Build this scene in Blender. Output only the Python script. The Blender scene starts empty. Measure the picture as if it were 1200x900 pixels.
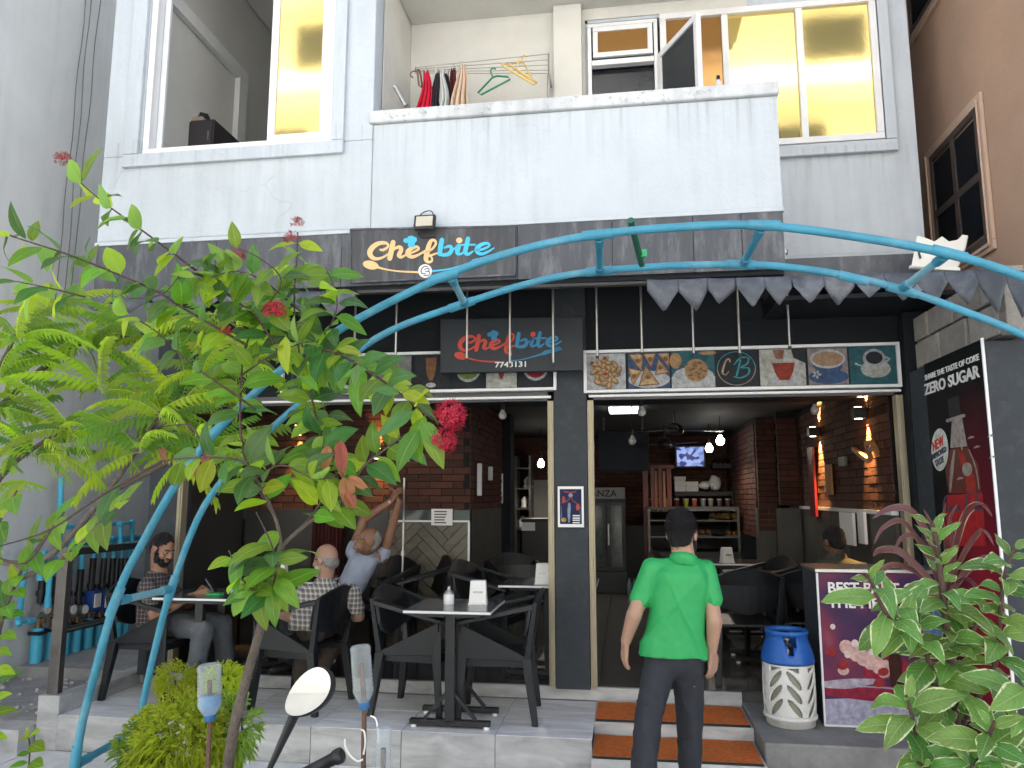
import bpy, bmesh, math, random
from mathutils import Vector, Matrix, noise
random.seed(7)
R = math.radians
C = bpy.context.scene.collection
# ------------------------------------------------------------------ camera, world, sun, exposure
CAM_H, YAW, PITCH, FPX = 1.70, R(8.4), R(8.3), 900.0
cam_d = bpy.data.cameras.new('camera'); cam = bpy.data.objects.new('camera', cam_d); C.objects.link(cam)
cam.location = (0, 0, CAM_H); cam.rotation_euler = (R(90) + PITCH, 0, YAW)
cam_d.sensor_width = 36; cam_d.lens = 27.0; cam_d.clip_start = .05; cam_d.clip_end = 500
bpy.context.scene.camera = cam
SUN_EL, SUN_AZ = R(58), R(-7)          # the sun stands behind the shop, so its front is in open shade
world = bpy.data.worlds.new('World'); bpy.context.scene.world = world; world.use_nodes = True
nt = world.node_tree
sky = nt.nodes.new('ShaderNodeTexSky'); sky.sky_type = 'NISHITA'; sky.sun_disc = False
sky.sun_elevation = SUN_EL; sky.sun_rotation = SUN_AZ
sky.air_density = 1.0; sky.dust_density = 2.5
bg = nt.nodes['Background']; bg.inputs[1].default_value = .09
nt.links.new(sky.outputs[0], bg.inputs[0])
sun_d = bpy.data.lights.new('sun', 'SUN'); sun_d.energy = 5.0; sun_d.angle = R(.5); sun_d.color = (1, .95, .87)
sun = bpy.data.objects.new('sun', sun_d); C.objects.link(sun)
sdir = Vector((math.sin(SUN_AZ) * math.cos(SUN_EL), math.cos(SUN_AZ) * math.cos(SUN_EL), math.sin(SUN_EL)))
sun.rotation_euler = sdir.to_track_quat('Z', 'Y').to_euler(); sun.location = (0, 10, 20)
vs = bpy.context.scene.view_settings
vs.view_transform = 'Standard'; vs.look = 'None'; vs.gamma = 1.0; vs.exposure = 2.15
bpy.context.scene.cycles.max_bounces = 8
bpy.context.scene.cycles.transparent_max_bounces = 12
bpy.context.scene.cycles.sample_clamp_indirect = 6.0

# ------------------------------------------------------------------ placing helpers: a sight line met with a real plane
c_r = Vector((math.cos(YAW), math.sin(YAW), 0))
c_f = Vector((-math.sin(YAW) * math.cos(PITCH), math.cos(YAW) * math.cos(PITCH), math.sin(PITCH)))
c_u = Vector((math.sin(YAW) * math.sin(PITCH), -math.cos(YAW) * math.sin(PITCH), math.cos(PITCH)))
EYE = Vector((0, 0, CAM_H))
def ray(x, y): return c_r * ((x - 600) / FPX) + c_u * ((450 - y) / FPX) + c_f
def at(x, y, Y): d = ray(x, y); return EYE + d * (Y / d.y)
def atx(x, y, X): d = ray(x, y); return EYE + d * (X / d.x)
def atz(x, y, z): d = ray(x, y); return EYE + d * ((z - CAM_H) / d.z)

# ------------------------------------------------------------------ mesh builder
class MB:
    def __init__(s): s.v = []; s.f = []; s.sm = []; s.uv = None
    def add(s, vs, fs, smooth=False):
        b = len(s.v); s.v += [Vector(p) for p in vs]
        for f in fs: s.f.append([b + i for i in f]); s.sm.append(smooth)
        return s
    def box(s, x0, x1, y0, y1, z0, z1):
        v = [(x, y, z) for z in (z0, z1) for y in (y0, y1) for x in (x0, x1)]
        return s.add(v, [(0,2,3,1),(4,5,7,6),(0,1,5,4),(2,6,7,3),(0,4,6,2),(1,3,7,5)])
    def obox(s, c, size, m=None):
        b = MB().box(-size[0]/2, size[0]/2, -size[1]/2, size[1]/2, -size[2]/2, size[2]/2)
        m = (m or Matrix()).to_4x4(); m = Matrix.Translation(c) @ m
        return s.add([m @ p for p in b.v], b.f)
    def beam(s, a, b, w, h, up=(0,0,1)):
        a = Vector(a); b = Vector(b); d = b - a; L = d.length; d.normalize()
        u = Vector(up); x = d.cross(u)
        if x.length < 1e-4: x = d.cross(Vector((1,0,0)))
        x.normalize(); u = x.cross(d)
        m = Matrix((x, d, u)).transposed()
        return s.obox((a + b) / 2, (w, L, h), m)
    def hexa(s, p):   # eight corners, bottom four then top four
        return s.add(p, [(0,3,2,1),(4,5,6,7),(0,1,5,4),(1,2,6,5),(2,3,7,6),(3,0,4,7)])
    def tube(s, pts, r, n=10, cap=True):
        pts = [Vector(p) for p in pts]; m = len(pts)
        rs = r if isinstance(r, (list, tuple)) else [r] * m
        up = None; rings = []
        for i, p in enumerate(pts):
            d = (pts[min(i+1, m-1)] - pts[max(i-1, 0)])
            if d.length < 1e-9: d = Vector((0,0,1))
            d.normalize()
            if up is None: up = d.orthogonal().normalized()
            up = up - d * up.dot(d)
            if up.length < 1e-6: up = d.orthogonal()
            up.normalize(); w = d.cross(up)
            rings.append([p + (up * math.cos(2*math.pi*k/n) + w * math.sin(2*math.pi*k/n)) * rs[i] for k in range(n)])
        vs = [q for rg in rings for q in rg]; fs = []
        for i in range(m-1):
            for k in range(n): fs.append((i*n+k, i*n+(k+1)%n, (i+1)*n+(k+1)%n, (i+1)*n+k))
        s.add(vs, fs, True)
        if cap:
            s.add(rings[0], [tuple(range(n-1,-1,-1))]); s.add(rings[-1], [tuple(range(n))])
        return s
    def lathe(s, prof, c=(0,0,0), n=24, m=None, smooth=True):
        c = Vector(c); vs = []; fs = []
        for r, z in prof:
            for k in range(n):
                q = Vector((r*math.cos(2*math.pi*k/n), r*math.sin(2*math.pi*k/n), z))
                vs.append(c + (m @ q if m else q))
        for i in range(len(prof)-1):
            for k in range(n): fs.append((i*n+k, i*n+(k+1)%n, (i+1)*n+(k+1)%n, (i+1)*n+k))
        s.add(vs, fs, smooth)
        L = len(prof) - 1
        if prof[0][0] > 1e-5: s.add(vs[:n], [tuple(range(n-1,-1,-1))])
        if prof[L][0] > 1e-5: s.add(vs[L*n:], [tuple(range(n))])
        return s
    def ball(s, c, r, n=12, m=8, mat=None):
        r = r if isinstance(r, (list, tuple)) else (r, r, r); c = Vector(c); vs = []; fs = []
        for i in range(m+1):
            t = math.pi * i / m
            for k in range(n):
                a = 2*math.pi*k/n
                q = Vector((r[0]*math.sin(t)*math.cos(a), r[1]*math.sin(t)*math.sin(a), r[2]*math.cos(t)))
                vs.append(c + (mat @ q if mat else q))
        for i in range(m):
            for k in range(n): fs.append((i*n+k, (i+1)*n+k, (i+1)*n+(k+1)%n, i*n+(k+1)%n))
        return s.add(vs, fs, True)
    def prism(s, poly, d):   # a 3-D outline pushed along d
        d = Vector(d); n = len(poly); poly = [Vector(p) for p in poly]
        vs = poly + [p + d for p in poly]
        fs = [tuple(range(n)), tuple(range(2*n-1, n-1, -1))] + [(i, (i+1)%n, n+(i+1)%n, n+i) for i in range(n)]
        return s.add(vs, fs)
    def join(s, o, m=None):
        b = len(s.v); s.v += [(m @ p if m else p.copy()) for p in o.v]
        s.f += [[b+i for i in f] for f in o.f]; s.sm += o.sm; return s
    def mesh(s, name, m, off=None):
        me = bpy.data.meshes.new(name)
        vs = [p - off for p in s.v] if off is not None else s.v
        me.from_pydata([tuple(p) for p in vs], [], s.f)
        me.polygons.foreach_set('use_smooth', s.sm)
        if s.uv:
            l = me.uv_layers.new(name='UVMap')
            for lp in me.loops: l.data[lp.index].uv = s.uv[lp.vertex_index]
        if m: me.materials.append(m)
        me.validate(); me.update(); return me

def world_loc(o):
    p = Vector((0,0,0))
    while o is not None: p += o.location; o = o.parent
    return p
def fixn(me):
    bm = bmesh.new(); bm.from_mesh(me); bmesh.ops.recalc_face_normals(bm, faces=bm.faces); bm.to_mesh(me); bm.free()
def obj(name, mb, m, parent=None, bevel=0, loc=None, kind=None, label=None):
    """ONE mesh object, its corners given in world space"""
    base = world_loc(parent) if parent else Vector((0,0,0))
    here = Vector(loc) if loc is not None else Vector((0,0,0))
    if isinstance(mb, MB): me = mb.mesh(name, m, base + here); fixn(me)
    else: me = mb
    o = bpy.data.objects.new(name, me); C.objects.link(o); o.location = here
    if parent: o.parent = parent
    if bevel:
        bv = o.modifiers.new('bevel', 'BEVEL'); bv.width = bevel; bv.segments = 2; bv.limit_method = 'ANGLE'; bv.angle_limit = R(40)
    if kind: o['kind'] = kind
    if label: o['label'] = label
    return o
def tag(o, label, cat, group=None):
    o['label'] = label; o['category'] = cat
    if group: o['group'] = group
    return o
def thing(name, label, cat, loc=(0,0,0), group=None):
    o = bpy.data.objects.new(name, None); C.objects.link(o); o.location = loc; o.empty_display_size = .1
    return tag(o, label, cat, group)
def structure(name, mb, m, bevel=0):
    o = obj(name, mb, m, bevel=bevel); o['kind'] = 'structure'; return o
def dup(root, loc, rz, label, group=None, name=None):
    r = root.copy(); C.objects.link(r); r.location = loc; r.rotation_euler = (0,0,rz); r['label'] = label
    if group: r['group'] = group
    for ch in root.children:
        c = ch.copy(); C.objects.link(c); c.parent = r
        for g in ch.children:
            d = g.copy(); C.objects.link(d); d.parent = c
    return r
def piece(name, me, parent, m4):
    o = bpy.data.objects.new(name, me); C.objects.link(o); o.parent = parent
    o.matrix_basis = Matrix.Translation(-world_loc(parent)) @ m4; return o

# ------------------------------------------------------------------ materials
def mat(name, col, rough=.6, metal=0, spec=.5, vary=.0, vscale=6, bump=0, bscale=60, rnd=0, trans=0, emit=None, es=0, alpha=1, stretch=(1,1,1), dirt=None, dscale=3, damt=.4, transm=0, ior=1.45, coat=0):
    m = bpy.data.materials.new(name); m.use_nodes = True; n = m.node_tree.nodes; l = m.node_tree.links
    b = n['Principled BSDF']; b.inputs['Roughness'].default_value = rough; b.inputs['Metallic'].default_value = metal
    b.inputs['Specular IOR Level'].default_value = spec; b.inputs['IOR'].default_value = ior
    b.inputs['Transmission Weight'].default_value = transm; b.inputs['Coat Weight'].default_value = coat
    b.inputs['Base Color'].default_value = (*col, 1)
    if alpha < 1: b.inputs['Alpha'].default_value = alpha
    tc = n.new('ShaderNodeTexCoord'); mp = n.new('ShaderNodeMapping'); mp.inputs['Scale'].default_value = stretch
    l.new(tc.outputs['Object'], mp.inputs['Vector'])
    cur = None
    if vary or rnd or dirt:
        rgb = n.new('ShaderNodeRGB'); rgb.outputs[0].default_value = (*col, 1); cur = rgb.outputs[0]
    if vary:
        t = n.new('ShaderNodeTexNoise'); t.inputs['Scale'].default_value = vscale; t.inputs['Detail'].default_value = 6; t.inputs['Roughness'].default_value = .65
        l.new(mp.outputs[0], t.inputs['Vector'])
        r = n.new('ShaderNodeMapRange'); r.inputs['From Min'].default_value = .3; r.inputs['From Max'].default_value = .7
        r.inputs['To Min'].default_value = 1 - vary; r.inputs['To Max'].default_value = 1 + vary
        l.new(t.outputs['Fac'], r.inputs['Value'])
        h = n.new('ShaderNodeHueSaturation'); l.new(cur, h.inputs['Color']); l.new(r.outputs[0], h.inputs['Value']); cur = h.outputs[0]
        rr = n.new('ShaderNodeMapRange'); rr.inputs['To Min'].default_value = max(.02, rough - .12); rr.inputs['To Max'].default_value = min(1, rough + .12)
        l.new(t.outputs['Fac'], rr.inputs['Value']); l.new(rr.outputs[0], b.inputs['Roughness'])
    if rnd:
        oi = n.new('ShaderNodeObjectInfo'); r = n.new('ShaderNodeMapRange')
        r.inputs['To Min'].default_value = 1 - rnd; r.inputs['To Max'].default_value = 1 + rnd
        l.new(oi.outputs['Random'], r.inputs['Value'])
        h = n.new('ShaderNodeHueSaturation'); l.new(cur, h.inputs['Color']); l.new(r.outputs[0], h.inputs['Value']); cur = h.outputs[0]
    if dirt:
        t = n.new('ShaderNodeTexNoise'); t.inputs['Scale'].default_value = dscale; t.inputs['Detail'].default_value = 8; t.inputs['Roughness'].default_value = .7
        l.new(mp.outputs[0], t.inputs['Vector'])
        r = n.new('ShaderNodeMapRange'); r.inputs['From Min'].default_value = .5; r.inputs['From Max'].default_value = .75
        r.inputs['To Max'].default_value = damt; l.new(t.outputs['Fac'], r.inputs['Value'])
        mx = n.new('ShaderNodeMixRGB'); l.new(r.outputs[0], mx.inputs[0]); l.new(cur, mx.inputs[1]); mx.inputs[2].default_value = (*dirt, 1); cur = mx.outputs[0]
    if cur is not None: l.new(cur, b.inputs['Base Color'])
    if bump:
        t2 = n.new('ShaderNodeTexNoise'); t2.inputs['Scale'].default_value = bscale; t2.inputs['Detail'].default_value = 5
        l.new(mp.outputs[0], t2.inputs['Vector'])
        bp = n.new('ShaderNodeBump'); bp.inputs['Strength'].default_value = bump; bp.inputs['Distance'].default_value = .02
        l.new(t2.outputs['Fac'], bp.inputs['Height']); l.new(bp.outputs[0], b.inputs['Normal'])
    if emit: b.inputs['Emission Color'].default_value = (*emit, 1); b.inputs['Emission Strength'].default_value = es
    return m

def plaster(name, col, streak=.35, crack=True, bump=.25, drip=None, speck=(.66,.76)):
    m = mat(name, col, rough=.85, spec=.2, vary=.06, vscale=1.3, bump=bump, bscale=35)
    n = m.node_tree.nodes; l = m.node_tree.links; b = n['Principled BSDF']
    src = b.inputs['Base Color'].links[0].from_socket
    g = n.new('ShaderNodeNewGeometry')
    # weather streaks: noise pulled out along z, broken up by a second coarse noise
    mp = n.new('ShaderNodeMapping'); mp.inputs['Scale'].default_value = (7, 7, .55); l.new(g.outputs['Position'], mp.inputs['Vector'])
    t = n.new('ShaderNodeTexNoise'); t.inputs['Scale'].default_value = 1.6; t.inputs['Detail'].default_value = 7; l.new(mp.outputs[0], t.inputs['Vector'])
    t2 = n.new('ShaderNodeTexNoise'); t2.inputs['Scale'].default_value = 1.1; t2.inputs['Detail'].default_value = 6; t2.inputs['Roughness'].default_value = .7; l.new(g.outputs['Position'], t2.inputs['Vector'])
    mu = n.new('ShaderNodeMath'); mu.operation = 'MULTIPLY'; l.new(t.outputs['Fac'], mu.inputs[0]); l.new(t2.outputs['Fac'], mu.inputs[1])
    r = n.new('ShaderNodeMapRange'); r.inputs['From Min'].default_value = .22; r.inputs['From Max'].default_value = .5; r.inputs['To Max'].default_value = streak
    l.new(mu.outputs[0], r.inputs['Value'])
    mx = n.new('ShaderNodeMixRGB'); l.new(r.outputs[0], mx.inputs[0]); l.new(src, mx.inputs[1]); mx.inputs[2].default_value = (col[0]*.45, col[1]*.46, col[2]*.47, 1)
    # small dark specks of mildew
    t3 = n.new('ShaderNodeTexNoise'); t3.inputs['Scale'].default_value = 16; t3.inputs['Detail'].default_value = 9; t3.inputs['Roughness'].default_value = .8; l.new(g.outputs['Position'], t3.inputs['Vector'])
    r3 = n.new('ShaderNodeMapRange'); r3.inputs['From Min'].default_value = speck[0]; r3.inputs['From Max'].default_value = speck[1]; r3.inputs['To Max'].default_value = .6; l.new(t3.outputs['Fac'], r3.inputs['Value'])
    mx3 = n.new('ShaderNodeMixRGB'); l.new(r3.outputs[0], mx3.inputs[0]); l.new(mx.outputs[0], mx3.inputs[1]); mx3.inputs[2].default_value = (.12, .12, .12, 1)
    out = mx3.outputs[0]
    if drip:   # dark rain runs below a ledge at height drip, fading out over half a metre
        sg_ = n.new('ShaderNodeSeparateXYZ'); l.new(g.outputs['Position'], sg_.inputs[0])
        rz = n.new('ShaderNodeMapRange'); rz.inputs['From Min'].default_value = drip - .55; rz.inputs['From Max'].default_value = drip; l.new(sg_.outputs[2], rz.inputs['Value'])
        lt = n.new('ShaderNodeMath'); lt.operation = 'LESS_THAN'; l.new(sg_.outputs[2], lt.inputs[0]); lt.inputs[1].default_value = drip + .01
        md = n.new('ShaderNodeMapping'); md.inputs['Scale'].default_value = (26, 26, .9); l.new(g.outputs['Position'], md.inputs['Vector'])
        td = n.new('ShaderNodeTexNoise'); td.inputs['Scale'].default_value = 1; td.inputs['Detail'].default_value = 5; l.new(md.outputs[0], td.inputs['Vector'])
        rd = n.new('ShaderNodeMapRange'); rd.inputs['From Min'].default_value = .52; rd.inputs['From Max'].default_value = .72; rd.inputs['To Max'].default_value = .38; l.new(td.outputs['Fac'], rd.inputs['Value'])
        p2 = n.new('ShaderNodeMath'); p2.operation = 'POWER'; l.new(rz.outputs[0], p2.inputs[0]); p2.inputs[1].default_value = 2.2
        ma = n.new('ShaderNodeMath'); ma.operation = 'MULTIPLY'; l.new(p2.outputs[0], ma.inputs[0]); l.new(rd.outputs[0], ma.inputs[1])
        mb_ = n.new('ShaderNodeMath'); mb_.operation = 'MULTIPLY'; l.new(ma.outputs[0], mb_.inputs[0]); l.new(lt.outputs[0], mb_.inputs[1])
        mxd = n.new('ShaderNodeMixRGB'); l.new(mb_.outputs[0], mxd.inputs[0]); l.new(out, mxd.inputs[1]); mxd.inputs[2].default_value = (.13, .135, .14, 1); out = mxd.outputs[0]
    if crack:
        v = n.new('ShaderNodeTexVoronoi'); v.feature = 'DISTANCE_TO_EDGE'; v.inputs['Scale'].default_value = .7
        wn = n.new('ShaderNodeTexNoise'); wn.inputs['Scale'].default_value = 3; wn.inputs['Detail'].default_value = 6; l.new(g.outputs['Position'], wn.inputs['Vector'])
        ad = n.new('ShaderNodeVectorMath'); ad.operation = 'MULTIPLY_ADD'; ad.inputs[1].default_value = (.5, .5, .5); l.new(wn.outputs['Color'], ad.inputs[0]); l.new(g.outputs['Position'], ad.inputs[2]); l.new(ad.outputs[0], v.inputs['Vector'])
        rc = n.new('ShaderNodeMapRange'); rc.inputs['From Max'].default_value = .006; rc.inputs['To Min'].default_value = .2; rc.inputs['To Max'].default_value = 0; l.new(v.outputs['Distance'], rc.inputs['Value'])
        rm = n.new('ShaderNodeMapRange'); rm.inputs['From Min'].default_value = .55; rm.inputs['From Max'].default_value = .6; l.new(t2.outputs['Fac'], rm.inputs['Value'])
        m2 = n.new('ShaderNodeMath'); m2.operation = 'MULTIPLY'; l.new(rc.outputs[0], m2.inputs[0]); l.new(rm.outputs[0], m2.inputs[1])
        mc = n.new('ShaderNodeMixRGB'); l.new(m2.outputs[0], mc.inputs[0]); l.new(out, mc.inputs[1]); mc.inputs[2].default_value = (.2, .2, .2, 1); out = mc.outputs[0]
    l.new(out, b.inputs['Base Color']); return m

def leaf_mat(name, base, vein, back=None, edge=None, transl=.35, rough=.4, lat=16):
    """leaf skin: UV u across (-1..1 stored 0..1), v along; midrib, side veins, optional cream margin"""
    m = bpy.data.materials.new(name); m.use_nodes = True; n = m.node_tree.nodes; l = m.node_tree.links
    b = n['Principled BSDF']; b.inputs['Roughness'].default_value = rough; out = n['Material Output']
    uv = n.new('ShaderNodeUVMap'); sp = n.new('ShaderNodeSeparateXYZ'); l.new(uv.outputs[0], sp.inputs[0])
    def math_(op, a, bb=None, c=None):
        q = n.new('ShaderNodeMath'); q.operation = op
        for i, x in enumerate((a, bb, c)):
            if x is None: continue
            if isinstance(x, (int, float)): q.inputs[i].default_value = x
            else: l.new(x, q.inputs[i])
        return q.outputs[0]
    au = math_('ABSOLUTE', math_('MULTIPLY_ADD', sp.outputs[0], 2, -1))
    ph = math_('SUBTRACT', math_('MULTIPLY', sp.outputs[1], lat), math_('MULTIPLY', au, lat * .22))
    side = math_('POWER', math_('ABSOLUTE', math_('SINE', math_('MULTIPLY', ph, math.pi))), 10)
    side = math_('SUBTRACT', 1, math_('MINIMUM', math_('MULTIPLY', math_('ABSOLUTE', math_('SINE', math_('MULTIPLY', ph, math.pi))), 3.5), 1))
    mid = math_('SUBTRACT', 1, math_('MINIMUM', math_('MULTIPLY', au, 14), 1))
    ve = math_('MAXIMUM', mid, math_('MULTIPLY', side, .45))
    oi = n.new('ShaderNodeObjectInfo')
    t = n.new('ShaderNodeTexNoise'); t.inputs['Scale'].default_value = 3; tc = n.new('ShaderNodeTexCoord'); l.new(tc.outputs['UV'], t.inputs['Vector'])
    h = n.new('ShaderNodeHueSaturation'); h.inputs['Color'].default_value = (*base, 1)
    hue = n.new('ShaderNodeMapRange'); hue.inputs['To Min'].default_value = .462; hue.inputs['To Max'].default_value = .522; l.new(oi.outputs['Random'], hue.inputs['Value']); l.new(hue.outputs[0], h.inputs['Hue'])
    rn = math_('FRACT', math_('MULTIPLY', oi.outputs['Random'], 7.31))
    val = n.new('ShaderNodeMapRange'); val.inputs['To Min'].default_value = .65; val.inputs['To Max'].default_value = 1.35; l.new(rn, val.inputs['Value'])
    v2 = math_('MULTIPLY', val.outputs[0], math_('MULTIPLY_ADD', t.outputs['Fac'], .5, .75)); l.new(v2, h.inputs['Value'])
    mx = n.new('ShaderNodeMixRGB'); l.new(ve, mx.inputs[0]); l.new(h.outputs[0], mx.inputs[1]); mx.inputs[2].default_value = (*vein, 1); col = mx.outputs[0]
    if edge:
        t4 = n.new('ShaderNodeTexNoise'); t4.inputs['Scale'].default_value = 5; t4.inputs['Detail'].default_value = 5
        mm = n.new('ShaderNodeVectorMath'); mm.operation = 'ADD'; l.new(tc.outputs['UV'], mm.inputs[0]); l.new(oi.outputs['Random'], mm.inputs[1]); l.new(mm.outputs[0], t4.inputs['Vector'])
        e = math_('ADD', au, math_('MULTIPLY_ADD', t4.outputs['Fac'], .9, -.45))
        e = math_('MAXIMUM', e, math_('MULTIPLY_ADD', sp.outputs[1], 4, -3.1))
        er = n.new('ShaderNodeMapRange'); er.inputs['From Min'].default_value = .88; er.inputs['From Max'].default_value = .96; l.new(e, er.inputs['Value'])
        m5 = n.new('ShaderNodeMixRGB'); l.new(er.outputs[0], m5.inputs[0]); l.new(col, m5.inputs[1]); m5.inputs[2].default_value = (*edge, 1); col = m5.outputs[0]
    if back:
        g = n.new('ShaderNodeNewGeometry'); m6 = n.new('ShaderNodeMixRGB'); l.new(math_('MULTIPLY', g.outputs['Backfacing'], .6), m6.inputs[0]); l.new(col, m6.inputs[1]); m6.inputs[2].default_value = (*back, 1); col = m6.outputs[0]
    t7 = n.new('ShaderNodeTexNoise'); t7.inputs['Scale'].default_value = 13; t7.inputs['Detail'].default_value = 3
    m7 = n.new('ShaderNodeVectorMath'); m7.operation = 'MULTIPLY_ADD'; m7.inputs[1].default_value = (13, 7, 0); l.new(oi.outputs['Random'], m7.inputs[0]); l.new(tc.outputs['UV'], m7.inputs[2]); l.new(m7.outputs[0], t7.inputs['Vector'])
    r7 = n.new('ShaderNodeMapRange'); r7.inputs['From Min'].default_value = .66; r7.inputs['From Max'].default_value = .72; r7.inputs['To Max'].default_value = .7; l.new(t7.outputs['Fac'], r7.inputs['Value'])
    x7 = n.new('ShaderNodeMixRGB'); l.new(r7.outputs[0], x7.inputs[0]); l.new(col, x7.inputs[1]); x7.inputs[2].default_value = (.16, .1, .03, 1); col = x7.outputs[0]
    l.new(col, b.inputs['Base Color'])
    bp = n.new('ShaderNodeBump'); bp.inputs['Strength'].default_value = .5; bp.inputs['Distance'].default_value = .003; l.new(ve, bp.inputs['Height']); l.new(bp.outputs[0], b.inputs['Normal'])
    tr = n.new('ShaderNodeBsdfTranslucent'); hs = n.new('ShaderNodeHueSaturation'); hs.inputs['Hue'].default_value = .485; hs.inputs['Value'].default_value = 2.2; hs.inputs['Saturation'].default_value = 1.1; l.new(col, hs.inputs['Color']); l.new(hs.outputs[0], tr.inputs['Color'])
    ms = n.new('ShaderNodeMixShader'); ms.inputs[0].default_value = transl; l.new(b.outputs[0], ms.inputs[1]); l.new(tr.outputs[0], ms.inputs[2]); l.new(ms.outputs[0], out.inputs[0])
    return m

M = {}
M['white'] = plaster('white_plaster', (.505, .55, .595), .3, drip=4.34)
M['room'] = mat('room_plaster', (.62, .62, .6), .9, vary=.05, vscale=2)
M['recess'] = mat('recess_plaster', (.6, .59, .55), .9, vary=.08, vscale=2, bump=.15)
M['coping'] = plaster('coping_plaster', (.58, .60, .62), .7, False, speck=(.56,.64))
M['grey_wall'] = plaster('grey_concrete', (.66, .68, .69), .3, True, .06)
M['orange'] = mat('terracotta_render', (.47, .31, .22), .85, vary=.08, vscale=2, bump=.5, bscale=120)
M['orange_trim'] = mat('terracotta_trim', (.52, .37, .28), .8, vary=.06, vscale=3, bump=.2)
M['opp'] = plaster('opposite_cream', (.78, .78, .76), .2, False)
M['opp_dark'] = mat('opposite_glass', (.03, .04, .05), .1)
M['slate'] = mat('slate_panel', (.062, .068, .082), .5, vary=.25, vscale=5, stretch=(3,3,.6), dirt=(.32,.33,.35), dscale=4, damt=.45, bump=.1)
M['signboard'] = mat('charcoal_signboard', (.045, .048, .056), .5, vary=.2, vscale=5, stretch=(3,3,.5), dirt=(.3,.3,.32), dscale=2.5, damt=.35)
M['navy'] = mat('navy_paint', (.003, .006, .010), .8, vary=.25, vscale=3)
M['column'] = mat('dark_grey_paint', (.03, .038, .047), .7, vary=.15, vscale=4, dirt=(.12,.12,.12), dscale=9, damt=.3, bump=.08)
M['alu'] = mat('white_aluminium', (.72, .73, .74), .35, spec=.5, vary=.05, vscale=8)
M['alu_dark'] = mat('brown_aluminium', (.07, .055, .05), .35)
M['champagne'] = mat('champagne_aluminium', (.34, .3, .21), .4, metal=.35, vary=.12, vscale=5, stretch=(4,4,.6), dirt=(.2,.17,.1), dscale=7, damt=.4)
M['steel'] = mat('dull_steel', (.42, .41, .39), .35, metal=.9, vary=.1)
M['gold'] = mat('gold_film_glass', (1, .78, .3), .06, metal=.9, bump=.02, bscale=3)
M['gold2'] = mat('amber_glass', (.42, .22, .07), .1, metal=.6, bump=.02, bscale=3)
M['glass_dark'] = mat('dark_glass', (.008, .01, .014), .08, vary=.2)
M['mesh'] = mat('insect_mesh', (.03, .034, .038), .7, vary=.15, vscale=20)
M['concrete'] = mat('weathered_concrete', (.3, .3, .3), .9, vary=.22, vscale=4, bump=.4, bscale=40, dirt=(.1,.1,.1), dscale=5, damt=.5)
M['concrete_dark'] = mat('dark_concrete', (.2, .2, .2), .8, vary=.25, vscale=4, bump=.3, bscale=40, dirt=(.3,.3,.3), dscale=6, damt=.35)
M['block'] = mat('raw_concrete_block', (.3, .28, .25), .95, vary=.18, vscale=10, bump=.6, bscale=60, rnd=.2)
M['mortar'] = mat('mortar', (.1, .095, .09), .95)
M['asphalt'] = mat('pale_street_paving', (.42, .42, .41), .95, vary=.2, vscale=8, bump=.5, bscale=150)  # paled so the unseen street bounces light up under the overhang
M['paver'] = mat('pale_paver', (.66, .66, .67), .8, vary=.15, vscale=7, rnd=.08, bump=.2, dirt=(.2,.2,.2), dscale=4, damt=.4)
M['brick'] = mat('red_brick_tile', (.066, .021, .012), .75, vary=.18, vscale=14, rnd=.3, bump=.3, bscale=70)
M['grout'] = mat('black_grout', (.012, .011, .011), .95)
M['black_plastic'] = mat('black_plastic', (.0085, .0105, .0135), .42, vary=.2, vscale=6)
M['black_metal'] = mat('black_metal', (.02, .021, .023), .4, vary=.15)
M['pvc'] = mat('blue_pvc', (.045, .25, .37), .45, vary=.2, vscale=5, dirt=(.25,.4,.45), dscale=6, damt=.5, bump=.15, bscale=50)
M['pvc_pale'] = mat('faded_blue_pvc', (.2, .42, .5), .45, vary=.12, vscale=9)
M['pvc_bright'] = mat('lightened_blue_pvc', (.07, .46, .68), .4, vary=.12, dirt=(.25,.42,.5), dscale=6, damt=.3)  # pvc blue lightened to make up for the shade at the meters
M['pvc_green'] = mat('green_pvc', (.02, .1, .06), .4, vary=.2)
M['cream_vinyl'] = mat('pvc_cream', (.7, .7, .66), .5)
M['bright_white'] = mat('white_plastic', (.8, .8, .79), .35, vary=.03)
M['paper'] = mat('paper', (.75, .75, .74), .8)
M['awning'] = mat('grey_vinyl_awning', (.075, .083, .1), .5, vary=.3, vscale=7, bump=.35, bscale=12, dirt=(.26,.28,.31), dscale=5, damt=.5)
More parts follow.
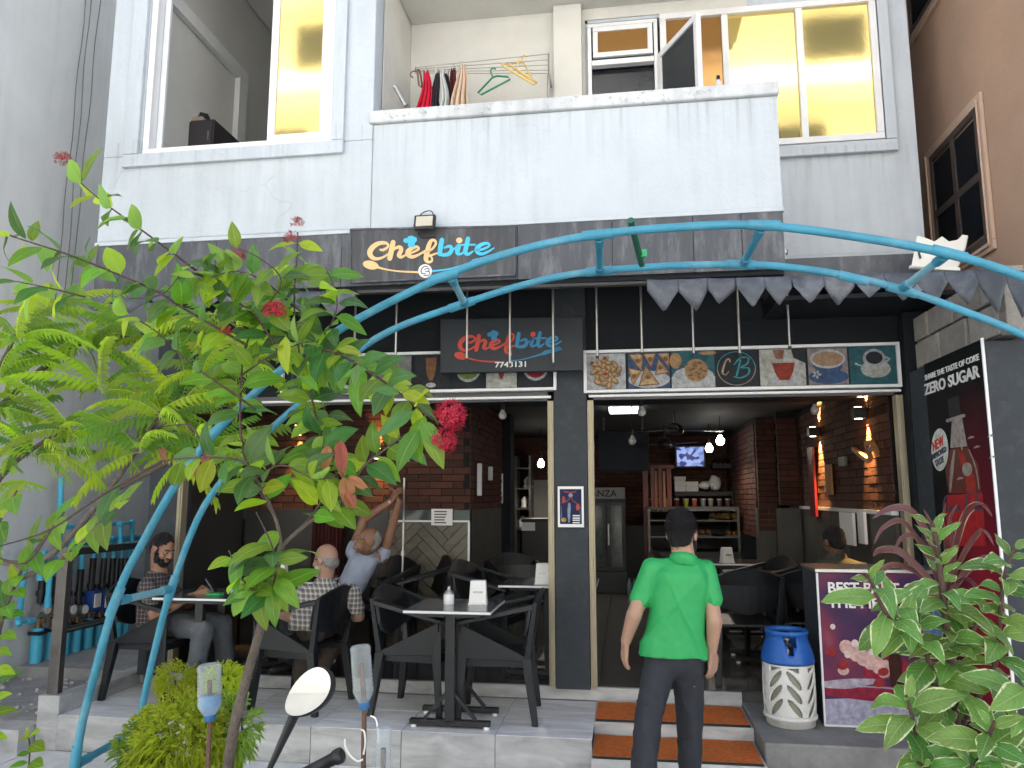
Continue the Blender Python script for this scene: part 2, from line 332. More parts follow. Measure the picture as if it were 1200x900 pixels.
def wood_tile(name, col, contrast, axis=(1.2, 9, 9), rough=.3):
    m = mat(name, col, rough, rnd=.08, dirt=tuple(c*.55 for c in col), dscale=4, damt=.45); n = m.node_tree.nodes; l = m.node_tree.links; b = n['Principled BSDF']
    src = b.inputs['Base Color'].links[0].from_socket
    g = n.new('ShaderNodeNewGeometry'); mp = n.new('ShaderNodeMapping'); mp.inputs['Scale'].default_value = axis; mp.inputs['Rotation'].default_value = (0, 0, R(28)); l.new(g.outputs['Position'], mp.inputs['Vector'])
    oi = n.new('ShaderNodeObjectInfo'); ad = n.new('ShaderNodeVectorMath'); ad.operation = 'MULTIPLY_ADD'; ad.inputs[1].default_value = (9, 5, 0); l.new(oi.outputs['Random'], ad.inputs[0]); l.new(mp.outputs[0], ad.inputs[2])
    t = n.new('ShaderNodeTexNoise'); t.inputs['Scale'].default_value = 1.5; t.inputs['Detail'].default_value = 8; t.inputs['Distortion'].default_value = 1.2; l.new(ad.outputs[0], t.inputs['Vector'])
    r = n.new('ShaderNodeMapRange'); r.inputs['From Min'].default_value = .3; r.inputs['From Max'].default_value = .7; r.inputs['To Min'].default_value = 1 - contrast; r.inputs['To Max'].default_value = 1 + contrast; l.new(t.outputs['Fac'], r.inputs['Value'])
    h = n.new('ShaderNodeHueSaturation'); l.new(src, h.inputs['Color']); l.new(r.outputs[0], h.inputs['Value']); l.new(h.outputs[0], b.inputs['Base Color']); return m
M['tile'] = wood_tile('grained_grey_tile', (.74, .73, .75), .22)
M['tile_in'] = wood_tile('indoor_grey_tile', (.085, .083, .08), .25, rough=.22)
M['riser'] = wood_tile('riser_tile', (.42, .425, .43), .25, (2, 2, 7), .5)
M['marble'] = wood_tile('dark_marble', (.09, .09, .1), .5, (3, 3, 3), .12)
M['mat'] = mat('rust_carpet', (.92, .23, .04), .95, vary=.2, vscale=30, bump=1, bscale=350, dirt=(.3,.1,.03), dscale=5, damt=.3)
# ================================================================== THE SETTING
XL, XR, YF, YS, TOP = -3.87, 2.24, 5.0, 5.9, 12.5  # TOP: unseen upper storeys built high to keep the street in shade
# ground: one big sheet, pavers as pieces near the steps
structure('street', MB().box(-60, 60, -60, 60, -.3, -.03), M['asphalt'])
pv = structure('pavement', MB().box(-9, 4, 2.9, 6.2, -.12, -.012), M['mortar'])
sz = .5
pm = MB().box(0, sz - .012, 0, sz - .012, -.03, 0).mesh('paver', M['paver'])
for i in range(26):
    for j in range(5):
        o = piece('paver', pm, pv, Matrix.Translation((-9 + i*sz + (.25 if j % 2 else 0), 2.95 + j*sz - .46, random.uniform(-.003, .003))))
# tiled platform: core, top tiles, riser tiles
core = structure('platform', MB().box(XL, -.25, YF + .012, YS + .02, -.1, .208), M['mortar'])
tw = .605
tm = MB().box(0, tw - .005, 0, .44, -.01, 0).mesh('tile', M['tile'])
for i in range(6):
    for j in range(2): piece('tile', tm, core, Matrix.Translation((XL + i*tw + .002, YF + .008 + j*.447, .22)))
rm = MB().box(0, tw - .005, -.012, 0, -.225, -.003).mesh('riser_tile', M['riser'])
for i in range(6): piece('riser_tile', rm, core, Matrix.Translation((XL + i*tw + .002, YF + .011, .219)))
# indoor floor
fl = structure('indoor_floor', MB().box(-3.9, 2.2, YS + .025, 13.2, -.1, .308), M['mortar'])
tm2 = MB().box(0, .597, 0, .597, -.01, 0).mesh('tile', M['tile_in'])
for i in range(10):
    for j in range(12): piece('tile', tm2, fl, Matrix.Translation((-3.85 + i*.602, YS + .03 + j*.602, .32)))
obj('threshold', MB().box(-3.87, .78, YS - .004, YS + .023, .226, .316), M['riser'], fl)
# left kerb of the platform, with its end post block
kb = structure('platform_kerb', MB().box(-4.02, XL - .002, YF + .13, 6.6, -.1, .32).box(-4.03, -3.868, YF - .002, YF + .128, -.1, .345), M['riser'], bevel=.006)
# ground behind the railing, rubble and low kerb at the far left
structure('rubble_ground', MB().box(-6.5, -4.035, 5.02, 6.9, -.1, .17), M['concrete'])
structure('side_kerb', MB().box(-6.5, -4.04, 4.86, 5.018, -.1, .155), M['riser'])
structure('meter_plinth', MB().box(-5.2, -4.05, 6.15, 8.2, -.1, .26), M['concrete'], bevel=.01)
st = MB()
for i in range(90):
    x, y = random.uniform(-5.3, -4.08), random.uniform(5.06, 6.1); r = random.uniform(.008, .028)
    st.ball((x, y, .17 + r*.4), (r, r*random.uniform(.6, 1), r*.6), 6, 4)
o = obj('rubble_stones', st, mat('pale_rubble', (.45, .43, .4), .95, vary=.2)); o['kind'] = 'stuff'
# steps in front of the door, and the ledge to the right
structure('door_step', MB().box(-.245, .775, 5.35, YS + .02, -.1, .228), M['riser'], bevel=.004)
structure('lower_step', MB().box(-.245, .775, 4.88, 5.347, -.1, .148), M['riser'], bevel=.004)
structure('ledge', MB().box(.78, 2.545, 4.99, YS + .02, -.1, .25), M['concrete_dark'], bevel=.012)
structure('ledge_foot', MB().box(1.12, 2.545, 4.72, 4.986, -.1, .125), M['concrete'], bevel=.015)
for nm, y0, y1, z, lab in (('upper', 5.37, 5.82, .229, 'rust orange carpet mat on the upper door step'), ('lower', 4.885, 5.32, .149, 'wider rust orange carpet mat on the lower door step')):
    mb = MB(); nx, ny = 30, 14; X0, X1 = -.235, .755
    vs = [(X0 + (X1-X0)*i/nx, y0 + (y1-y0)*j/ny, z + .011 + .004*noise.noise((i*.35, j*.5, z*9))) for j in range(ny+1) for i in range(nx+1)]
    mb.add(vs, [(j*(nx+1)+i, j*(nx+1)+i+1, (j+1)*(nx+1)+i+1, (j+1)*(nx+1)+i) for j in range(ny) for i in range(nx)], True)
    mb.box(X0, X1, y0, y1, z, z + .006)
    t = tag(obj('floor_mat', mb, M['mat']), lab, 'mat', 'carpet mats on the steps')
    obj('edge_binding', MB().box(X0, X1, y0 - .006, y0 - .001, z, z + .013), M['black_plastic'], t)

# ------------------------------------------------------------------ the shop building
sb = thing('shop_building', 'white two storey shop building with a balcony over the cafe front', 'building', (-.8, 5.5, 0))
def wall(name, *b, m='white', bev=0):
    mb = MB()
    for q in b: mb.box(*q)
    return obj(name, mb, M[m], sb, bevel=bev)
WX0, WX1, WZ0, WZ1 = -3.56, -2.06, 4.235, 6.3      # left window opening
wall('wall', (XL, -1.75, YF, YF+.18, 3.57, WZ0), (XL, WX0, YF, YF+.18, WZ0, WZ1), (WX1, -1.75, YF, YF+.18, WZ0, WZ1),
     (XL, 1.05, YF, YF+.18, WZ1, TOP), (-1.75, 1.05, YF, YF+.18, 5.75, WZ1-.001), bev=.01)
wall('window_surround', (WX0-.13, WX1+.1, YF-.035, YF-.002, WZ0-.1, WZ0-.002), (WX0-.13, WX0-.01, YF-.035, YF-.002, WZ0, WZ1), (WX1+.01, WX1+.1, YF-.035, YF-.002, WZ0, WZ1), bev=.006)
wall('side_wall', (XL, XL+.15, YF+.182, 13.4, 3.57, TOP), (XR-.15, XR, YS+.2, 13.4, 0, TOP), (XL, XL+.15, 7.0, 13.4, 0, 3.568), (XL+.15, XR-.15, 13.25, 13.4, 0, TOP), (XL, XR, YF+.19, 13.4, TOP+.002, TOP+.2))
RX0, RX1, RZ0, RZ1 = -.24, 2.0, 4.385, 5.575     # rear window band
wall('rear_wall', (-1.75, RX0, YS, YS+.18, 3.51, 5.7), (RX1, XR, YS, YS+.18, 3.2, 5.7), (RX0, RX1, YS, YS+.18, 3.51, RZ0), (1.055, RX1, YS, YS+.18, 3.2, 3.509), (-1.75, 1.05, YS, YS+.18, RZ1, 5.7), (1.05, XR, YS, YS+.18, 5.701, TOP), (1.05, RX1, YS, YS+.18, RZ1, 5.7), m='white')
wall('recess_lining', (-1.752, -1.744, YF+.19, YS-.004, 3.7, 5.7), (-1.74, 1.05, YF+.19, YS-.004, 5.702, 5.74), (-1.74, -.26, YS-.012, YS-.003, 3.7, 5.7), (-.26, 1.04, YS-.012, YS-.003, 5.6, 5.7), m='recess')
wall('pilaster', (-.515, -.285, YS-.1, YS-.014, 3.7, 5.7), m='recess', bev=.006)
wall('parapet', (-1.748, 1.05, YF+.002, YF+.14, 3.565, 4.345), bev=.008)
wall('coping', (-1.775, 1.062, YF-.03, YF+.17, 4.347, 4.44), m='coping', bev=.012)
wall('balcony_slab', (-1.74, 1.05, YF+.145, YS-.003, 3.56, 3.69), (XL+.16, -1.76, YF+.19, 8.6, 3.56, 3.69), m='room')
wall('drip_edge', (XL, 1.052, YF-.018, YF+.06, 3.535, 3.562))
wall('window_sill', (1.02, RX1+.09, YS-.05, YS-.002, RZ0-.095, RZ0-.003), (RX1+.01, RX1+.09, YS-.05, YS-.002, RZ0, RZ1+.1), m='white', bev=.006)
# upstairs room seen through the left window
rm_ = MB().box(-3.7, -3.66, 5.2, 8.4, 3.7, 6.6).box(-1.94, -1.9, 5.2, 8.4, 3.7, 6.6).box(-3.65, -1.95, 8.4, 8.45, 3.7, 6.6).box(-3.65, -1.95, 5.2, 8.38, 6.6, 6.64)
obj('upstairs_room', rm_, M['room'], sb)
obj('door_jamb', MB().box(-3.655, -3.60, 6.45, 6.6, 3.7, 5.7).box(-3.655, -3.6, 5.3, 6.6, 5.705, 5.82), M['alu'], sb)
# room behind the rear windows: dark
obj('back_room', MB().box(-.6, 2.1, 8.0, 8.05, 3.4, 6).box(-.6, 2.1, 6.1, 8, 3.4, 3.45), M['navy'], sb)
# windows ------------------------------------------------------------
def frame(mb, x0, x1, z0, z1, y, w=.045, d=.06):
    mb.box(x0, x1, y-d/2, y+d/2, z0, z0+w); mb.box(x0, x1, y-d/2, y+d/2, z1-w, z1)
    mb.box(x0, x0+w, y-d/2, y+d/2, z0+w+.001, z1-w-.001); mb.box(x1-w, x1, y-d/2, y+d/2, z0+w+.001, z1-w-.001); return mb
def pane(p, x0, x1, z0, z1, y, m):
    return obj('pane', MB().box(x0, x1, y-.004, y+.004, z0, z1), M[m], p)
w1 = obj('window', frame(MB(), WX0+.003, WX1-.003, WZ0+.002, WZ1-.01, YF+.05, .05, .09).box(WX0+.055, WX0+.1, YF+.09, YF+.12, WZ0+.06, WZ1-.1), M['alu'], sb, bevel=.004)
obj('sash', frame(MB(), -2.585, -2.125, WZ0+.06, WZ1-.08, YF+.07, .055, .04), M['alu'], w1, bevel=.003)
pane(w1, -2.528, -2.182, WZ0+.118, WZ1-.14, YF+.07, 'gold')
w2 = obj('window', frame(MB(), RX0+.002, .325, RZ0+.002, RZ1-.04, YS-.02, .03, .07).box(RX0+.033, .294, YS-.05, YS+.01, 5.17, 5.215), M['alu'], sb, bevel=.003)
obj('sash', frame(MB(), RX0+.045, .285, 5.235, 5.50, YS-.045, .04, .03), M['alu'], w2, bevel=.003)
pane(w2, RX0+.087, .243, 5.277, 5.458, YS-.045, 'gold2')
pane(w2, RX0+.035, .29, RZ0+.035, 5.168, YS+.03, 'glass_dark')  # dark sheet standing in for the shade inside the open lower part
w3 = obj('window', frame(MB(), .345, RX1-.002, RZ0+.002, RZ1-.002, YS-.02, .05, .07).box(.83, .88, YS-.05, YS+.01, RZ0+.053, RZ1-.053).box(1.40, 1.45, YS-.05, YS+.01, RZ0+.053, RZ1-.053), M['alu'], sb, bevel=.003)
pane(w3, .397, .828, RZ0+.055, RZ1-.055, YS-.02, 'gold2')
pane(w3, .882, 1.398, RZ0+.055, RZ1-.055, YS-.015, 'gold')
pane(w3, 1.452, 1.946, RZ0+.055, RZ1-.055, YS-.025, 'gold')
# the casement standing open: hinged on the left, swung out over the balcony
hs = Vector((.335, YS-.06, 0)); far = at(820, 60, 5.33); far.z = 0
dv = (far - hs); Lw = dv.length; dv.normalize(); nv = dv.cross(Vector((0,0,1)))
mS = Matrix((dv, nv, Vector((0,0,1)))).transposed().to_4x4(); mS.translation = hs
cz0, cz1 = 4.44, 5.21
fb = MB().join(frame(MB(), 0, Lw, cz0, cz1, 0, .045, .04), mS)
cs = obj('casement', fb, M['alu'], w3, bevel=.003)
obj('mesh_screen', MB().join(MB().box(.046, Lw-.046, -.004, .004, cz0+.046, cz1-.046), mS), M['mesh'], w3)
# dark fascia boards over the shop, header wall, soffit
FB = [XL+.02, -2.9, -1.95, -.70, -.06, .47, .78, 1.045]
for a, b in zip(FB[:-1], FB[1:]): obj('fascia_board', MB().box(a+.002, b-.002, YF-.012, YF+.012, 3.15, 3.533), M['slate'], sb)
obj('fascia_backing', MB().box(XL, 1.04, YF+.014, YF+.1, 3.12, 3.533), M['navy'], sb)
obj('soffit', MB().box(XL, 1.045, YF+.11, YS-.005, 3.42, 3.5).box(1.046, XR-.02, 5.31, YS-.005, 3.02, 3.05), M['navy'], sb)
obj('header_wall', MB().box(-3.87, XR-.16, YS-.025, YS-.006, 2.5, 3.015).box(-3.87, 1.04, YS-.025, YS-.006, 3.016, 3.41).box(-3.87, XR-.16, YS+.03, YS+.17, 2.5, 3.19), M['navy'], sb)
zr = at(1000, 300, 5.3).z; obj('roof_edge', MB().box(1.055, at(1078, 305, 5.3).x, 5.3, YS-.01, zr-.16, zr), M['slate'], sb)
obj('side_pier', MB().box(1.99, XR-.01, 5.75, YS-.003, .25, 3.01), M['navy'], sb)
obj('left_pier', MB().box(-3.868, -3.62, YS-.05, YS+.17, .3, 3.41), M['column'], sb)
col = obj('column', MB().box(-.538, -.288, YS-.06, YS+.16, .31, 3.4), M['column'], sb, bevel=.004)
for x0, x1 in ((-.588, -.542), (-.284, -.238), (1.938, 1.986), (-3.615, -3.57)):
    obj('door_jamb', MB().box(x0, x1, YS-.055, YS+.03, .322, 2.425).box(x0+.012, x1-.012, YS-.062, YS-.055, .33, 2.42), M['champagne'], sb, bevel=.003)
obj('door_head', MB().box(-3.57, -.59, YS-.03, YS+.02, 2.43, 2.5).box(-.236, 1.936, YS-.03, YS+.02, 2.43, 2.5), mat('grey_head', (.12,.12,.125), .6), sb)
obj('track', MB().box(-3.57, -.56, YS-.075, YS-.032, 2.445, 2.462).box(-.27, 1.97, YS-.075, YS-.032, 2.445, 2.462), M['alu'], sb)

# ------------------------------------------------------------------ neighbours
gl = thing('grey_building', 'tall bare grey concrete building along the left side of the cafe', 'building', (-4.5, 5, 0))
obj('wall', MB().hexa([(-9,2.6,0), (-5.25,2.6,0), (-5.25,14,0), (-9,14,0), (-9,2.6,13), (-5.25,2.6,13), (-5.25,14,13), (-9,14,13)]), M['grey_wall'], gl, bevel=.01)
obj('wall', MB().box(-5.25, -3.88, 10.5, 10.8, 0, 11.0), M['grey_wall'], gl)  # alley end wall added, high enough to block the sun
for k, (x0, x1) in enumerate(((100, 73), (106, 82), (117, 90))):
    a, b = atx(x0, 2, -5.22), atx(x1, 270, -5.22); pts = [a.lerp(b, i/10) + Vector((0, .012*math.sin(i*1.3+k), 0)) for i in range(11)]
    pts = [a + (a - b)*.8] + pts + [b + (b - a)*.35]
    obj('cable', MB().tube(pts, .005, 6), mat('grey_cable', (.16,.16,.16), .6), gl)
og = thing('orange_building', 'terracotta rendered building with dark windows at the right', 'building', (3.0, 6, 0))
OX = 2.55
obj('wall', MB().box(OX, 8, 4.35, 16, -.1, 13), M['orange'], og)
def og_window(y0, y1, z0, z1, rows):
    t = .07
    f = MB()
    for (a, b, c, d) in ((y0-t, y1+t, z0-t, z0), (y0-t, y1+t, z1, z1+t), (y0-t, y0, z0, z1), (y1, y1+t, z0, z1)):
        f.box(OX-.028, OX-.002, a, b, c, d)
    f.box(OX-.045, OX-.03, y0-t+.03, y1+t-.03, z0-t+.03, z0-.03).box(OX-.045, OX-.03, y0-t+.03, y0-.03, z0-.03, z1+.03).box(OX-.045, OX-.03, y1+.03, y1+t-.03, z0-.03, z1+.03)
    w = obj('window', f, M['orange_trim'], og, bevel=.006)
    ym = (y0+y1)/2
    fr = MB(); 
    for (a, b, c, d) in ((y0, y1, z0, z0+.05), (y0, y1, z1-.05, z1), (y0, y0+.05, z0+.051, z1-.051), (y1-.05, y1, z0+.051, z1-.051), (ym-.03, ym+.03, z0+.051, z1-.051)): fr.box(OX-.026, OX-.004, a, b, c, d)
    zm = [z0 + (z1-z0)*q for q in rows]
    for q in zm: fr.box(OX-.024, OX-.006, y0+.051, y1-.051, q-.03, q+.03)
    obj('window_frame', fr, M['alu_dark'], w)
    zs = [z0+.05] + zm + [z1-.05]
    for a, b in zip(zs[:-1], zs[1:]):
        for c, d in ((y0+.05, ym-.03), (ym+.03, y1-.05)): obj('pane', MB().box(OX-.018, OX-.01, c, d, a+.028, b-.028), M['glass_dark'], w)
pa, pb = atx(1092, 185, OX), atx(1148, 128, OX); pc = atx(1156, 288, OX)
print('orange window', pa, pb, pc)
og_window(pb.y, pa.y, pc.z, pa.z, (.5,))
qa = atx(1070, 45, OX); qb = atx(1108, 0, OX)
og_window(qb.y - .6, qa.y, qa.z + .02, qa.z + 1.4, (.5,))
# building across the street, behind the photographer: sunlit, mirrored in the gold glass
ob = thing('opposite_building', 'cream sunlit building standing across the street', 'building', (0, -8, 0))
obm = MB().box(-22, 22, -15, -8.2, 0, 15)
obj('wall', obm, M['opp'], ob)
for k in range(5): obj('floor_slab', MB().box(-22, 22, -8.2, -7.1, 2.9 + 3*k, 3.15 + 3*k), M['opp'], ob)
wmesh = MB().box(-.8, .8, -.04, .04, -.6, .6).mesh('window', M['opp_dark'])
for k in range(4):
    for i in range(9):
        piece('window', wmesh, ob, Matrix.Translation((-18 + 4.5*i + (1.2 if k % 2 else 0), -8.17, 4.75 + 3*k)))
for k in range(5): obj('balcony_parapet', MB().box(-16 + 8*k, -12 + 8*k, -7.15, -7.05, 3.16 + 3*(k % 4), 4.1 + 3*(k % 4)), M['opp'], ob)
# ================================================================== lettering
def text_obj(name, s, o, xd, yd, size, m, parent, bold=0, align='LEFT', depth=.002, sx=1.0, fit=None):
    cu = bpy.data.curves.new('t', 'FONT'); cu.body = s; cu.size = size; cu.offset = bold * size; cu.extrude = depth; cu.align_x = align; cu.resolution_u = 3
    to = bpy.data.objects.new('t', cu); C.objects.link(to)
    dg = bpy.context.evaluated_depsgraph_get(); me = bpy.data.meshes.new_from_object(to.evaluated_get(dg))
    bpy.data.objects.remove(to); bpy.data.curves.remove(cu)
    xd = Vector(xd); yd = Vector(yd); zd = xd.cross(yd)
    if fit: xs = [v.co.x for v in me.vertices]; sx = fit/(max(xs) - min(xs))
    mm = Matrix((xd * sx, yd, zd)).transposed().to_4x4(); mm.translation = Vector(o) - world_loc(parent); me.transform(mm)
    me.materials.clear(); me.materials.append(m); me.name = name
    ob_ = bpy.data.objects.new(name, me); C.objects.link(ob_); ob_.parent = parent; return ob_
def spline(pts, n=7):
    """Catmull-Rom through tuples"""
    if len(pts) < 3: return pts
    P = [pts[0]] + list(pts) + [pts[-1]]; out = []
    for i in range(1, len(P)-2):
        for k in range(n):
            t = k/n
            out.append(tuple(.5*((2*b) + (c-a)*t + (2*a-5*b+4*c-d)*t*t + (3*b-a-3*c+d)*t**3) for a, b, c, d in zip(P[i-1], P[i], P[i+1], P[i+2])))
    out.append(tuple(pts[-1])); return out
WID = 1.0
def stroke(mb, pts, mp, lift, n=7):
    """painted stroke: (u, v, width) control points, mp(u, v, lift) gives the point on the board"""
    pts = [(u, v, w*WID) for u, v, w in spline(pts, n)]; L = []; Rr = []
    for i, (u, v, w) in enumerate(pts):
        a = pts[max(i-1, 0)]; b = pts[min(i+1, len(pts)-1)]; du, dv = b[0]-a[0], b[1]-a[1]; q = math.hypot(du, dv) or 1
        L.append((u - dv/q*w/2, v + du/q*w/2)); Rr.append((u + dv/q*w/2, v - du/q*w/2))
    vs = [mp(*p, lift) for p in L] + [mp(*p, lift) for p in Rr]; k = len(pts)
    mb.add(vs, [(i, i+1, k+i+1, k+i) for i in range(k-1)])
    for c, end in ((pts[0], 0), (pts[-1], 1)):
        r = c[2]/2; mb.add([mp(c[0] + r*math.cos(a*math.pi/5), c[1] + r*math.sin(a*math.pi/5), lift + .0002*(end+1)) for a in range(10)], [tuple(range(10))])
def disc(mb, u, v, ru, rv, mp, lift, rot=0, n=20):
    c, s = math.cos(rot), math.sin(rot)
    mb.add([mp(u + ru*math.cos(2*math.pi*k/n)*c - rv*math.sin(2*math.pi*k/n)*s, v + ru*math.cos(2*math.pi*k/n)*s + rv*math.sin(2*math.pi*k/n)*c, lift) for k in range(n)], [tuple(range(n))])
def poly(mb, pts, mp, lift): mb.add([mp(u, v, lift) for u, v in pts], [tuple(range(len(pts)))])
CHEF = [[(182,160,14),(202,163,18),(236,145,16),(248,120,14),(215,103,22),(160,112,30),(115,145,36),(95,185,36),(112,222,30),(150,236,22),(200,225,16),(246,198,12)],
        [(288,100,34),(275,165,36),(260,232,34)],
        [(268,195,12),(300,155,16),(338,139,24),(356,157,28),(343,190,30),(336,210,26),(356,222,20),(396,203,12)],
        [(412,195,12),(455,181,14),(498,157,16),(488,138,18),(450,145,26),(412,175,32),(414,205,30),(450,220,24),(505,200,16),(552,170,12)],
        [(540,188,12),(600,165,14),(640,118,16),(634,86,16),(605,86,22),(585,125,30),(572,180,34),(560,235,32),(575,262,20),(605,258,16),(610,230,12),(588,212,10)],
        [(566,214,10),(600,209,14),(652,190,10)]]
BITE = [[(692,80,32),(680,140,34),(672,195,30)], [(672,197,22),(708,204,24),(753,193,28),(772,160,28),(757,132,22),(712,145,14)],
        [(772,165,10),(800,150,14),(832,125,26),(820,170,32),(824,194,24),(850,195,16),(884,172,10)],
        [(908,70,30),(892,140,32),(886,180,30),(906,200,22),(946,176,12)], [(855,122,14),(965,120,14)],
        [(965,165,12),(1020,160,16),(1082,132,16),(1070,110,18),(1025,117,26),(985,147,30),(985,180,28),(1020,197,22),(1070,180,16),(1122,148,10)]]
def wordmark(parent, mp, warm, cool, badge, ink, lift=.002):
    global WID
    WID = 1.22
    for S_, grp, m_ in ((CHEF, ((0,),(1,2),(3,),(4,5)), warm), (BITE, ((0,1),(2,),(3,4),(5,)), cool)):
        for g_ in grp:
            a = MB(); [stroke(a, S_[i], mp, lift + .0006*i) for i in g_]; obj('letter', a, m_, parent)
    WID = 1.0
    a = MB(); disc(a, 836, 85, 26, 24, mp, lift + .004); obj('letter_dot', a, warm, parent)
    a = MB(); poly(a, [(415,137),(410,105),(388,108),(372,90),(380,70),(405,66),(418,50),(445,46),(465,55),(486,64),(487,90),(470,106),(470,137),(442,142)], mp, lift + .005)
    obj('chef_hat_emblem', a, cool, parent)
    a = MB(); disc(a, 103, 288, 66, 36, mp, lift + .001, .22); stroke(a, [(150,300,30),(180,312,18),(240,326,13),(340,340,13),(500,348,17)], mp, lift + .0016)
    obj('spoon_emblem', a, warm, parent)
    a = MB(); stroke(a, [(610,338,17),(720,325,12),(830,298,12),(930,270,18)], mp, lift)
    poly(a, [(922,262),(950,240),(1000,230),(1010,262),(940,284)], mp, lift + .0012)
    for q in range(4): stroke(a, [(992 + q*5, 236 + q*9, 7), (1050 + q*6, 218 + q*9, 7), (1105 + q*10, 200 + q*8, 6)], mp, lift + .002 + q*.0003)
    obj('fork_emblem', a, cool, parent)
    if badge:
        a = MB(); disc(a, 553, 338, 57, 57, mp, lift + .003); b = obj('badge', a, badge, parent)
        a = MB(); stroke(a, [(578,305,7),(548,300,8),(522,330,8),(528,358,8),(560,362,7)], mp, lift + .0045); stroke(a, [(548,325,7),(585,318,7),(580,340,7),(555,343,7),(590,345,7),(585,372,7),(545,376,7)], mp, lift + .005)
        obj('monogram', a, ink, b)
flat = lambda n, c, r=.6: mat(n, c, r, vary=.08, vscale=9)
P_or, P_cy, P_wh, P_ink = flat('peach_print', (.78,.5,.24)), flat('cyan_print', (.06,.46,.68)), flat('white_print', (.75,.75,.74)), flat('ink_print', (.05,.06,.1))
P_red, P_blu = flat('red_print', (.5,.06,.04)), flat('blue_print', (.03,.2,.38))
# the weathered signboard on the fascia
sg = thing('shop_sign', 'weathered charcoal signboard with peach and cyan Chefbite lettering under the floodlight', 'sign', at(505, 300, 4.96))
a, b, c_, d_ = at(411, 269, 4.96), at(603, 265, 4.96), at(603, 322, 4.96), at(411, 331, 4.96)
obj('board', MB().prism([a, b, c_, d_], (0, .022, 0)), M['signboard'], sg, bevel=.003)
obj('board_edge', MB().beam(a, b, .012, .012).beam(b, c_, .012, .012).beam(c_, d_, .012, .012).beam(d_, a, .012, .012), M['slate'], sg)
wordmark(sg, lambda u, v, l: at(420 + u*170/1200, 270 + v*62/438, 4.958) + Vector((0, -l, 0)), P_or, P_cy, P_wh, P_ink)
# the inner hanging sign
sg2 = thing('shop_sign', 'dark inner sign with red and blue Chefbite lettering and a phone number', 'sign', at(600, 405, 5.7))
a, b, c_, d_ = at(516, 374, 5.7), at(683, 371, 5.7), at(683, 434, 5.7), at(516, 437, 5.7)
M['inner_sign'] = mat('dark_teal_board', (.012, .018, .026), .5, vary=.2)
obj('board', MB().prism([a, b, c_, d_], (0, .06, 0)), M['inner_sign'], sg2, bevel=.003)
def map2(u, v, l):
    x = 537 + (420 + u*170/1200 - 431)*.816; y = 375 + ((270 + v*62/438) - 270)*.87 + 6.5
    return at(x, y, 5.698) + Vector((0, -l, 0))
wordmark(sg2, map2, P_red, P_blu, None, P_ink)
text_obj('phone_number', '7743131', at(599, 430, 5.694), (1,0,0), (0,0,1), .058, P_wh, sg2, bold=.02, align='CENTER', sx=1.25)
obj('small_emblem', MB().obox(at(598, 415, 5.697), (.018, .003, .03)), P_wh, sg2)
fl_ = thing('floodlight', 'small black square floodlight fixed above the signboard', 'lamp', at(498, 262, 4.93))
q = at(498, 261, 4.9)
mt = Matrix.Rotation(R(-12), 3, 'X')
obj('housing', MB().obox(q, (.15, .035, .11), mt), M['black_metal'], fl_, bevel=.008)
obj('lens', MB().obox(q + mt @ Vector((0, -.02, 0)), (.115, .006, .075), mt), mat('lamp_glass', (.55,.5,.4), .3), fl_)
obj('bracket', MB().tube([q + Vector((-.06, .03, -.055)), q + Vector((-.03, .06, -.085)), q + Vector((.06, .06, -.085))], .008, 6), M['black_metal'], fl_)
obj('cable', MB().tube(spline([tuple(q + Vector(v)) for v in ((-.1,.07,.01), (-.04,.06,.09), (.03,.05,.1), (.06,.04,.03))]), .004, 6), M['black_metal'], fl_)

# ================================================================== food picture boxes above the openings
def sign_box(name, label, px0, px1, y_top, y_bot, Y, tiles):
    a, b = at(px0, y_top[0], Y), at(px1, y_bot[1], Y); z0, z1 = at((px0+px1)/2, (y_bot[0]+y_bot[1])/2, Y).z, at((px0+px1)/2, (y_top[0]+y_top[1])/2, Y).z
    t = thing(name, label, 'sign', ((a.x+b.x)/2, Y, z0), 'lit picture boxes over the doorways')
    x0, x1 = a.x, b.x; w = .022
    f = MB(); f.box(x0, x1, Y, Y+.1, z0, z0+w).box(x0, x1, Y, Y+.1, z1-w, z1).box(x0, x0+w, Y, Y+.1, z0+w, z1-w).box(x1-w, x1, Y, Y+.1, z0+w, z1-w)
    obj('frame', f, M['alu'], t, bevel=.002)
    obj('backing', MB().box(x0+w, x1-w, Y+.03, Y+.09, z0+w, z1-w), M['navy'], t)
    for (p0, p1, fn) in tiles:
        u0, u1 = at(p0, 430, Y).x, at(p1, 430, Y).x
        zz0, zz1 = z0+w+.006, z1-w-.004
        fn(t, lambda u, v, l, u0=u0, u1=u1: Vector((u0 + (u1-u0)*u, Y + .026 - l, zz0 + (zz1-zz0)*v)), u0, u1, zz0, zz1, Y)
    return t
def pic(t, m, mp): return obj('food_picture', MB().add([mp(0,0,0), mp(1,0,0), mp(1,1,0), mp(0,1,0)], [(0,1,2,3)]), m, t)
def lay(p, nm, m, f): mb = MB(); f(mb); return obj(nm, mb, m, p)
K = lambda n, c: mat(n + '_print', tuple(x*.62 for x in c), .55, spec=.25, vary=.4, vscale=26)  # print colours darkened by one factor for the dimness under the awning
PW, PB, PT = K('plate', (.5,.52,.54)), K('pastry', (.42,.26,.13)), K('teal_card', (.03,.13,.16))
PD, PBR, PC, PR2 = K('dark_card', (.02,.025,.035)), K('brown_crust', (.25,.12,.05)), K('cream_card', (.5,.5,.46)), K('tea', (.3,.04,.02))
PTAN, PBL, PGR = K('milk_tea', (.42,.27,.17)), K('blue_china', (.05,.1,.22)), K('green_drink', (.22,.3,.07))
rr = random.Random(3)
PB2, PB3 = K('pastry_light', (.62,.42,.24)), K('pastry_edge', (.2,.1,.045))
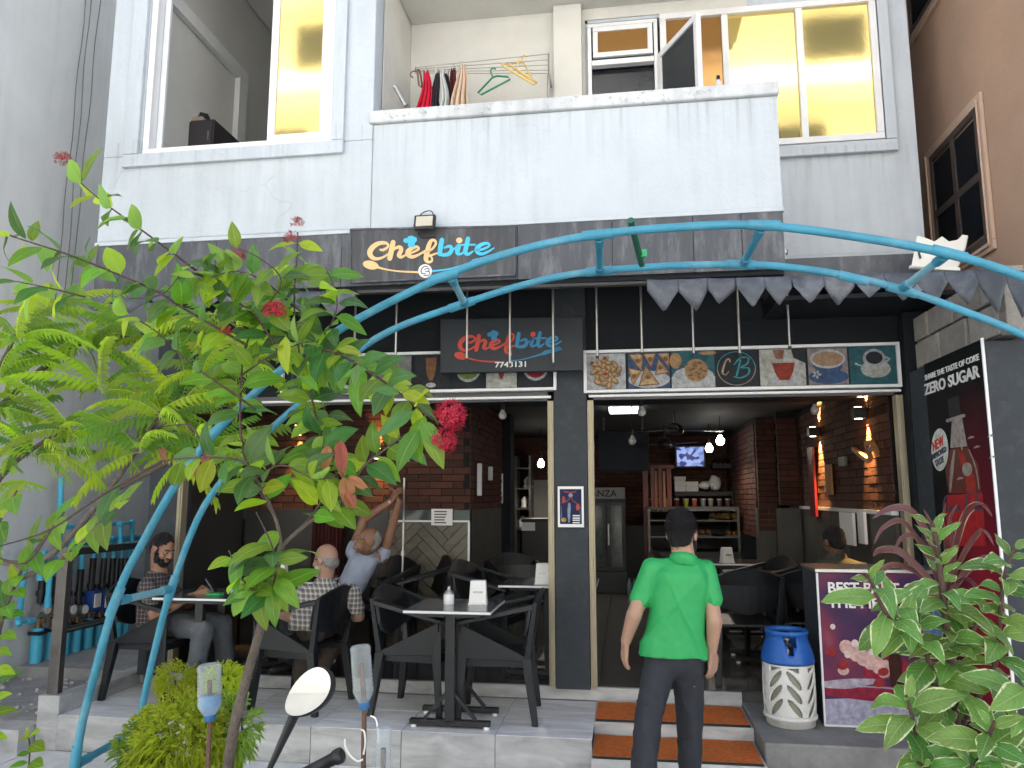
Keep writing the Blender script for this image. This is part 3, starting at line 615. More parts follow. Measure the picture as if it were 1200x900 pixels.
def rolls(t, mp, *_):
    p = pic(t, PW, mp); R_ = [(.5+.36*math.sqrt(i/24)*math.cos(i*2.4), .47+.4*math.sqrt(i/24)*math.sin(i*2.4), i*1.7) for i in range(24)]
    lay(p, 'roll_edges', PB3, lambda mb: [disc(mb, u, v, .125, .072, mp, .001+.0006*i, a, 14) for i, (u, v, a) in enumerate(R_)])
    lay(p, 'rolls', PB, lambda mb: [disc(mb, u, v+.008, .11, .058, mp, .0013+.0006*i, a, 14) for i, (u, v, a) in enumerate(R_)])
    lay(p, 'roll_tops', PB2, lambda mb: [disc(mb, u-.01, v+.022, .07, .026, mp, .00145+.0006*i, a, 12) for i, (u, v, a) in enumerate(R_)])
    lay(p, 'roll_filling', PR2, lambda mb: [disc(mb, u, v, .045, .045, mp, .017, 0, 10) for u, v in ((.15,.74),(.48,.86),(.5,.42))])
def samosa(t, mp, *_):
    p = pic(t, PBL, mp); lay(p, 'plate', PW, lambda mb: disc(mb, .5, .25, .5, .24, mp, .0004))
    tri = [((.0,.98),(.38,.98),(.33,.46)), ((.0,.6),(.33,.5),(.1,.04)), ((.36,.98),(.68,.98),(.56,.56)), ((.24,.06),(.76,.1),(.42,.66)), ((.64,.36),(.99,.42),(.73,.84)), ((.7,.98),(1,.98),(.99,.56))]
    def inset(q, k): cx, cy = sum(a for a, b in q)/3, sum(b for a, b in q)/3; return [(cx+(a-cx)*k, cy+(b-cy)*k) for a, b in q]
    lay(p, 'samosa_edges', PB3, lambda mb: [poly(mb, q, mp, .001+.0008*i) for i, q in enumerate(tri)])
    lay(p, 'samosas', PB, lambda mb: [poly(mb, inset(q, .86), mp, .0012+.0008*i) for i, q in enumerate(tri)])
    lay(p, 'samosa_tops', PB2, lambda mb: [poly(mb, [inset(q, .8)[0], inset(q, .8)[1], inset(q, .1)[2]], mp, .0014+.0008*i) for i, q in enumerate(tri)])
    lay(p, 'crisp_spots', PBR, lambda mb: [disc(mb, q[0][0]*.3+q[1][0]*.3+q[2][0]*.4, q[0][1]*.3+q[1][1]*.3+q[2][1]*.4, .07, .06, mp, .0016+.0008*i, i, 8) for i, q in enumerate(tri)])
def tart(t, mp, *_):
    p = pic(t, PT, mp); lay(p, 'plate', PW, lambda mb: (disc(mb, .5, .3, .48, .28, mp, .001), poly(mb, [(0,0),(1,0),(1,.3),(0,.3)], mp, .0006)))
    lay(p, 'pie', PB, lambda mb: (disc(mb, .57, .47, .27, .32, mp, .002), disc(mb, .1, .75, .14, .22, mp, .0025), disc(mb, .85, .95, .2, .06, mp, .0024)))
    lay(p, 'filling', PBR, lambda mb: [disc(mb, .57+.22*rr.uniform(-1,1), .47+.25*rr.uniform(-1,1), .035, .03, mp, .004+.0002*i, 0, 6) for i in range(26)])
def cb(t, mp, *_):
    p = pic(t, PD, mp)
    def ring(mb, k0, k1):
        n = 40
        for k in range(k0, k1):
            a, b = 2*math.pi*k/n, 2*math.pi*(k+1)/n
            mb.add([mp(.5+.45*math.cos(a), .5+.47*math.sin(a), .001), mp(.5+.45*math.cos(b), .5+.47*math.sin(b), .001), mp(.5+.43*math.cos(b), .5+.45*math.sin(b), .001), mp(.5+.43*math.cos(a), .5+.45*math.sin(a), .001)], [(0,1,2,3)])
    lay(p, 'ring', K('ring_gold', (.45,.35,.28)), lambda mb: ring(mb, 20, 40)); lay(p, 'ring', K('ring_teal', (.06,.35,.4)), lambda mb: ring(mb, 0, 20))
    lay(p, 'letter', K('letter_gold', (.5,.35,.24)), lambda mb: stroke(mb, [(.36,.68,.03),(.34,.76,.04),(.27,.72,.04),(.2,.52,.045),(.18,.38,.045),(.25,.33,.035),(.32,.42,.025)], mp, .002))
    lay(p, 'letter', K('letter_teal', (.04,.33,.36)), lambda mb: (stroke(mb, [(.6,.72,.045),(.55,.5,.045),(.5,.3,.045)], mp, .002), stroke(mb, [(.45,.6,.025),(.6,.78,.04),(.78,.78,.04),(.75,.62,.04),(.6,.52,.035),(.78,.5,.04),(.77,.34,.045),(.6,.24,.04),(.44,.27,.03)], mp, .0026)))
def tea(t, mp, *_):
    p = pic(t, PC, mp); lay(p, 'corner', PD, lambda mb: poly(mb, [(.75,.75),(1,.6),(1,1),(.7,1)], mp, .0008))
    lay(p, 'saucer', PW, lambda mb: disc(mb, .55, .17, .4, .13, mp, .001)); lay(p, 'handle', PW, lambda mb: stroke(mb, [(.75,.68,.04),(.93,.6,.05),(.88,.38,.05),(.7,.28,.04)], mp, .0015))
    lay(p, 'cup', PR2, lambda mb: poly(mb, [(.27,.62),(.77,.62),(.72,.35),(.63,.15),(.42,.15),(.32,.38)], mp, .002)); lay(p, 'rim', PC, lambda mb: poly(mb, [(.26,.72),(.78,.72),(.77,.63),(.27,.63)], mp, .0024))
    lay(p, 'pour', K('pour', (.35,.15,.1)), lambda mb: poly(mb, [(.3,.98),(.55,.98),(.52,.73),(.36,.73)], mp, .0021))
def milk(t, mp, *_):
    p = pic(t, K('mauve_card', (.3,.25,.26)), mp); lay(p, 'saucer', PBL, lambda mb: disc(mb, .5, .22, .5, .2, mp, .001)); lay(p, 'cup', PW, lambda mb: disc(mb, .5, .7, .45, .26, mp, .002))
    lay(p, 'bowl', PBL, lambda mb: poly(mb, [(.08,.6),(.92,.6),(.75,.3),(.5,.22),(.25,.3)], mp, .0015)); lay(p, 'tea_surface', PTAN, lambda mb: disc(mb, .5, .7, .39, .2, mp, .003))
    lay(p, 'blossom', PC, lambda mb: [disc(mb, .2+.07*math.cos(a), .28+.07*math.sin(a), .05, .03, mp, .004+.0003*a, a, 8) for a in (0,1.2,2.4,3.6,4.9)])
def coffee(t, mp, *_):
    p = pic(t, PT, mp); lay(p, 'saucer', PC, lambda mb: disc(mb, .52, .4, .3, .24, mp, .001)); lay(p, 'spoon', PW, lambda mb: stroke(mb, [(.13,.55,.05),(.22,.5,.03),(.5,.42,.02)], mp, .0015))
    lay(p, 'cup', PW, lambda mb: (disc(mb, .5, .68, .23, .26, mp, .002), stroke(mb, [(.7,.72,.05),(.8,.66,.05),(.7,.56,.05)], mp, .0018))); lay(p, 'coffee_surface', PD, lambda mb: disc(mb, .5, .7, .17, .17, mp, .003))
tl = [(687,733,rolls),(736,785,samosa),(787,838,tart),(838,889,cb),(891,945,tea),(948,995,milk),(997,1056,coffee)]
sign_box('picture_box', 'long picture box of pastries and cups over the right doorway', 683.5, 1058, (409, 402), (458.5, 455), 5.8, tl)
def drink(bgm, m2, u0, u1, vr):
    def f(t, mp, *_):
        p = pic(t, bgm, mp)
        lay(p, 'drink_glass', m2, lambda mb: poly(mb, [(u0,vr),(u1,vr),(u1-.04,.45),((u0+u1)/2+.04,.25),((u0+u1)/2-.04,.25),(u0+.04,.45)], mp, .002))
        lay(p, 'glass_foot', PW, lambda mb: disc(mb, (u0+u1)/2, .12, .14, .07, mp, .002))
    return f
def bowl(bgm, m2, ru=.4):
    def f(t, mp, *_):
        p = pic(t, bgm, mp); lay(p, 'bowl_rim', PW, lambda mb: disc(mb, .5, .6, ru*.95, .42, mp, .0015)); lay(p, 'soup', m2, lambda mb: disc(mb, .5, .63, ru*.85, .37, mp, .003))
        lay(p, 'garnish', PD, lambda mb: disc(mb, .12, .5, .06, .2, mp, .0035))
    return f
tl = [(340,380,bowl(PT, PTAN)),(382,428,drink(PD, PR2, .3, .6, .8)),(438,481,drink(K('grey_card',(.25,.25,.24)), PGR, .35, .65, .8)),(485,527,drink(PD, PBR, .3, .62, .92)),(529,567,bowl(PD, PGR, .42)),(569,605,drink(PC, PR2, .35, .65, .95)),(607,648,bowl(PD, K('beet', (.3,.02,.04)), .4))]
sign_box('picture_box', 'shorter picture box of drinks half hidden by leaves over the left doorway', 330, 652, (413, 411), (461, 459), 5.8, tl)
# ================================================================== thin rods hanging under the awning
for i, (px, y0, y1, wb) in enumerate(((463.5,345,420,'above the dark drink picture'),(547,350,420,'on the first letter of the inner sign'),(597.5,348,426,'on the middle of the inner sign'),(648.5,342,425,'on the last letter of the inner sign'),(700,335,417,'over the pastry roll picture'),(752.5,338,413,'over the samosa picture'),(813,338,414,'over the pie picture'),(867,338,414,'over the CB monogram'),(925.5,335,406,'over the milk tea picture'),(415.5,350,400,'left of all, beside the leaves'))):
    a, b = at(px, y0, 5.45), at(px, y1, 5.45); a.x = b.x; a.z = 3.418
    r = thing('hanging_rod', 'thin white rod hanging ' + wb, 'rod', b, 'thin rods hanging under the awning')
    obj('rod', MB().tube([a, b], .009, 8), M['steel'], r)
    obj('end_cap', MB().tube([b, b - Vector((0,0,.02))], .012, 8), M['black_metal'], r)
    obj('ceiling_clip', MB().tube([a - Vector((0,0,.03)), a], .022, 8), M['steel'], r)
# ================================================================== menu poster on the column
po = thing('poster', 'dark blue food poster in a white frame on the grey column', 'poster', at(669, 595, 5.82))
a, b = at(653.5, 570, 5.825), at(684.5, 618, 5.825)
obj('frame', MB().box(a.x, b.x, 5.815, 5.838, b.z, a.z), M['bright_white'], po, bevel=.003)
mp = lambda u, v, l: Vector((a.x+.016 + (b.x-a.x-.032)*u, 5.813 - l, b.z+.024 + (a.z-b.z-.044)*v))
pp = obj('print', MB().add([mp(0,0,0), mp(1,0,0), mp(1,1,0), mp(0,1,0)], [(0,1,2,3)]), K('poster_blue', (.02,.025,.1)), po)
lay(pp, 'figure', K('poster_red', (.5,.1,.07)), lambda mb: (disc(mb, .18,.7,.08,.1,mp,.001), disc(mb,.82,.48,.08,.1,mp,.001), stroke(mb, [(.5,.78,.03),(.35,.66,.02),(.1,.6,.02)], mp, .0012), stroke(mb, [(.5,.78,.03),(.62,.66,.02),(.9,.55,.02)], mp, .0016), stroke(mb, [(.2,.93,.03),(.5,.9,.03),(.75,.93,.03)], mp, .0018)))
lay(pp, 'pattern', K('poster_pale', (.3,.4,.55)), lambda mb: (stroke(mb, [(.44,.55,.12),(.42,.35,.14),(.42,.08,.08)], mp, .001), disc(mb,.5,.82,.1,.06,mp,.0013), stroke(mb, [(.08,.5,.015),(.08,.1,.015)], mp, .0011), stroke(mb, [(.93,.5,.015),(.93,.1,.015)], mp, .0012)))
lay(pp, 'caption', P_wh, lambda mb: [stroke(mb, [(.6,v,.035),(.9,v,.035)], mp, .001+v*.001) for v in (.24,.17,.11,.04)])
lay(pp, 'dish', K('poster_yellow', (.7,.45,.1)), lambda mb: disc(mb,.17,.12,.12,.06,mp,.001))
# ================================================================== awning valances with pointed teeth
def valance(name, label, pts, top, tooth, dx0, ph=0, tip=None):
    """pts: bottom outline along the run as 3-D top-edge points; teeth hang from it"""
    t = thing(name, label, 'awning', pts[0], 'grey scalloped awning strips')
    n = len(pts) - 1
    ra = random.Random(ph + 5)
    for i in range(n):
        a, b = Vector(pts[i]), Vector(pts[i+1]); nx = 10; tipx = ra.uniform(.36,.64); tl2 = ra.uniform(.82,1.12); cu_ = ra.uniform(-.03,.03)
        mb = MB(); vs = []
        for j in range(nx+1):
            s = j/nx; e = a.lerp(b, s); depth = .075 + (tooth-.04)*tl2*(s/tipx if s < tipx else (1-s)/(1-tipx))*(1 if not tip else tip[i])
            for k in range(4):
                q = k/3; wob = .01*noise.noise((e.x*9, q*2+ph, i*.7)) + .008*math.sin(s*math.pi)*q + (-.012*q) + cu_*q*q
                vs.append(e + Vector((.006*noise.noise((i, q*3, s*4)), wob - .018*q, -depth*q)))
        fs = [(j*4+k, (j+1)*4+k, (j+1)*4+k+1, j*4+k+1) for j in range(nx) for k in range(3)]
        mb.add(vs, fs, True)
        o = obj('awning_tooth', mb, M['awning'], t); sd = o.modifiers.new('thick', 'SOLIDIFY'); sd.thickness = .004
        if top:
            mb = MB(); vs = []
            for j in range(nx+1):
                e = a.lerp(b, j/nx)
                for k in range(4):
                    q = k/3; vs.append(e + Vector((0, .14*q, top*q*1.0 + .012*noise.noise((e.x*7, q*3, 1)))) + Vector((0,.002,-.012)))
            mb.add(vs, fs, True); o = obj('awning_top', mb, M['awning'], t); sd = o.modifiers.new('thick', 'SOLIDIFY'); sd.thickness = .004
    return t
ys = [(758,327),(794,327),(829,325),(862,325),(895,324),(927,323),(964,322),(1000,321),(1035,319),(1070,319),(1106,317),(1142,316),(1176,314),(1215,318),(1250,330)]
pts = []
for i, (x, y) in enumerate(ys):
    Y = 4.86 if x < 980 else 4.86 - (x-980)*.0034
    pts.append(at(x, y + 1, Y))
valance('awning', 'grey vinyl awning strip with pointed teeth running to the right corner', pts, .05, .175, 0, 0, [1,1,.75,.9,.95,1,.85,.6,.95,1,.9,1.3,1.25,1])
pts = [at(x, 342 - (415-x)*.008, 4.93) for x in (95,140,182,222,262,302,340,378,417)]
valance('awning', 'torn grey awning strip behind the shrub left of the signboard', pts, 0, .15, 0, 2)
bt = tag(obj('awning_batten', MB().beam(at(420, 343, 4.97), at(760, 332, 4.97), .05, .02), M['black_metal']), 'dark bare batten between the two awning strips under the sign', 'batten')
# torn white plastic panel on the roof edge
tp = MB(); prof = [(1068,312),(1075,276),(1085,279),(1095,283),(1104,277),(1112,283),(1122,281),(1128,275),(1134,276),(1131,290),(1124,308),(1121,315)]
tp.prism([at(x, y, 5.05 + .0009*(x-1100)) for x, y in prof], (.01, .014, 0))
bp_ = thing('broken_panel', 'broken white plastic panel with a torn top above the right awning', 'panel', at(1100, 312, 5.05))
obj('sheet', tp, M['cream_vinyl'], bp_); obj('stain', MB().tube([at(1079,291,5.02), at(1077,297,5.02), at(1079,303,5.02)], .006, 6), M['black_metal'], bp_)
obj('base_strip', MB().beam(at(1066, 313, 5.06), at(1124, 316, 5.06), .03, .02), M['cream_vinyl'], bp_)
# ================================================================== INSIDE THE CAFE
BRK = {}
def brick_wall(name, label, o, u, n, width, height, top_n=300, cat='wall', L=.222, h=.066, g=.009, sort=None):
    """bricks laid on a backing; the wall stands at o, runs along u, faces n"""
    o, u, n = Vector(o), Vector(u), Vector(n); z = Vector((0,0,1)); t = thing(name, label, cat, o)
    a = o - n*.012
    obj('backing', MB().prism([a, a + u*width, a + u*width + z*height, a + z*height], -n*.06), M['grout'], t)
    m3 = Matrix((u, n, z)).transposed().to_4x4()
    def bm_(w):
        w = round(w, 3)
        if w not in BRK: BRK[w] = MB().box(0, w, -.012, 0, 0, h - g).mesh('brick', M['brick'])
        return BRK[w]
    ps = []
    for r in range(int(height / h)):
        x = -(.5*L if r % 2 else 0)
        while x < width - .02:
            x0, x1 = max(x, 0), min(x + L - g, width - .002)
            if x1 - x0 > .03: ps.append((x0, r*h, x1 - x0))
            x += L
    c = o + u*width/2
    ps.sort(key=lambda p: ((o + u*(p[0]+.1) + z*p[1]) - EYE).length)
    rest = MB()
    for i, (x, zz, w) in enumerate(ps):
        m = m3.copy(); m.translation = o + u*x + z*zz + n*random.uniform(-.003, .003)
        if i < top_n: piece('brick', bm_(w), t, m)
        else: rest.join(MB().box(0, w, -.012, 0, 0, h - g), m)
    if rest.v: r_ = obj('brickwork', rest, M['brick'], t); r_['kind'] = 'stuff'
    return t
M['panel'] = mat('grey_laminate', (.075,.073,.066), .45, vary=.12, vscale=3)
M['panel_dark'] = mat('dark_laminate', (.03,.03,.029), .45, vary=.15, vscale=3)
M['ceil'] = mat('ceiling_grey', (.045,.05,.055), .8, vary=.08)
M['redwood'] = mat('red_stained_wood', (.12,.018,.012), .4, vary=.2, stretch=(8,8,1))
M['plank'] = wood_tile('greige_plank', (.115,.103,.08), .3, (1,1,6), .5)
M['oak'] = mat('warm_wood', (.3,.14,.05), .5, vary=.25, stretch=(2,2,9))
M['black'] = mat('matt_black', (.008,.008,.009), .5)
M['clear'] = mat('clear_glass', (.9,.95,.95), .03, transm=1, ior=1.2, alpha=.25)
BK = 12.3
M['steel_dim'] = mat('dimmed_counter_steel', (.13,.13,.125), .4, metal=.6, vary=.15)  # darkened copy of steel, the indoor dimness put into its colour
# shell: ceiling, beam, linings
structure('ceiling', MB().box(-3.72, 2.1, 6.15, BK+.3, 2.66, 2.72), M['ceil'])
structure('ceiling_beam', MB().box(-3.72, 1.95, 6.55, 6.85, 2.5, 2.657), M['navy'])
XW = 1.94
y1 = atx(937, 560, XW).y; x2 = at(913, 560, y1).x; y2 = y1 + .32; x3 = at(888, 560, y2).x
print('right wall', XW, y1, x2, y2, x3)
zt = 1.60
rw = thing('wall_panel', 'grey laminate wainscot along the right wall of the cafe', 'wall panel', (XW, 7, .32))
for i in range(5):
    a = 6.06 + i*(y1-6.06)/5; obj('panel', MB().box(XW+.005, XW+.03, a+.004, a+(y1-6.06)/5-.004, .32, zt-.04), M['panel'], rw)
obj('backing', MB().box(XW+.031, XW+.12, 6.06, BK, .32, 2.66), M['panel_dark'], rw)
obj('dado_rail', MB().box(XW-.02, XW+.03, 6.06, y1, zt-.04, zt-.01), M['alu'], rw)
obj('pier_panel', MB().box(x2, XW, y1+.01, y1+.3, .32, zt-.04).box(x3, x2-.001, y2+.01, y2+.3, .32, zt-.04), M['panel'], rw)
brick_wall('brick_wall', 'red brick tiled side wall lit by two amber wall lamps', (XW, 6.06, zt), (0,1,0), (-1,0,0), y1-6.06, 1.05)
brick_wall('brick_pier', 'narrow brick pier at the end of the lamp lit side wall', (x2, y1, zt), (1,0,0), (0,-1,0), XW-x2, 1.05, cat='pier')
brick_wall('brick_pier', 'wider dark brick pier stepping out behind the narrow one', (x3, y2, zt-.3), (1,0,0), (0,-1,0), x2-x3+.06, 1.32, cat='pier')
brick_wall('brick_wall', 'pale lit brick side wall running back beside the hanging bulbs', (x3+.02, y2+.32, 1.2), (0,1,0), (-1,0,0), BK-y2-.32, 1.45, 220)
xa, xb = -2.4, x3+.01
brick_wall('brick_wall', 'red brick back wall behind the fridge and the television', (xa, BK, 1.25), (1,0,0), (0,-1,0), xb-xa, 1.42, 300)
obj('lower_wall', MB().box(-3.7, xb, BK+.02, BK+.1, .32, 1.249).box(-3.7, xa, BK+.02, BK+.1, 1.25, 2.66), M['panel'], rw)
# left brick wall facing the street, with a herringbone dado
YL = 7.05; xr_ = at(551, 560, YL).x; zl = at(480, 611, YL).z; zb = at(480, 597, YL).z
brick_wall('brick_wall', 'dark brick wall facing the street behind the stretching man', (-3.7, YL, zb), (1,0,0), (0,-1,0), xr_+3.7, 2.66-zb, 300)
hb = thing('wall_panel', 'herringbone plank wainscot under the left brick wall', 'wall panel', (-2.2, YL, .32))
obj('backing', MB().box(-3.7, xr_, YL+.012, YL+.08, .32, zb-.002), M['grout'], hb)
x0h = at(408, 650, YL).x
obj('trim', MB().box(x0h, xr_, YL-.022, YL+.01, zl-.005, zl+.012).box(xr_-.015, xr_+.003, YL-.02, YL+.011, .32, zl-.006), M['alu'], hb)
obj('glass_strip', MB().box(-3.7, xr_, YL-.012, YL+.011, zl+.014, zb-.004), mat('teal_glass_strip', (.06,.075,.075), .1), hb)
pw = .085; kk = 4
def clip_poly(q):
    def cut(poly_, f):
        out = []
        for i in range(len(poly_)):
            p, r = poly_[i], poly_[(i+1) % len(poly_)]; fp, fr_ = f(p), f(r)
            if fp >= 0: out.append(p)
            if fp*fr_ < 0: t = fp/(fp-fr_); out.append((p[0]+(r[0]-p[0])*t, p[1]+(r[1]-p[1])*t))
        return out
    for f in (lambda p: p[0]-x0h, lambda p: xr_-.018-p[0], lambda p: p[1]-.34, lambda p: zl-.008-p[1]):
        q = cut(q, f)
        if len(q) < 3: return None
    return q
s2 = math.sqrt(.5); gp = .03
for m_ in range(-6, 10):
    for j in range(-30, 40):
        for (ax, ay, bx, by) in ((0, 0, kk, 1), (kk, 1-kk, kk+1, 1)):
            c4 = [(ax+gp, ay+gp), (bx-gp, ay+gp), (bx-gp, by-gp), (ax+gp, by-gp)]
            q = [((x + j + 2*kk*m_)*pw, (y + j)*pw) for x, y in c4]
            q = clip_poly([(x0h + (x - y)*s2, .34 + (x + y)*s2) for x, y in q])
            if q: obj('plank', MB().prism([(x, YL-.012+random.uniform(-.002,.002), z) for x, z in q], (0,.02,0)), M['plank'], hb)
# return wall and dark post beyond it
xp0, xp1 = at(583, 560, 8.9).x, at(598, 560, 8.9).x
brick_wall('brick_wall', 'short dark brick return wall with a switch strip', (xr_+.006, 8.9, zb), (0,-1,0), (1,0,0), 8.9-YL, 2.66-zb, 200)
obj('return_panel', MB().box(xr_-.06, xr_-.003, YL+.09, 8.9, .32, zb), M['panel'], hb)
dp = tag(obj('inner_column', MB().box(xp0, xp1, 8.9, 9.2, .32, 2.655), M['navy'], bevel=.006), 'dark square inner column between left brick wall and kitchen', 'column')
for k, (px, yy0, yy1, lab) in enumerate(((552, 543, 581, 'bright steel tube strip on the left return wall, nearer one'), (564, 547, 563, 'short pale switch strip on the left return wall'), (585, 555, 590, 'pale slim strip on the dark inner column'))):
    Yk = 7.3 if k == 0 else (7.9 if k == 1 else 8.88)
    p0, p1 = at(px, yy0, Yk), at(px, yy1, Yk); xk = xr_ + .02 if k < 2 else p0.x
    tag(obj('wall_strip', MB().box(xk, xk+.045, Yk-.03, Yk+.012, p1.z, p0.z), M['alu'], bevel=.008), lab, 'strip')
# curtain at the far left
cu = MB(); n = 60; vs = []; cx0, cx1 = at(366, 620, 6.85).x, at(404, 620, 6.85).x
for i in range(n+1):
    x = cx0 + (cx1-cx0)*i/n; y = 6.85 + .03*math.sin(i*.9) + .012*math.sin(i*2.3)
    for z in (.34, 1.2, zb+.35): vs.append((x, y, z))
cu.add(vs, [(i*3+k, i*3+3+k, i*3+4+k, i*3+1+k) for i in range(n) for k in range(2)], True)
c_ = tag(obj('curtain', cu, mat('maroon_cloth', (.05,.006,.008), .9, vary=.2)), 'dark maroon curtain beside the brick wall', 'curtain')
obj('curtain_rail', MB().tube([(cx0-.05, 6.85, zb+.37), (cx1+.05, 6.85, zb+.37)], .012, 8), M['steel'], c_)
lw = thing('wall_panel', 'dark grey wall panel behind the bearded man at left', 'wall panel', (-3.5, 6.2, .32))
obj('panel', MB().box(-3.62, -2.2, 7.02, 7.04, .32, zb), M['panel_dark'], lw); obj('side_panel', MB().box(-3.72, -3.64, 6.08, 7.0, .32, 2.66), M['panel_dark'], lw)
# posters and papers on the walls
def sheet(lab, px, py, Y, w, h, m='paper', lines=0, cat='notice', name='paper_notice'):
    c = at(px, py, Y); t = tag(obj(name, MB().box(c.x-w/2, c.x+w/2, Y-.006, Y, c.z-h/2, c.z+h/2), M[m] if isinstance(m, str) else m), lab, cat)
    if lines:
        mb = MB()
        for i in range(lines): zz = c.z + h/2 - (i+1)*h/(lines+1); mb.box(c.x-w*.36, c.x+w*random.uniform(.1,.36), Y-.008, Y-.0065, zz-.006, zz+.006)
        obj('printed_line', mb, M['alu_dark'], t)
    return t
sheet('white paper notice on the left wainscot', 518, 606, YL-.03, .2, .15, lines=5)
tpst = sheet('red and white poster on the dark wall behind the shrub', 252, 640, 6.95, .17, .32, lines=0, cat='poster', name='poster')
obj('print', MB().obox(at(252, 636, 6.935), (.12,.004,.2)), mat('poster_red_print', (.35,.04,.03), .5), tpst)
# glazed partition posts inside the right opening
def gpost(lab, px, y0, y1, Y, m='alu'):
    a, b = at(px, y0, Y), at(px, y1, Y)
    t = thing('partition_post', lab, 'post', b, 'slim partition posts'); obj('post', MB().box(a.x-.007, a.x+.007, Y-.007, Y+.007, b.z, a.z), M['steel'], t); obj('clamp', MB().box(a.x-.014, a.x+.014, Y-.014, Y+.014, (a.z+b.z)/2-.02, (a.z+b.z)/2+.02), M['steel'], t)
gpost('slim pale post beside the stretching man', 474, 560, 740, 6.6)
# ---- wall lamps with real up and down light
def sconce(lab, c, n, e=100):
    c = Vector(c); n = Vector(n); t = thing('wall_lamp', lab, 'lamp', c, 'black up and down wall lamps')
    w = n.cross(Vector((0,0,1)))
    b = MB().prism([c + w*.05 + Vector((0,0,-.045)), c - w*.05 + Vector((0,0,-.045)), c - w*.05 + Vector((0,0,.045)), c + w*.05 + Vector((0,0,.045))], n*.1)
    obj('housing', b, M['black_metal'], t, bevel=.006)
    for s in (1, -1):
        ld = bpy.data.lights.new('lamp_light', 'SPOT'); ld.energy = e; ld.color = (1, .52, .16); ld.spot_size = R(52); ld.spot_blend = .6; ld.shadow_soft_size = .02
        lo = bpy.data.objects.new('lamp_light', ld); C.objects.link(lo); lo.parent = t
        lo.location = n*.028 + Vector((0,0,s*.055)); lo.rotation_euler = (-n*.2 + Vector((0,0,s))).to_track_quat('-Z','Y').to_euler()
        obj('lens', MB().lathe([(.03, 0), (.03, .003)], c + n*.055 + Vector((0,0,s*.047)), 12), M['lamp_on'], t)
M['lamp_on'] = mat('lit_amber_lens', (1,.6,.2), .5, emit=(1,.55,.18), es=6)
M['bulb_on'] = mat('lit_bulb', (1,1,1), .5, emit=(1,.93,.8), es=8)
M['bulb_off'] = mat('unlit_bulb', (.6,.6,.58), .2)
s1 = atx(959, 506, XW-.012); s2_ = atx(1014, 484, XW-.012)
sconce('black wall lamp throwing amber light, the farther one on the right wall', s1, (-1,0,0))
sconce('black wall lamp throwing amber light above the wooden letters', s2_, (-1,0,0))
sconce('black wall lamp glowing behind the shrub leaves on left brick wall', at(352, 505, YL-.013), (0,-1,0), 16)
sconce('black wall lamp behind the red flower head on left brick wall', at(444, 532, YL-.013), (0,-1,0), 9)
# ---- bulbs
def bulb(lab, px, py, Y, lit, e=0, r=.035):
    c = at(px, py, Y); t = thing('pendant_bulb', lab, 'bulb', c, 'bare bulbs hanging from the ceiling')
    obj('globe', MB().lathe([(0,-r*1.2),(r*.7,-r),(r,-r*.3),(r*.95,r*.2),(r*.5,r*.9),(r*.42,r*1.3)], c, 14), M['bulb_on' if lit else 'bulb_off'], t)
    obj('socket', MB().tube([c + Vector((0,0,r*1.2)), c + Vector((0,0,r*2.6))], r*.5, 10), M['black_metal'], t)
    obj('cord', MB().tube([c + Vector((0,0,r*2.6)), Vector((c.x, c.y, 2.66 if Y > 6.86 else 2.6))], .005, 6), M['black'], t)
    if lit:
        ld = bpy.data.lights.new('bulb_light', 'SPOT'); ld.spot_size = R(165); ld.spot_blend = .6; ld.energy = e*1.6; ld.color = (1,.88,.72); ld.shadow_soft_size = .05
        lo = bpy.data.objects.new('bulb_light', ld); C.objects.link(lo); lo.parent = t; lo.location = (0,-.02,-r*1.2-.06)
bulb('lit bulb hanging in the right room, the brighter nearer one', 844, 516, 9.6, True, 3, .05)
bulb('lit bulb hanging just behind the brighter one by the television', 831, 525, 10.6, True, 3, .05)
bulb('lit bulb in the kitchen gap beside the left jamb', 634, 543, 11, True, 3, .05)
bulb('unlit bulb under the beam near the left end of the right doorway', 752, 482, 6.5, False)
bulb('unlit bulb hanging lower in front of the dark hanging panel', 741, 516, 8, False, 0, .04)
bulb('unlit bulb hanging in the left doorway', 589, 486, 6.5, False)
bulb('unlit bulb near the right wall lamp', 955, 480, 7.2, False, 0, .04)
lp = at(731, 493, 8.6)
led = thing('ceiling_light', 'lit white rectangular ceiling lamp in the right room', 'lamp', (lp.x, lp.y, 2.655))
obj('diffuser', MB().box(lp.x-.15, lp.x+.15, lp.y-.35, lp.y+.1, 2.618, 2.64), mat('lit_diffuser', (1,1,1), .5, emit=(1,.98,.95), es=2.2), led)
obj('frame', MB().box(lp.x-.165, lp.x+.165, lp.y-.365, lp.y+.115, 2.641, 2.658), M['alu'], led)
# ---- ceiling fans
def fan(lab, px, py, Y, a0):
    c = at(px, py, Y); t = thing('ceiling_fan', lab, 'fan', c, 'dark ceiling fans')
    obj('motor', MB().lathe([(0,-.05),(.09,-.05),(.11,0),(.08,.05),(.03,.08)], c, 16), M['black_metal'], t)
    obj('rod', MB().tube([c + Vector((0,0,.07)), Vector((c.x, c.y, 2.66))], .012, 8), M['black_metal'], t)
    for k in range(3):
        a = a0 + k*2.094; d = Vector((math.cos(a), math.sin(a), 0)); obj('blade', MB().beam(c + d*.1, c + d*.6, .12, .008), M['black_metal'], t)
fan('dark ceiling fan in front of the television wall, nearer one', 790, 504, 8.8, .4)
fan('dark ceiling fan farther back beside the hanging panel', 779, 521, 10.6, 1.2)
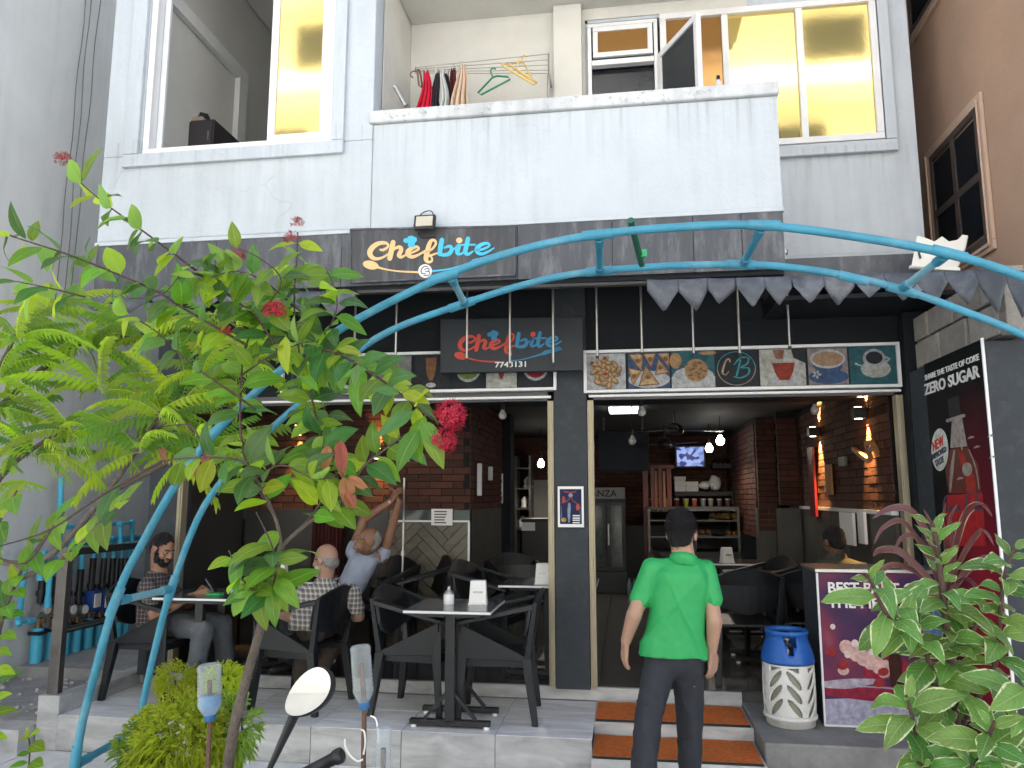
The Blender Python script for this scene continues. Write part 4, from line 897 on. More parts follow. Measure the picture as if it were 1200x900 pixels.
# ---- dark hanging panel
a, b = at(701, 505, 9.5), at(761, 552, 9.5)
hp = thing('hanging_board', 'large blank black panel hanging from the cafe ceiling', 'panel', (a.x, 9.5, b.z))
obj('board', MB().box(a.x, b.x, 9.46, 9.54, b.z, a.z), M['navy'], hp, bevel=.01)
obj('hanger', MB().box(a.x+.06, a.x+.08, 9.49, 9.51, a.z, 2.66).box(b.x-.08, b.x-.06, 9.49, 9.51, a.z, 2.66), M['black_metal'], hp)
# ---- fridge
a, b = at(676, 571, 11.4), at(735.5, 690, 11.4); x0, x1, z0, z1 = a.x, b.x, .325, a.z
fr = thing('drinks_fridge', 'black two door drinks fridge with a lit name strip', 'fridge', ((x0+x1)/2, 11.4, .32))
obj('cabinet', MB().box(x0, x1, 11.46, 12.1, z0, z1).box(x0, x1, 11.4, 11.459, z0, z0+.3).box(x0, x1, 11.4, 11.459, z1-.21, z1-.17), M['black_metal'], fr, bevel=.008)
obj('name_strip', MB().box(x0+.01, x1-.01, 11.395, 11.455, z1-.165, z1-.005), mat('silver_strip', (.2,.2,.21), .4), fr)
text_obj('lettering', 'NANZA', (x1-.13, 11.39, z1-.135), (1,0,0), (0,0,1), .135, M['black'], fr, bold=.015, align='RIGHT')
xm = at(711, 630, 11.4).x
for s0, s1 in ((x0+.015, xm-.008), (xm+.008, x1-.015)):
    d = obj('door', frame(MB(), s0, s1, z0+.31, z1-.215, 11.425, .05, .05), M['black_metal'], fr)
    obj('pane', MB().box(s0+.05, s1-.05, 11.43, 11.436, z0+.36, z1-.265), mat('fridge_glass', (.06,.085,.08), .12, vary=.5, vscale=5), d)
    obj('handle', MB().box(s0+.012, s0+.03, 11.37, 11.398, 1.0, 1.3), M['steel'], d)
# ---- red lattice screen
ls = thing('wooden_screen', 'red stained wooden slat screen right of the fridge', 'screen', (at(770, 600, 11.2).x, 11.2, .32))
for px, w, y0, y1 in ((755.5, .07, 535, 720), (764, .05, 548, 600), (773, .05, 548, 600), (783.5, .06, 548, 600)):
    p, q = at(px, y0, 11.2), at(px, y1, 11.2); obj('slat', MB().box(p.x-w/2, p.x+w/2, 11.17, 11.23, max(q.z, .325), p.z), M['redwood'], ls)
for px in (768.5, 778): p, q = at(px, 552, 11.22), at(px, 600, 11.22); obj('light_slat', MB().box(p.x-.018, p.x+.018, 11.2, 11.22, q.z, p.z), M['oak'], ls)
p, q = at(760, 545, 11.15), at(790, 549, 11.15); obj('rail', MB().box(p.x, q.x, 11.14, 11.24, q.z, p.z), M['redwood'], ls)
# ---- television
c = at(809, 535, 11.9)
tv = thing('television', 'small wall television showing blue pictures', 'television', c)
obj('case', MB().box(c.x-.23, c.x+.23, 11.9, 11.96, c.z-.17, c.z+.17), M['black'], tv, bevel=.006)
tvm = mat('lit_screen', (.01,.01,.02), .3); n_ = tvm.node_tree.nodes; l_ = tvm.node_tree.links
t_ = n_.new('ShaderNodeTexVoronoi'); t_.inputs['Scale'].default_value = 14; tc_ = n_.new('ShaderNodeTexCoord'); l_.new(tc_.outputs['Object'], t_.inputs['Vector'])
cr_ = n_.new('ShaderNodeValToRGB'); cr_.color_ramp.elements[0].position = .3; cr_.color_ramp.elements[1].position = .62; cr_.color_ramp.elements[0].color = (.01,.02,.2,1); cr_.color_ramp.elements[1].color = (.35,.5,1,1); l_.new(t_.outputs['Color'], cr_.inputs[0])
l_.new(cr_.outputs[0], n_['Principled BSDF'].inputs['Emission Color']); n_['Principled BSDF'].inputs['Emission Strength'].default_value = .2
obj('screen', MB().box(c.x-.2, c.x+.2, 11.893, 11.899, c.z-.145, c.z+.145), tvm, tv)
obj('bracket', MB().box(c.x-.05, c.x+.05, 11.961, 12.28, c.z-.05, c.z+.05), M['black_metal'], tv)
sh0 = thing('wall_shelf', 'little black shelf with small jars high on the back wall', 'shelf', at(849, 548, 12))
p, q = at(834, 544, 12), at(862, 549, 12); obj('board', MB().box(p.x, q.x, 11.85, 12.28, q.z, p.z), M['black'], sh0)
for k in range(4): e = at(838+k*6, 542, 12.0); tag(obj('jar', MB().lathe([(.03,0),(.035,.03),(.02,.07),(.0,.075)], (e.x, 12, p.z), 8), M['glass_dark']), ('leftmost','second','third','rightmost')[k] + ' small dark jar on the little high black shelf', 'jar', 'jars on the high shelf')
# ---- long shelf with takeaway boxes, and the drinks shelf under it
sh = thing('wall_shelf', 'long dark shelf carrying white takeaway boxes', 'shelf', at(825, 578, 12))
p, q = at(790, 576, 12), at(860, 581, 12); obj('board', MB().box(p.x, q.x, 11.8, 12.28, q.z, p.z), M['black'], sh); obj('bracket', MB().box(p.x+.02, p.x+.06, 11.85, 12.28, q.z-.12, q.z).box(q.x-.06, q.x-.02, 11.85, 12.28, q.z-.12, q.z), M['black'], sh)
def boxes(px, w, n, lab):
    e = at(px, 575, 11.95)
    for k in range(n):
        t = thing('takeaway_box', ('bottom','top' if n == 2 else 'middle','topmost')[k] + ' ' + lab, 'box', (e.x, 11.95, p.z + k*.075), 'white takeaway boxes on the shelf')
        obj('tray', MB().hexa([(e.x-w/2+.01, 11.88, p.z+k*.075+.001), (e.x+w/2-.01, 11.88, p.z+k*.075+.001), (e.x+w/2-.01, 12.06, p.z+k*.075+.001), (e.x-w/2+.01, 12.06, p.z+k*.075+.001), (e.x-w/2, 11.87, p.z+k*.075+.05), (e.x+w/2, 11.87, p.z+k*.075+.05), (e.x+w/2, 12.07, p.z+k*.075+.05), (e.x-w/2, 12.07, p.z+k*.075+.05)]), M['bright_white'], t)
        obj('lid', MB().box(e.x-w/2, e.x+w/2, 11.87, 12.07, p.z+k*.075+.052, p.z+k*.075+.072), M['bright_white'], t)
boxes(797, .17, 3, 'white foam takeaway box in the tall stack at the shelf end'); boxes(811, .18, 2, 'white foam takeaway box in the low stack beside the tall one')
for k, (px, lab) in enumerate(((826, 'crumpled white plastic bag left on the long shelf'), (838, 'upright white plastic bag beside the crumpled one'))):
    e = at(px, 574, 11.95); bm_ = bmesh.new(); bmesh.ops.create_icosphere(bm_, subdivisions=2, radius=.09)
    for v in bm_.verts: v.co.z = v.co.z*(.7 + .5*k) + .06 + .03*k; v.co *= 1 + .35*noise.noise(v.co*14 + Vector((k*9,0,0)))
    me = bpy.data.meshes.new('plastic_bag'); bm_.to_mesh(me); bm_.free(); me.materials.append(M['bright_white']); o = obj('plastic_bag', me, None, loc=(e.x, 11.97, p.z+.03)); tag(o, lab, 'bag')
sh2 = thing('wall_shelf', 'lower dark shelf with a row of coloured drink cups', 'shelf', at(815, 598, 11.8))
p2, q2 = at(760, 595, 11.8), at(862, 598, 11.8); obj('board', MB().box(p2.x, q2.x, 11.65, 12.28, q2.z-.01, p2.z), M['panel_dark'], sh2); obj('edge_strip', MB().box(p2.x, q2.x, 11.64, 11.648, q2.z-.01, p2.z), M['steel'], sh2)
for k, (px, colr, nm) in enumerate(((764,(.2,.02,.05),'dark red'),(772,(.3,.03,.05),'crimson'),(783,(.5,.5,.4),'milky white'),(793,(.12,.02,.02),'maroon'),(804,(.4,.4,.05),'yellow green'),(814,(.45,.1,.05),'orange red'),(824,(.2,.25,.28),'grey blue'),(833,(.3,.25,.2),'beige'),(843,(.12,.1,.1),'dark brown'),(853,(.12,.06,.06),'brown'))):
    e = at(px, 594, 11.75); t = tag(obj('drink_cup', MB().lathe([(.028,0),(.04,.12)], (e.x, 11.75, p2.z), 10), mat('cup_' + nm.replace(' ', '_'), colr, .3)), nm + ' drink cup in the row on the lower dark shelf', 'cup', 'drink cups on the shelf'); obj('lid', MB().lathe([(.043,.121),(.042,.13),(0,.135)], (e.x, 11.75, p2.z), 10), M['bulb_off'], t)
# ---- display counter across the back
cx0, cx1 = at(760, 640, 10.8).x, at(868, 640, 10.8).x; zc = at(815, 640, 10.8).z
ct = thing('display_counter', 'glass fronted food counter across the back of the room', 'counter', ((cx0+cx1)/2, 10.8, .32))
obj('base', MB().box(cx0, cx1, 10.8, 11.6, .325, .95), M['panel_dark'], ct); obj('shelf', MB().box(cx0+.02, cx1-.02, 10.85, 11.55, 1.14, 1.155).box(cx0+.02, cx1-.02, 10.85, 11.55, 1.36, 1.375), M['steel_dim'], ct)
obj('top', MB().box(cx0, cx1, 10.8, 11.6, 1.52, 1.55), M['panel'], ct); [obj('post', MB().box(x, x+.03, 10.8, 10.83, .95, 1.52), M['steel_dim'], ct) for x in (cx0, cx1-.03)]
for k, (px, colr, nm) in enumerate(((852,(.4,.27,.05),'yellow'),(872,(.3,.12,.03),'orange'),(845,(.3,.2,.1),'tan'),(820,(.2,.1,.04),'brown'))):
    e = at(min(px,862), 620, 11.1); zz = 1.376 if k % 2 == 0 else 1.156
    t = thing('food_tray', nm + ' snacks heaped on a tray in the food counter', 'tray', (e.x, 11.1, zz)); obj('tray', MB().box(e.x-.16, e.x+.16, 11.0, 11.3, zz, zz+.012), M['steel_dim'], t)
    hb_ = MB(); [hb_.ball((e.x+random.uniform(-.13,.13), 11.15+random.uniform(-.12,.12), zz+.03+random.uniform(0,.03)), .035, 7, 5) for _ in range(14)]; s_ = obj('snacks', hb_, mat('snack_' + nm, colr, .6, vary=.3), t); s_['kind'] = 'stuff'
# kitchen gap seen through the left doorway
kx0, kx1 = at(605, 600, 10.4).x, at(648, 600, 10.4).x
kc = thing('kitchen_counter', 'grey kitchen counter seen through the left doorway', 'counter', (kx0, 10.4, .32))
obj('front', MB().box(at(612, 650, 9.6).x, at(655, 650, 9.6).x, 9.6, 10.1, .325, 1.38), M['panel_dark'], kc); obj('top', MB().box(at(611, 620, 9.6).x, at(656, 620, 9.6).x, 9.58, 10.12, 1.381, 1.42), M['black'], kc)
obj('card', MB().obox(at(619, 617, 9.57), (.17,.006,.1)), M['paper'], kc)
ks = thing('kitchen_shelves', 'pale kitchen shelf unit crowded with white crockery', 'shelves', (kx0, 11.5, .32))
X0, X1 = at(603, 600, 11.5).x, at(622, 600, 11.5).x
obj('side', MB().box(X0, X0+.03, 11.5, 11.9, .325, 2.3).box(X1-.03, X1, 11.5, 11.9, .325, 2.3), M['steel_dim'], ks)
for z in (1.2, 1.5, 1.8, 2.1): obj('shelf', MB().box(X0+.03, X1-.03, 11.5, 11.9, z, z+.02), M['steel_dim'], ks)
for i, z in enumerate((1.22, 1.52, 1.82)):
    x = X0+.1+.04*i; tag(obj('crockery_stack', MB().lathe([(.05,0),(.08,.02),(.06,.05),(.07,.12),(.03,.17),(0,.18)], (x, 11.7, z), 12), M['bright_white']), ('white crockery on the lowest kitchen shelf in view','white crockery on the middle kitchen shelf','white crockery on the upper kitchen shelf')[i], 'crockery')
obj('wall_board', MB().box(at(624, 590, 12.2).x, at(655, 590, 12.2).x, 12.1, 12.2, .33, 1.95), M['bright_white'] if False else mat('kitchen_wall', (.22,.22,.2), .6), ks)
# ---- wooden letters, square plate, red panel and papers on the right wall
wl = thing('wall_decor', 'wooden letter shapes hung on the right brick wall', 'decoration', atx(1015, 535, XW))
def wbar(p0, p1, w=.035): wl_b.beam(Vector((XW-.04, p0.y, p0.z)), Vector((XW-.04, p1.y, p1.z)), w, .03, (1,0,0))
for seg in (((1003,526),(1021,540)), ((1018,520),(1024,538)), ((1018,520),(1025,518)), ((1025,518),(1031,531)), ((1019,528),(1027,525))):
    wl_b = MB(); wbar(atx(*seg[0], XW-.02), atx(*seg[1], XW-.02)); obj('wooden_bar', wl_b, M['oak'], wl)
def wplate(lab, x0, y0, x1, y1, m, cat, name):
    a, b = atx(x0, y0, XW-.03), atx(x1, y1, XW-.03)
    return tag(obj(name, MB().box(XW-.045, XW-.02, min(a.y,b.y), max(a.y,b.y), min(a.z,b.z), max(a.z,b.z)), m, bevel=.003), lab, cat)
wplate('small grey square plate on the right brick wall', 984, 536, 992, 546, M['panel'], 'plate', 'wall_plate')
rp = wplate('tall red board with a grey head on the right brick wall', 947, 525, 958, 606, mat('red_board', (.14,.01,.015), .4), 'board', 'wall_board')
wplate('dark wood tall frame next to the tall red board', 968, 545, 976, 580, M['oak'], 'frame', 'wall_frame')
pp1 = wplate('white price list paper at the end of the right wainscot', 985, 600, 1003, 640, M['paper'], 'notice', 'paper_notice')
pp2 = wplate('white price list paper with red edge nearest the doorway', 1006, 600, 1016, 638, M['paper'], 'notice', 'paper_notice')
# ================================================================== FURNITURE
def chair_at(loc, rz, label, group='black plastic armchairs', first=[]):
    if first: return dup(first[0], loc, rz, label, group)
    t = thing('plastic_chair', label, 'chair', (0,0,0), group); bp = M['black_plastic']
    # faces +x
    obj('seat', MB().hexa([(-.2,-.2,.40), (.22,-.21,.415), (.22,.21,.415), (-.2,.2,.40), (-.2,-.2,.425), (.23,-.215,.445), (.23,.215,.445), (-.2,.2,.425)]), bp, t, bevel=.012)
    n = 8; vs = []
    for k in range(n+1):
        a = -1 + 2*k/n; y = .255*a; x = -.235 - .05*(1-a*a)
        top = .80 + .045*(1 - abs(a)**2.2) - .03*abs(a)
        for z, dx in ((.50 + .06*abs(a), .03), (.62, .012), (.72, -.005), (top, -.04)):
            vs.append((x + dx, y*(1 if z > .6 else .92), z))
    o = obj('backrest', MB().add(vs, [(i*4+j, (i+1)*4+j, (i+1)*4+j+1, i*4+j+1) for i in range(n) for j in range(3)], False), bp, t)
    sd = o.modifiers.new('thick', 'SOLIDIFY'); sd.thickness = .022
    for s in (-1, 1):
        obj('arm', MB().hexa([(-.26, s*.225, .745), (-.26, s*.275, .735), (.24, s*.285, .63), (.24, s*.225, .64), (-.25, s*.225, .775), (-.25, s*.27, .77), (.26, s*.28, .655), (.26, s*.228, .662)]), bp, t, bevel=.007)
        obj('side_panel', MB().prism([(.225, s*.262, .635), (.245, s*.262, .42), (-.2, s*.245, .40), (-.2, s*.245, .43)], (0, -s*.02, 0)), bp, t, bevel=.004)
        obj('back_stay', MB().hexa([(-.235, s*.2, .40), (-.235, s*.245, .40), (-.19, s*.245, .40), (-.19, s*.2, .40), (-.285, s*.235, .78), (-.285, s*.268, .78), (-.255, s*.268, .78), (-.255, s*.235, .78)]), bp, t, bevel=.005)
        obj('leg', MB().hexa([(.225, s*.235, 0), (.225, s*.275, 0), (.262, s*.275, 0), (.262, s*.235, 0), (.185, s*.2, .42), (.185, s*.262, .42), (.25, s*.262, .645), (.225, s*.215, .42)]), bp, t, bevel=.005)
        obj('leg', MB().hexa([(-.285, s*.225, 0), (-.285, s*.265, 0), (-.245, s*.265, 0), (-.245, s*.225, 0), (-.24, s*.19, .42), (-.24, s*.25, .42), (-.175, s*.25, .42), (-.175, s*.19, .42)]), bp, t, bevel=.005)
    obj('seat_rim', MB().box(-.2, .2, -.215, -.2, .36, .41).box(-.2, .2, .2, .215, .36, .41).box(.2, .215, -.2, .2, .36, .41), bp, t)
    t.location = loc; t.rotation_euler = (0,0,rz); first.append(t); return t
def table_at(loc, w, d, h, label, group='marble topped cafe tables', m='marble'):
    x, y, z = loc; t = thing('cafe_table', label, 'table', loc, group)
    obj('tabletop', MB().box(x-w/2, x+w/2, y-d/2, y+d/2, z+h-.022, z+h), M[m], t, bevel=.002)
    obj('edge_band', MB().box(x-w/2-.002, x+w/2+.002, y-d/2-.002, y+d/2+.002, z+h-.018, z+h-.003), M['alu'], t)
    obj('frame', MB().box(x-w/2+.08, x+w/2-.08, y-d/2+.07, y+d/2-.07, z+h-.05, z+h-.023), M['black_metal'], t)
    for s in (-1, 1):
        yy = y + s*(d/2 - .14)
        obj('post', MB().box(x-.032, x+.032, yy-.025, yy+.025, z+.035, z+h-.051), M['black_metal'], t, bevel=.004)
        f = obj('foot_bar', MB().box(x-w/2+.02, x+w/2-.02, yy-.025, yy+.025, z+.018, z+.05), M['black_metal'], t, bevel=.004)
        for q in (-1, 1):
            obj('brace', MB().beam((x + q*.17, yy, z+.052), (x + q*.02, yy, z+.22), .02, .02), M['black_metal'], t)
            obj('glide', MB().tube([(x + q*(w/2-.045), yy, z), (x + q*(w/2-.045), yy, z+.018)], .02, 10), M['bright_white'], f)
    return t
def napkins(c, label, rz=0, s=1):
    t = thing('napkin_holder', label, 'napkin holder', c, 'white napkin dispensers'); m = Matrix.Rotation(rz, 3, 'Z')
    w, d, h = .058*s, .05*s, .15*s
    p = [(-w,-d,.006),(w,-d,.006),(w,d,.006),(-w,d,.006),(-w*.86,-d*.55,h),(w*.86,-d*.55,h),(w*.86,d*.55,h),(-w*.86,d*.55,h)]
    obj('body', MB().hexa([Vector(c) + m @ Vector(q) for q in p]), M['bright_white'], t, bevel=.006)
    obj('base', MB().obox(Vector(c) + Vector((0,0,.004)), (w*2.1, d*2.1, .008), m), M['bright_white'], t)
    obj('slot', MB().obox(Vector(c) + m @ Vector((0,-d*.78,h*.52)), (w*1.1, .004, .012), m), M['steel'], t)
    return t
# front table and its two chairs
tc = Vector((-1.16, 5.27, .22)); table_at(tc, .57, .6, .75, 'small marble topped table at the platform edge before the column')
napkins((-1.02, 5.33, .97), 'white napkin dispenser on the front table', R(5), 1.05)
sh_ = thing('sugar_shaker', 'small white sugar shaker on the front table', 'shaker', (-1.22, 5.30, .97))
obj('jar', MB().lathe([(.036,0),(.037,.055),(.034,.065)], (-1.22,5.30,.97), 16), M['bright_white'], sh_); obj('lid', MB().lathe([(.036,.066),(.034,.078),(.016,.092),(.011,.105),(.013,.115),(0,.12)], (-1.22,5.30,.97), 16), M['steel'], sh_)
chair_at((-1.46, 5.50, .22), R(-8), 'black plastic armchair on the left of the front table')
chair_at((-.90, 5.45, .22), R(184), 'black plastic armchair on the right of the front table')
# table 2 behind the column
table_at((-.62, 6.32, .32), .75, .6, .70, 'marble topped table indoors behind the grey column')
napkins((-.66, 6.15, 1.02), 'white napkin dispenser on the indoor table, nearer one', 0, 1.05); napkins((-.61, 6.5, 1.02), 'white napkin dispenser on the indoor table, farther one', R(90), 1.1)
chair_at((-1.12, 6.45, .32), R(-15), 'black plastic armchair left of the table behind the column')
chair_at((-.98, 7.2, .32), R(-60), 'black plastic armchair in the dark passage before the kitchen')
# men's table at left
ML = Vector((at(243, 705, 5.55).x, 5.62, .22)); print('men table', ML)
table_at(ML, .6, .6, .75, 'marble topped table between the bearded man and the bald man')
CH1 = Vector((ML.x - .42, 5.62, .22)); CH2 = Vector((at(340, 835, 5.35).x + .02, 5.5, .22)); print('chairs', CH1, CH2)
chair_at(CH1, R(-4), 'black plastic armchair under the bearded man')
chair_at(CH2, R(170), 'black plastic armchair under the bald man in glasses')
CH3 = Vector((at(440, 690, 6.5).x, 6.45, .32)); chair_at(CH3, R(205), 'black plastic armchair under the stretching man')
chair_at((at(483, 690, 6.75).x, 6.8, .32), R(215), 'empty black plastic armchair right of the stretching man')
# indoor right
CHX = [((.86, 6.35), 95, 'black plastic armchair seen from behind beside the green shirt'), ((1.12, 7.3), 200, 'black plastic armchair at the dark table beyond the gas cylinder'), ((.55, 8.0), -10, 'black plastic armchair deeper inside on the left of the dark table'), ((1.45, 6.5), 80, 'black plastic armchair under the man in the dark shirt')]
for (x, y), a, l in CHX: chair_at((x, y, .32), R(a), l)
table_at((1.25, 7.05, .32), .8, .6, .72, 'dark indoor table in front of the man with his back turned')
table_at((.95, 8.3, .32), .8, .6, .72, 'dark indoor table farther back near the brick piers')
napkins((.98, 8.1, 1.04), 'white napkin dispenser on the far indoor table', R(20))
# drink crates beside the fridge
wb = at(743, 660, 11.3); t = thing('bottle_pack', 'shrink wrapped pack of blue tinted water bottles beside the fridge', 'bottles', (wb.x, 11.2, .32))
for i in range(3):
    for j in range(2): b_ = obj('bottle', MB().lathe([(.03,0),(.033,.02),(.033,.16),(.014,.21),(.014,.235)], (wb.x-.07+.07*i, 11.15+.07*j, .325+.0), 10), mat('water_bottle', (.15,.22,.27), .15), t)
# things on the men's table
tp_ = ML.z + .75
c = at(262, 699, 5.62); c = Vector((c.x, 5.50, tp_))
nb = thing('green_case', 'flat bright green case on the table by the bearded man', 'case', (c.x, 5.5, tp_)); obj('shell', MB().box(c.x-.055, c.x+.055, 5.455, 5.53, tp_, tp_+.014), mat('bright_green', (.03,.4,.1), .4), nb, bevel=.005); obj('flap', MB().box(c.x-.05, c.x+.05, 5.46, 5.525, tp_+.0145, tp_+.019), mat('dark_green', (.02,.22,.07), .4), nb)
c = Vector((at(281, 690, 5.5).x, 5.5, tp_)); pk = thing('tissue_pack', 'crumpled white and lilac tissue pack on the table behind the stem', 'tissue pack', c)
obj('pack', MB().hexa([c+Vector(v) for v in ((-.06,-.03,0),(.05,-.04,0),(.06,.03,0),(-.05,.04,0),(-.05,-.03,.1),(.045,-.035,.085),(.05,.02,.1),(-.04,.03,.12))]), M['bright_white'], pk, bevel=.01); obj('print', MB().hexa([c+Vector(v) for v in ((-.055,-.036,.02),(.01,-.042,.02),(.01,-.036,.02),(-.055,-.03,.02),(-.048,-.036,.08),(.008,-.04,.075),(.008,-.034,.075),(-.048,-.03,.08))]), mat('lilac_print', (.4,.4,.6), .5), pk)
napkins((at(332, 655, 6.1).x, 6.05, 1.02), 'white napkin dispenser on the table past the bald man', 0)
table_at((at(350, 690, 6.4).x, 6.3, .32), .7, .6, .70, 'marble topped table between the bald man and the stretching man')
# ================================================================== gas cylinder
g0 = Vector((at(929, 850, 5.36).x, 5.42, .25)); print('gas', g0)
gc = thing('gas_cylinder', 'white and blue composite gas cylinder on the concrete ledge', 'gas cylinder', g0)
M['gas_white'] = mat('scuffed_white_plastic', (.68,.68,.66), .45, vary=.06, dirt=(.3,.3,.28), dscale=14, damt=.35); M['gas_blue'] = mat('scuffed_blue_plastic', (.012,.1,.4), .4, vary=.12, dirt=(.1,.25,.5), dscale=14, damt=.4)
rr_ = .172
# inner vessel, and outer sleeve with leaf shaped openings (cut as gaps in a fine cylinder grid)
obj('inner_vessel', MB().lathe([(0,.02),(.13,.03),(.155,.06),(.155,.42),(.13,.47),(0,.48)], g0, 32), mat('olive_vessel', (.27,.29,.22), .6, vary=.1), gc)
NA, NZ = 168, 70; z0s, z1s = .085, .455
def hole(a, z):
    a = (a % (math.pi/2)) / (math.pi/2) * 2 - 1        # four motifs round; -1..1
    s = abs(a); 
    if s < .12 or s > .92: return False
    u = (s - .52) / .36
    for k in range(3):
        zc_ = .15 + k*.1; dz = (z - zc_ - u*.055)
        if abs(u) < 1 and abs(dz) < .03*math.sqrt(max(0, 1-u*u)) + .004 and abs(u) < .97: return True
    if z < .105 + max(0, .06*(.5-s)) - .01 and .18 < s < .8 and z > .1 and z < .1 + .06*(1-abs(s-.3)/.3): return True
    if z > .4 and z < .44 and s > .25 and s < .85 and (z-.4) > (s-.25)*.065: return True
    return False
vs = []; fs = []
for j in range(NZ+1):
    z = z0s + (z1s-z0s)*j/NZ
    for i in range(NA): a = 2*math.pi*i/NA; r = rr_ + .004*math.sin(math.pi*j/NZ); vs.append(g0 + Vector((r*math.cos(a), r*math.sin(a), z)))
for j in range(NZ):
    for i in range(NA):
        if not hole(2*math.pi*(i+.5)/NA + .35, z0s + (z1s-z0s)*(j+.5)/NZ): fs.append((j*NA+i, j*NA+(i+1)%NA, (j+1)*NA+(i+1)%NA, (j+1)*NA+i))
o = obj('sleeve', MB().add(vs, fs, True), M['gas_white'], gc); sd = o.modifiers.new('thick', 'SOLIDIFY'); sd.thickness = .012; sd.offset = -1
obj('foot_ring', MB().lathe([(.15,0),(.162,.004),(.166,.05),(.178,.056),(.18,.075),(.172,.084),(.16,.084)], g0, 40), M['gas_white'], gc)
cap = MB(); NA = 72; prof = [(.178,.456),(.18,.475),(.176,.485),(.176,.5),(.17,.53),(.155,.585),(.142,.62),(.139,.66),(.146,.668),(.147,.69),(.141,.697),(.128,.69),(.122,.66)]
vs = [g0 + Vector((r*math.cos(2*math.pi*i/NA), r*math.sin(2*math.pi*i/NA), z)) for r, z in prof for i in range(NA)]; fs = []
for j in range(len(prof)-1):
    for i in range(NA):
        a = 2*math.pi*(i+.5)/NA; da = abs((a - R(268) + math.pi) % (2*math.pi) - math.pi)
        if 4 <= j <= 6 and da < (.12, .26, .32)[j-4]: continue
        da2 = abs((a - R(88) + math.pi) % (2*math.pi) - math.pi)
        if 4 <= j <= 6 and da2 < (.12, .26, .32)[j-4]: continue
        fs.append((j*NA+i, j*NA+(i+1)%NA, (j+1)*NA+(i+1)%NA, (j+1)*NA+i))
o = obj('collar', MB().add(vs, fs, True), M['gas_blue'], gc); sd = o.modifiers.new('thick', 'SOLIDIFY'); sd.thickness = .012; sd.offset = -1
obj('valve', MB().lathe([(.03,.48),(.03,.55),(.018,.56),(.018,.6),(.03,.61),(.03,.63),(0,.63)], g0, 14).tube([g0+Vector((0,-.01,.58)), g0+Vector((.03,-.07,.58))], .014, 8), M['steel'], gc)
gc.scale = (.93, .93, .845)
# ================================================================== advertising box on the ledge
A0 = atz(962, 851, .25); A1 = at(1110, 858, A0.y + .02); zt_ = at(957, 669, A0.y).z; X0a, Xr = at(957, 669, A0.y).x, 2.42
print('ad box', A0, zt_, X0a)
ad = thing('advert_counter', 'dark counter box with a purple best part of the meal advert', 'counter', ((X0a+Xr)/2, A0.y, .25))
obj('body', MB().box(X0a-.002, Xr, A0.y+.012, A0.y+.42, .252, zt_-.012), M['column'], ad, bevel=.004)
obj('top', MB().box(X0a-.012, Xr, A0.y-.004, A0.y+.43, zt_-.01, zt_+.014), M['steel'], ad, bevel=.004)
obj('trim', MB().box(X0a-.006, X0a+.006, A0.y-.006, A0.y+.01, .252, zt_-.012).box(X0a+.007, Xr, A0.y-.006, A0.y+.01, .252, .264), M['alu'], ad)
bm2 = bpy.data.materials.new('bokeh_print'); bm2.use_nodes = True; n_ = bm2.node_tree.nodes; l_ = bm2.node_tree.links; b_ = n_['Principled BSDF']; b_.inputs['Roughness'].default_value = .5; b_.inputs['Specular IOR Level'].default_value = .25
uv = n_.new('ShaderNodeUVMap'); t1 = n_.new('ShaderNodeTexNoise'); t1.inputs['Scale'].default_value = 2.6; t1.inputs['Detail'].default_value = 1.5; l_.new(uv.outputs[0], t1.inputs['Vector'])
r1 = n_.new('ShaderNodeValToRGB'); els = r1.color_ramp.elements; els[0].position = .3; els[0].color = (.015,.012,.06,1); els[1].position = .72; els[1].color = (.3,.09,.09,1); e = els.new(.46); e.color = (.06,.018,.07,1); e = els.new(.58); e.color = (.17,.025,.06,1)
l_.new(t1.outputs['Fac'], r1.inputs[0]); l_.new(r1.outputs[0], b_.inputs['Base Color'])
fp = MB(); fp.add([(X0a+.008, A0.y-.001, .266), (Xr, A0.y-.001, .266), (Xr, A0.y-.001, zt_-.014), (X0a+.008, A0.y-.001, zt_-.014)], [(0,1,2,3)]); fp.uv = [(0,0),(1.6,0),(1.6,1),(0,1)]
pr = obj('advert_print', fp, bm2, ad)
W_, H_ = Xr - X0a - .008, zt_ - .28
mpa = lambda u, v, l: Vector((X0a + .008 + u, A0.y - .002 - l, .266 + v))
lay(pr, 'table_cloth', K('lilac_cloth', (.5,.5,.68)), lambda mb: poly(mb, [(0,0),(W_,0),(W_,.16),(.6,.18),(.3,.17),(0,.15)], mpa, .0002))
lay(pr, 'plate', K('crimson_plate', (.35,.02,.06)), lambda mb: (stroke(mb, [(.02,.2,.05),(.25,.2,.1),(.5,.19,.09),(.75,.2,.06)], mpa, .0006), stroke(mb, [(.3,.32,.12),(.42,.36,.14),(.55,.3,.1)], mpa, .0012)))
lay(pr, 'plate_rim', K('pale_rim', (.55,.5,.6)), lambda mb: (stroke(mb, [(.0,.24,.04),(.15,.25,.06),(.3,.27,.03)], mpa, .0022), stroke(mb, [(.2,.235,.008),(.4,.23,.01),(.6,.19,.006)], mpa, .0026)))
lay(pr, 'pastries', K('blush_pastry', (.9,.58,.54)), lambda mb: [disc(mb, .12 + .3*((i*.618) % 1), .33 + .17*((i*.37) % 1), .035 + .02*((i*.71) % 1), .03 + .03*((i*.29) % 1), mpa, .003 + .0002*i, i, 12) for i in range(13)])
[lay(pr, 'pastry_dot', M.setdefault('wdot', K('white_dot', (1,.85,.82))), lambda mb: disc(mb, u, v, r, r*1.1, mpa, .0065 + .0002*i, 0, 12)) for i, (u, v, r) in enumerate(((.2,.5,.022),(.07,.6,.016),(.3,.45,.02),(.15,.43,.02),(.27,.52,.018)))]
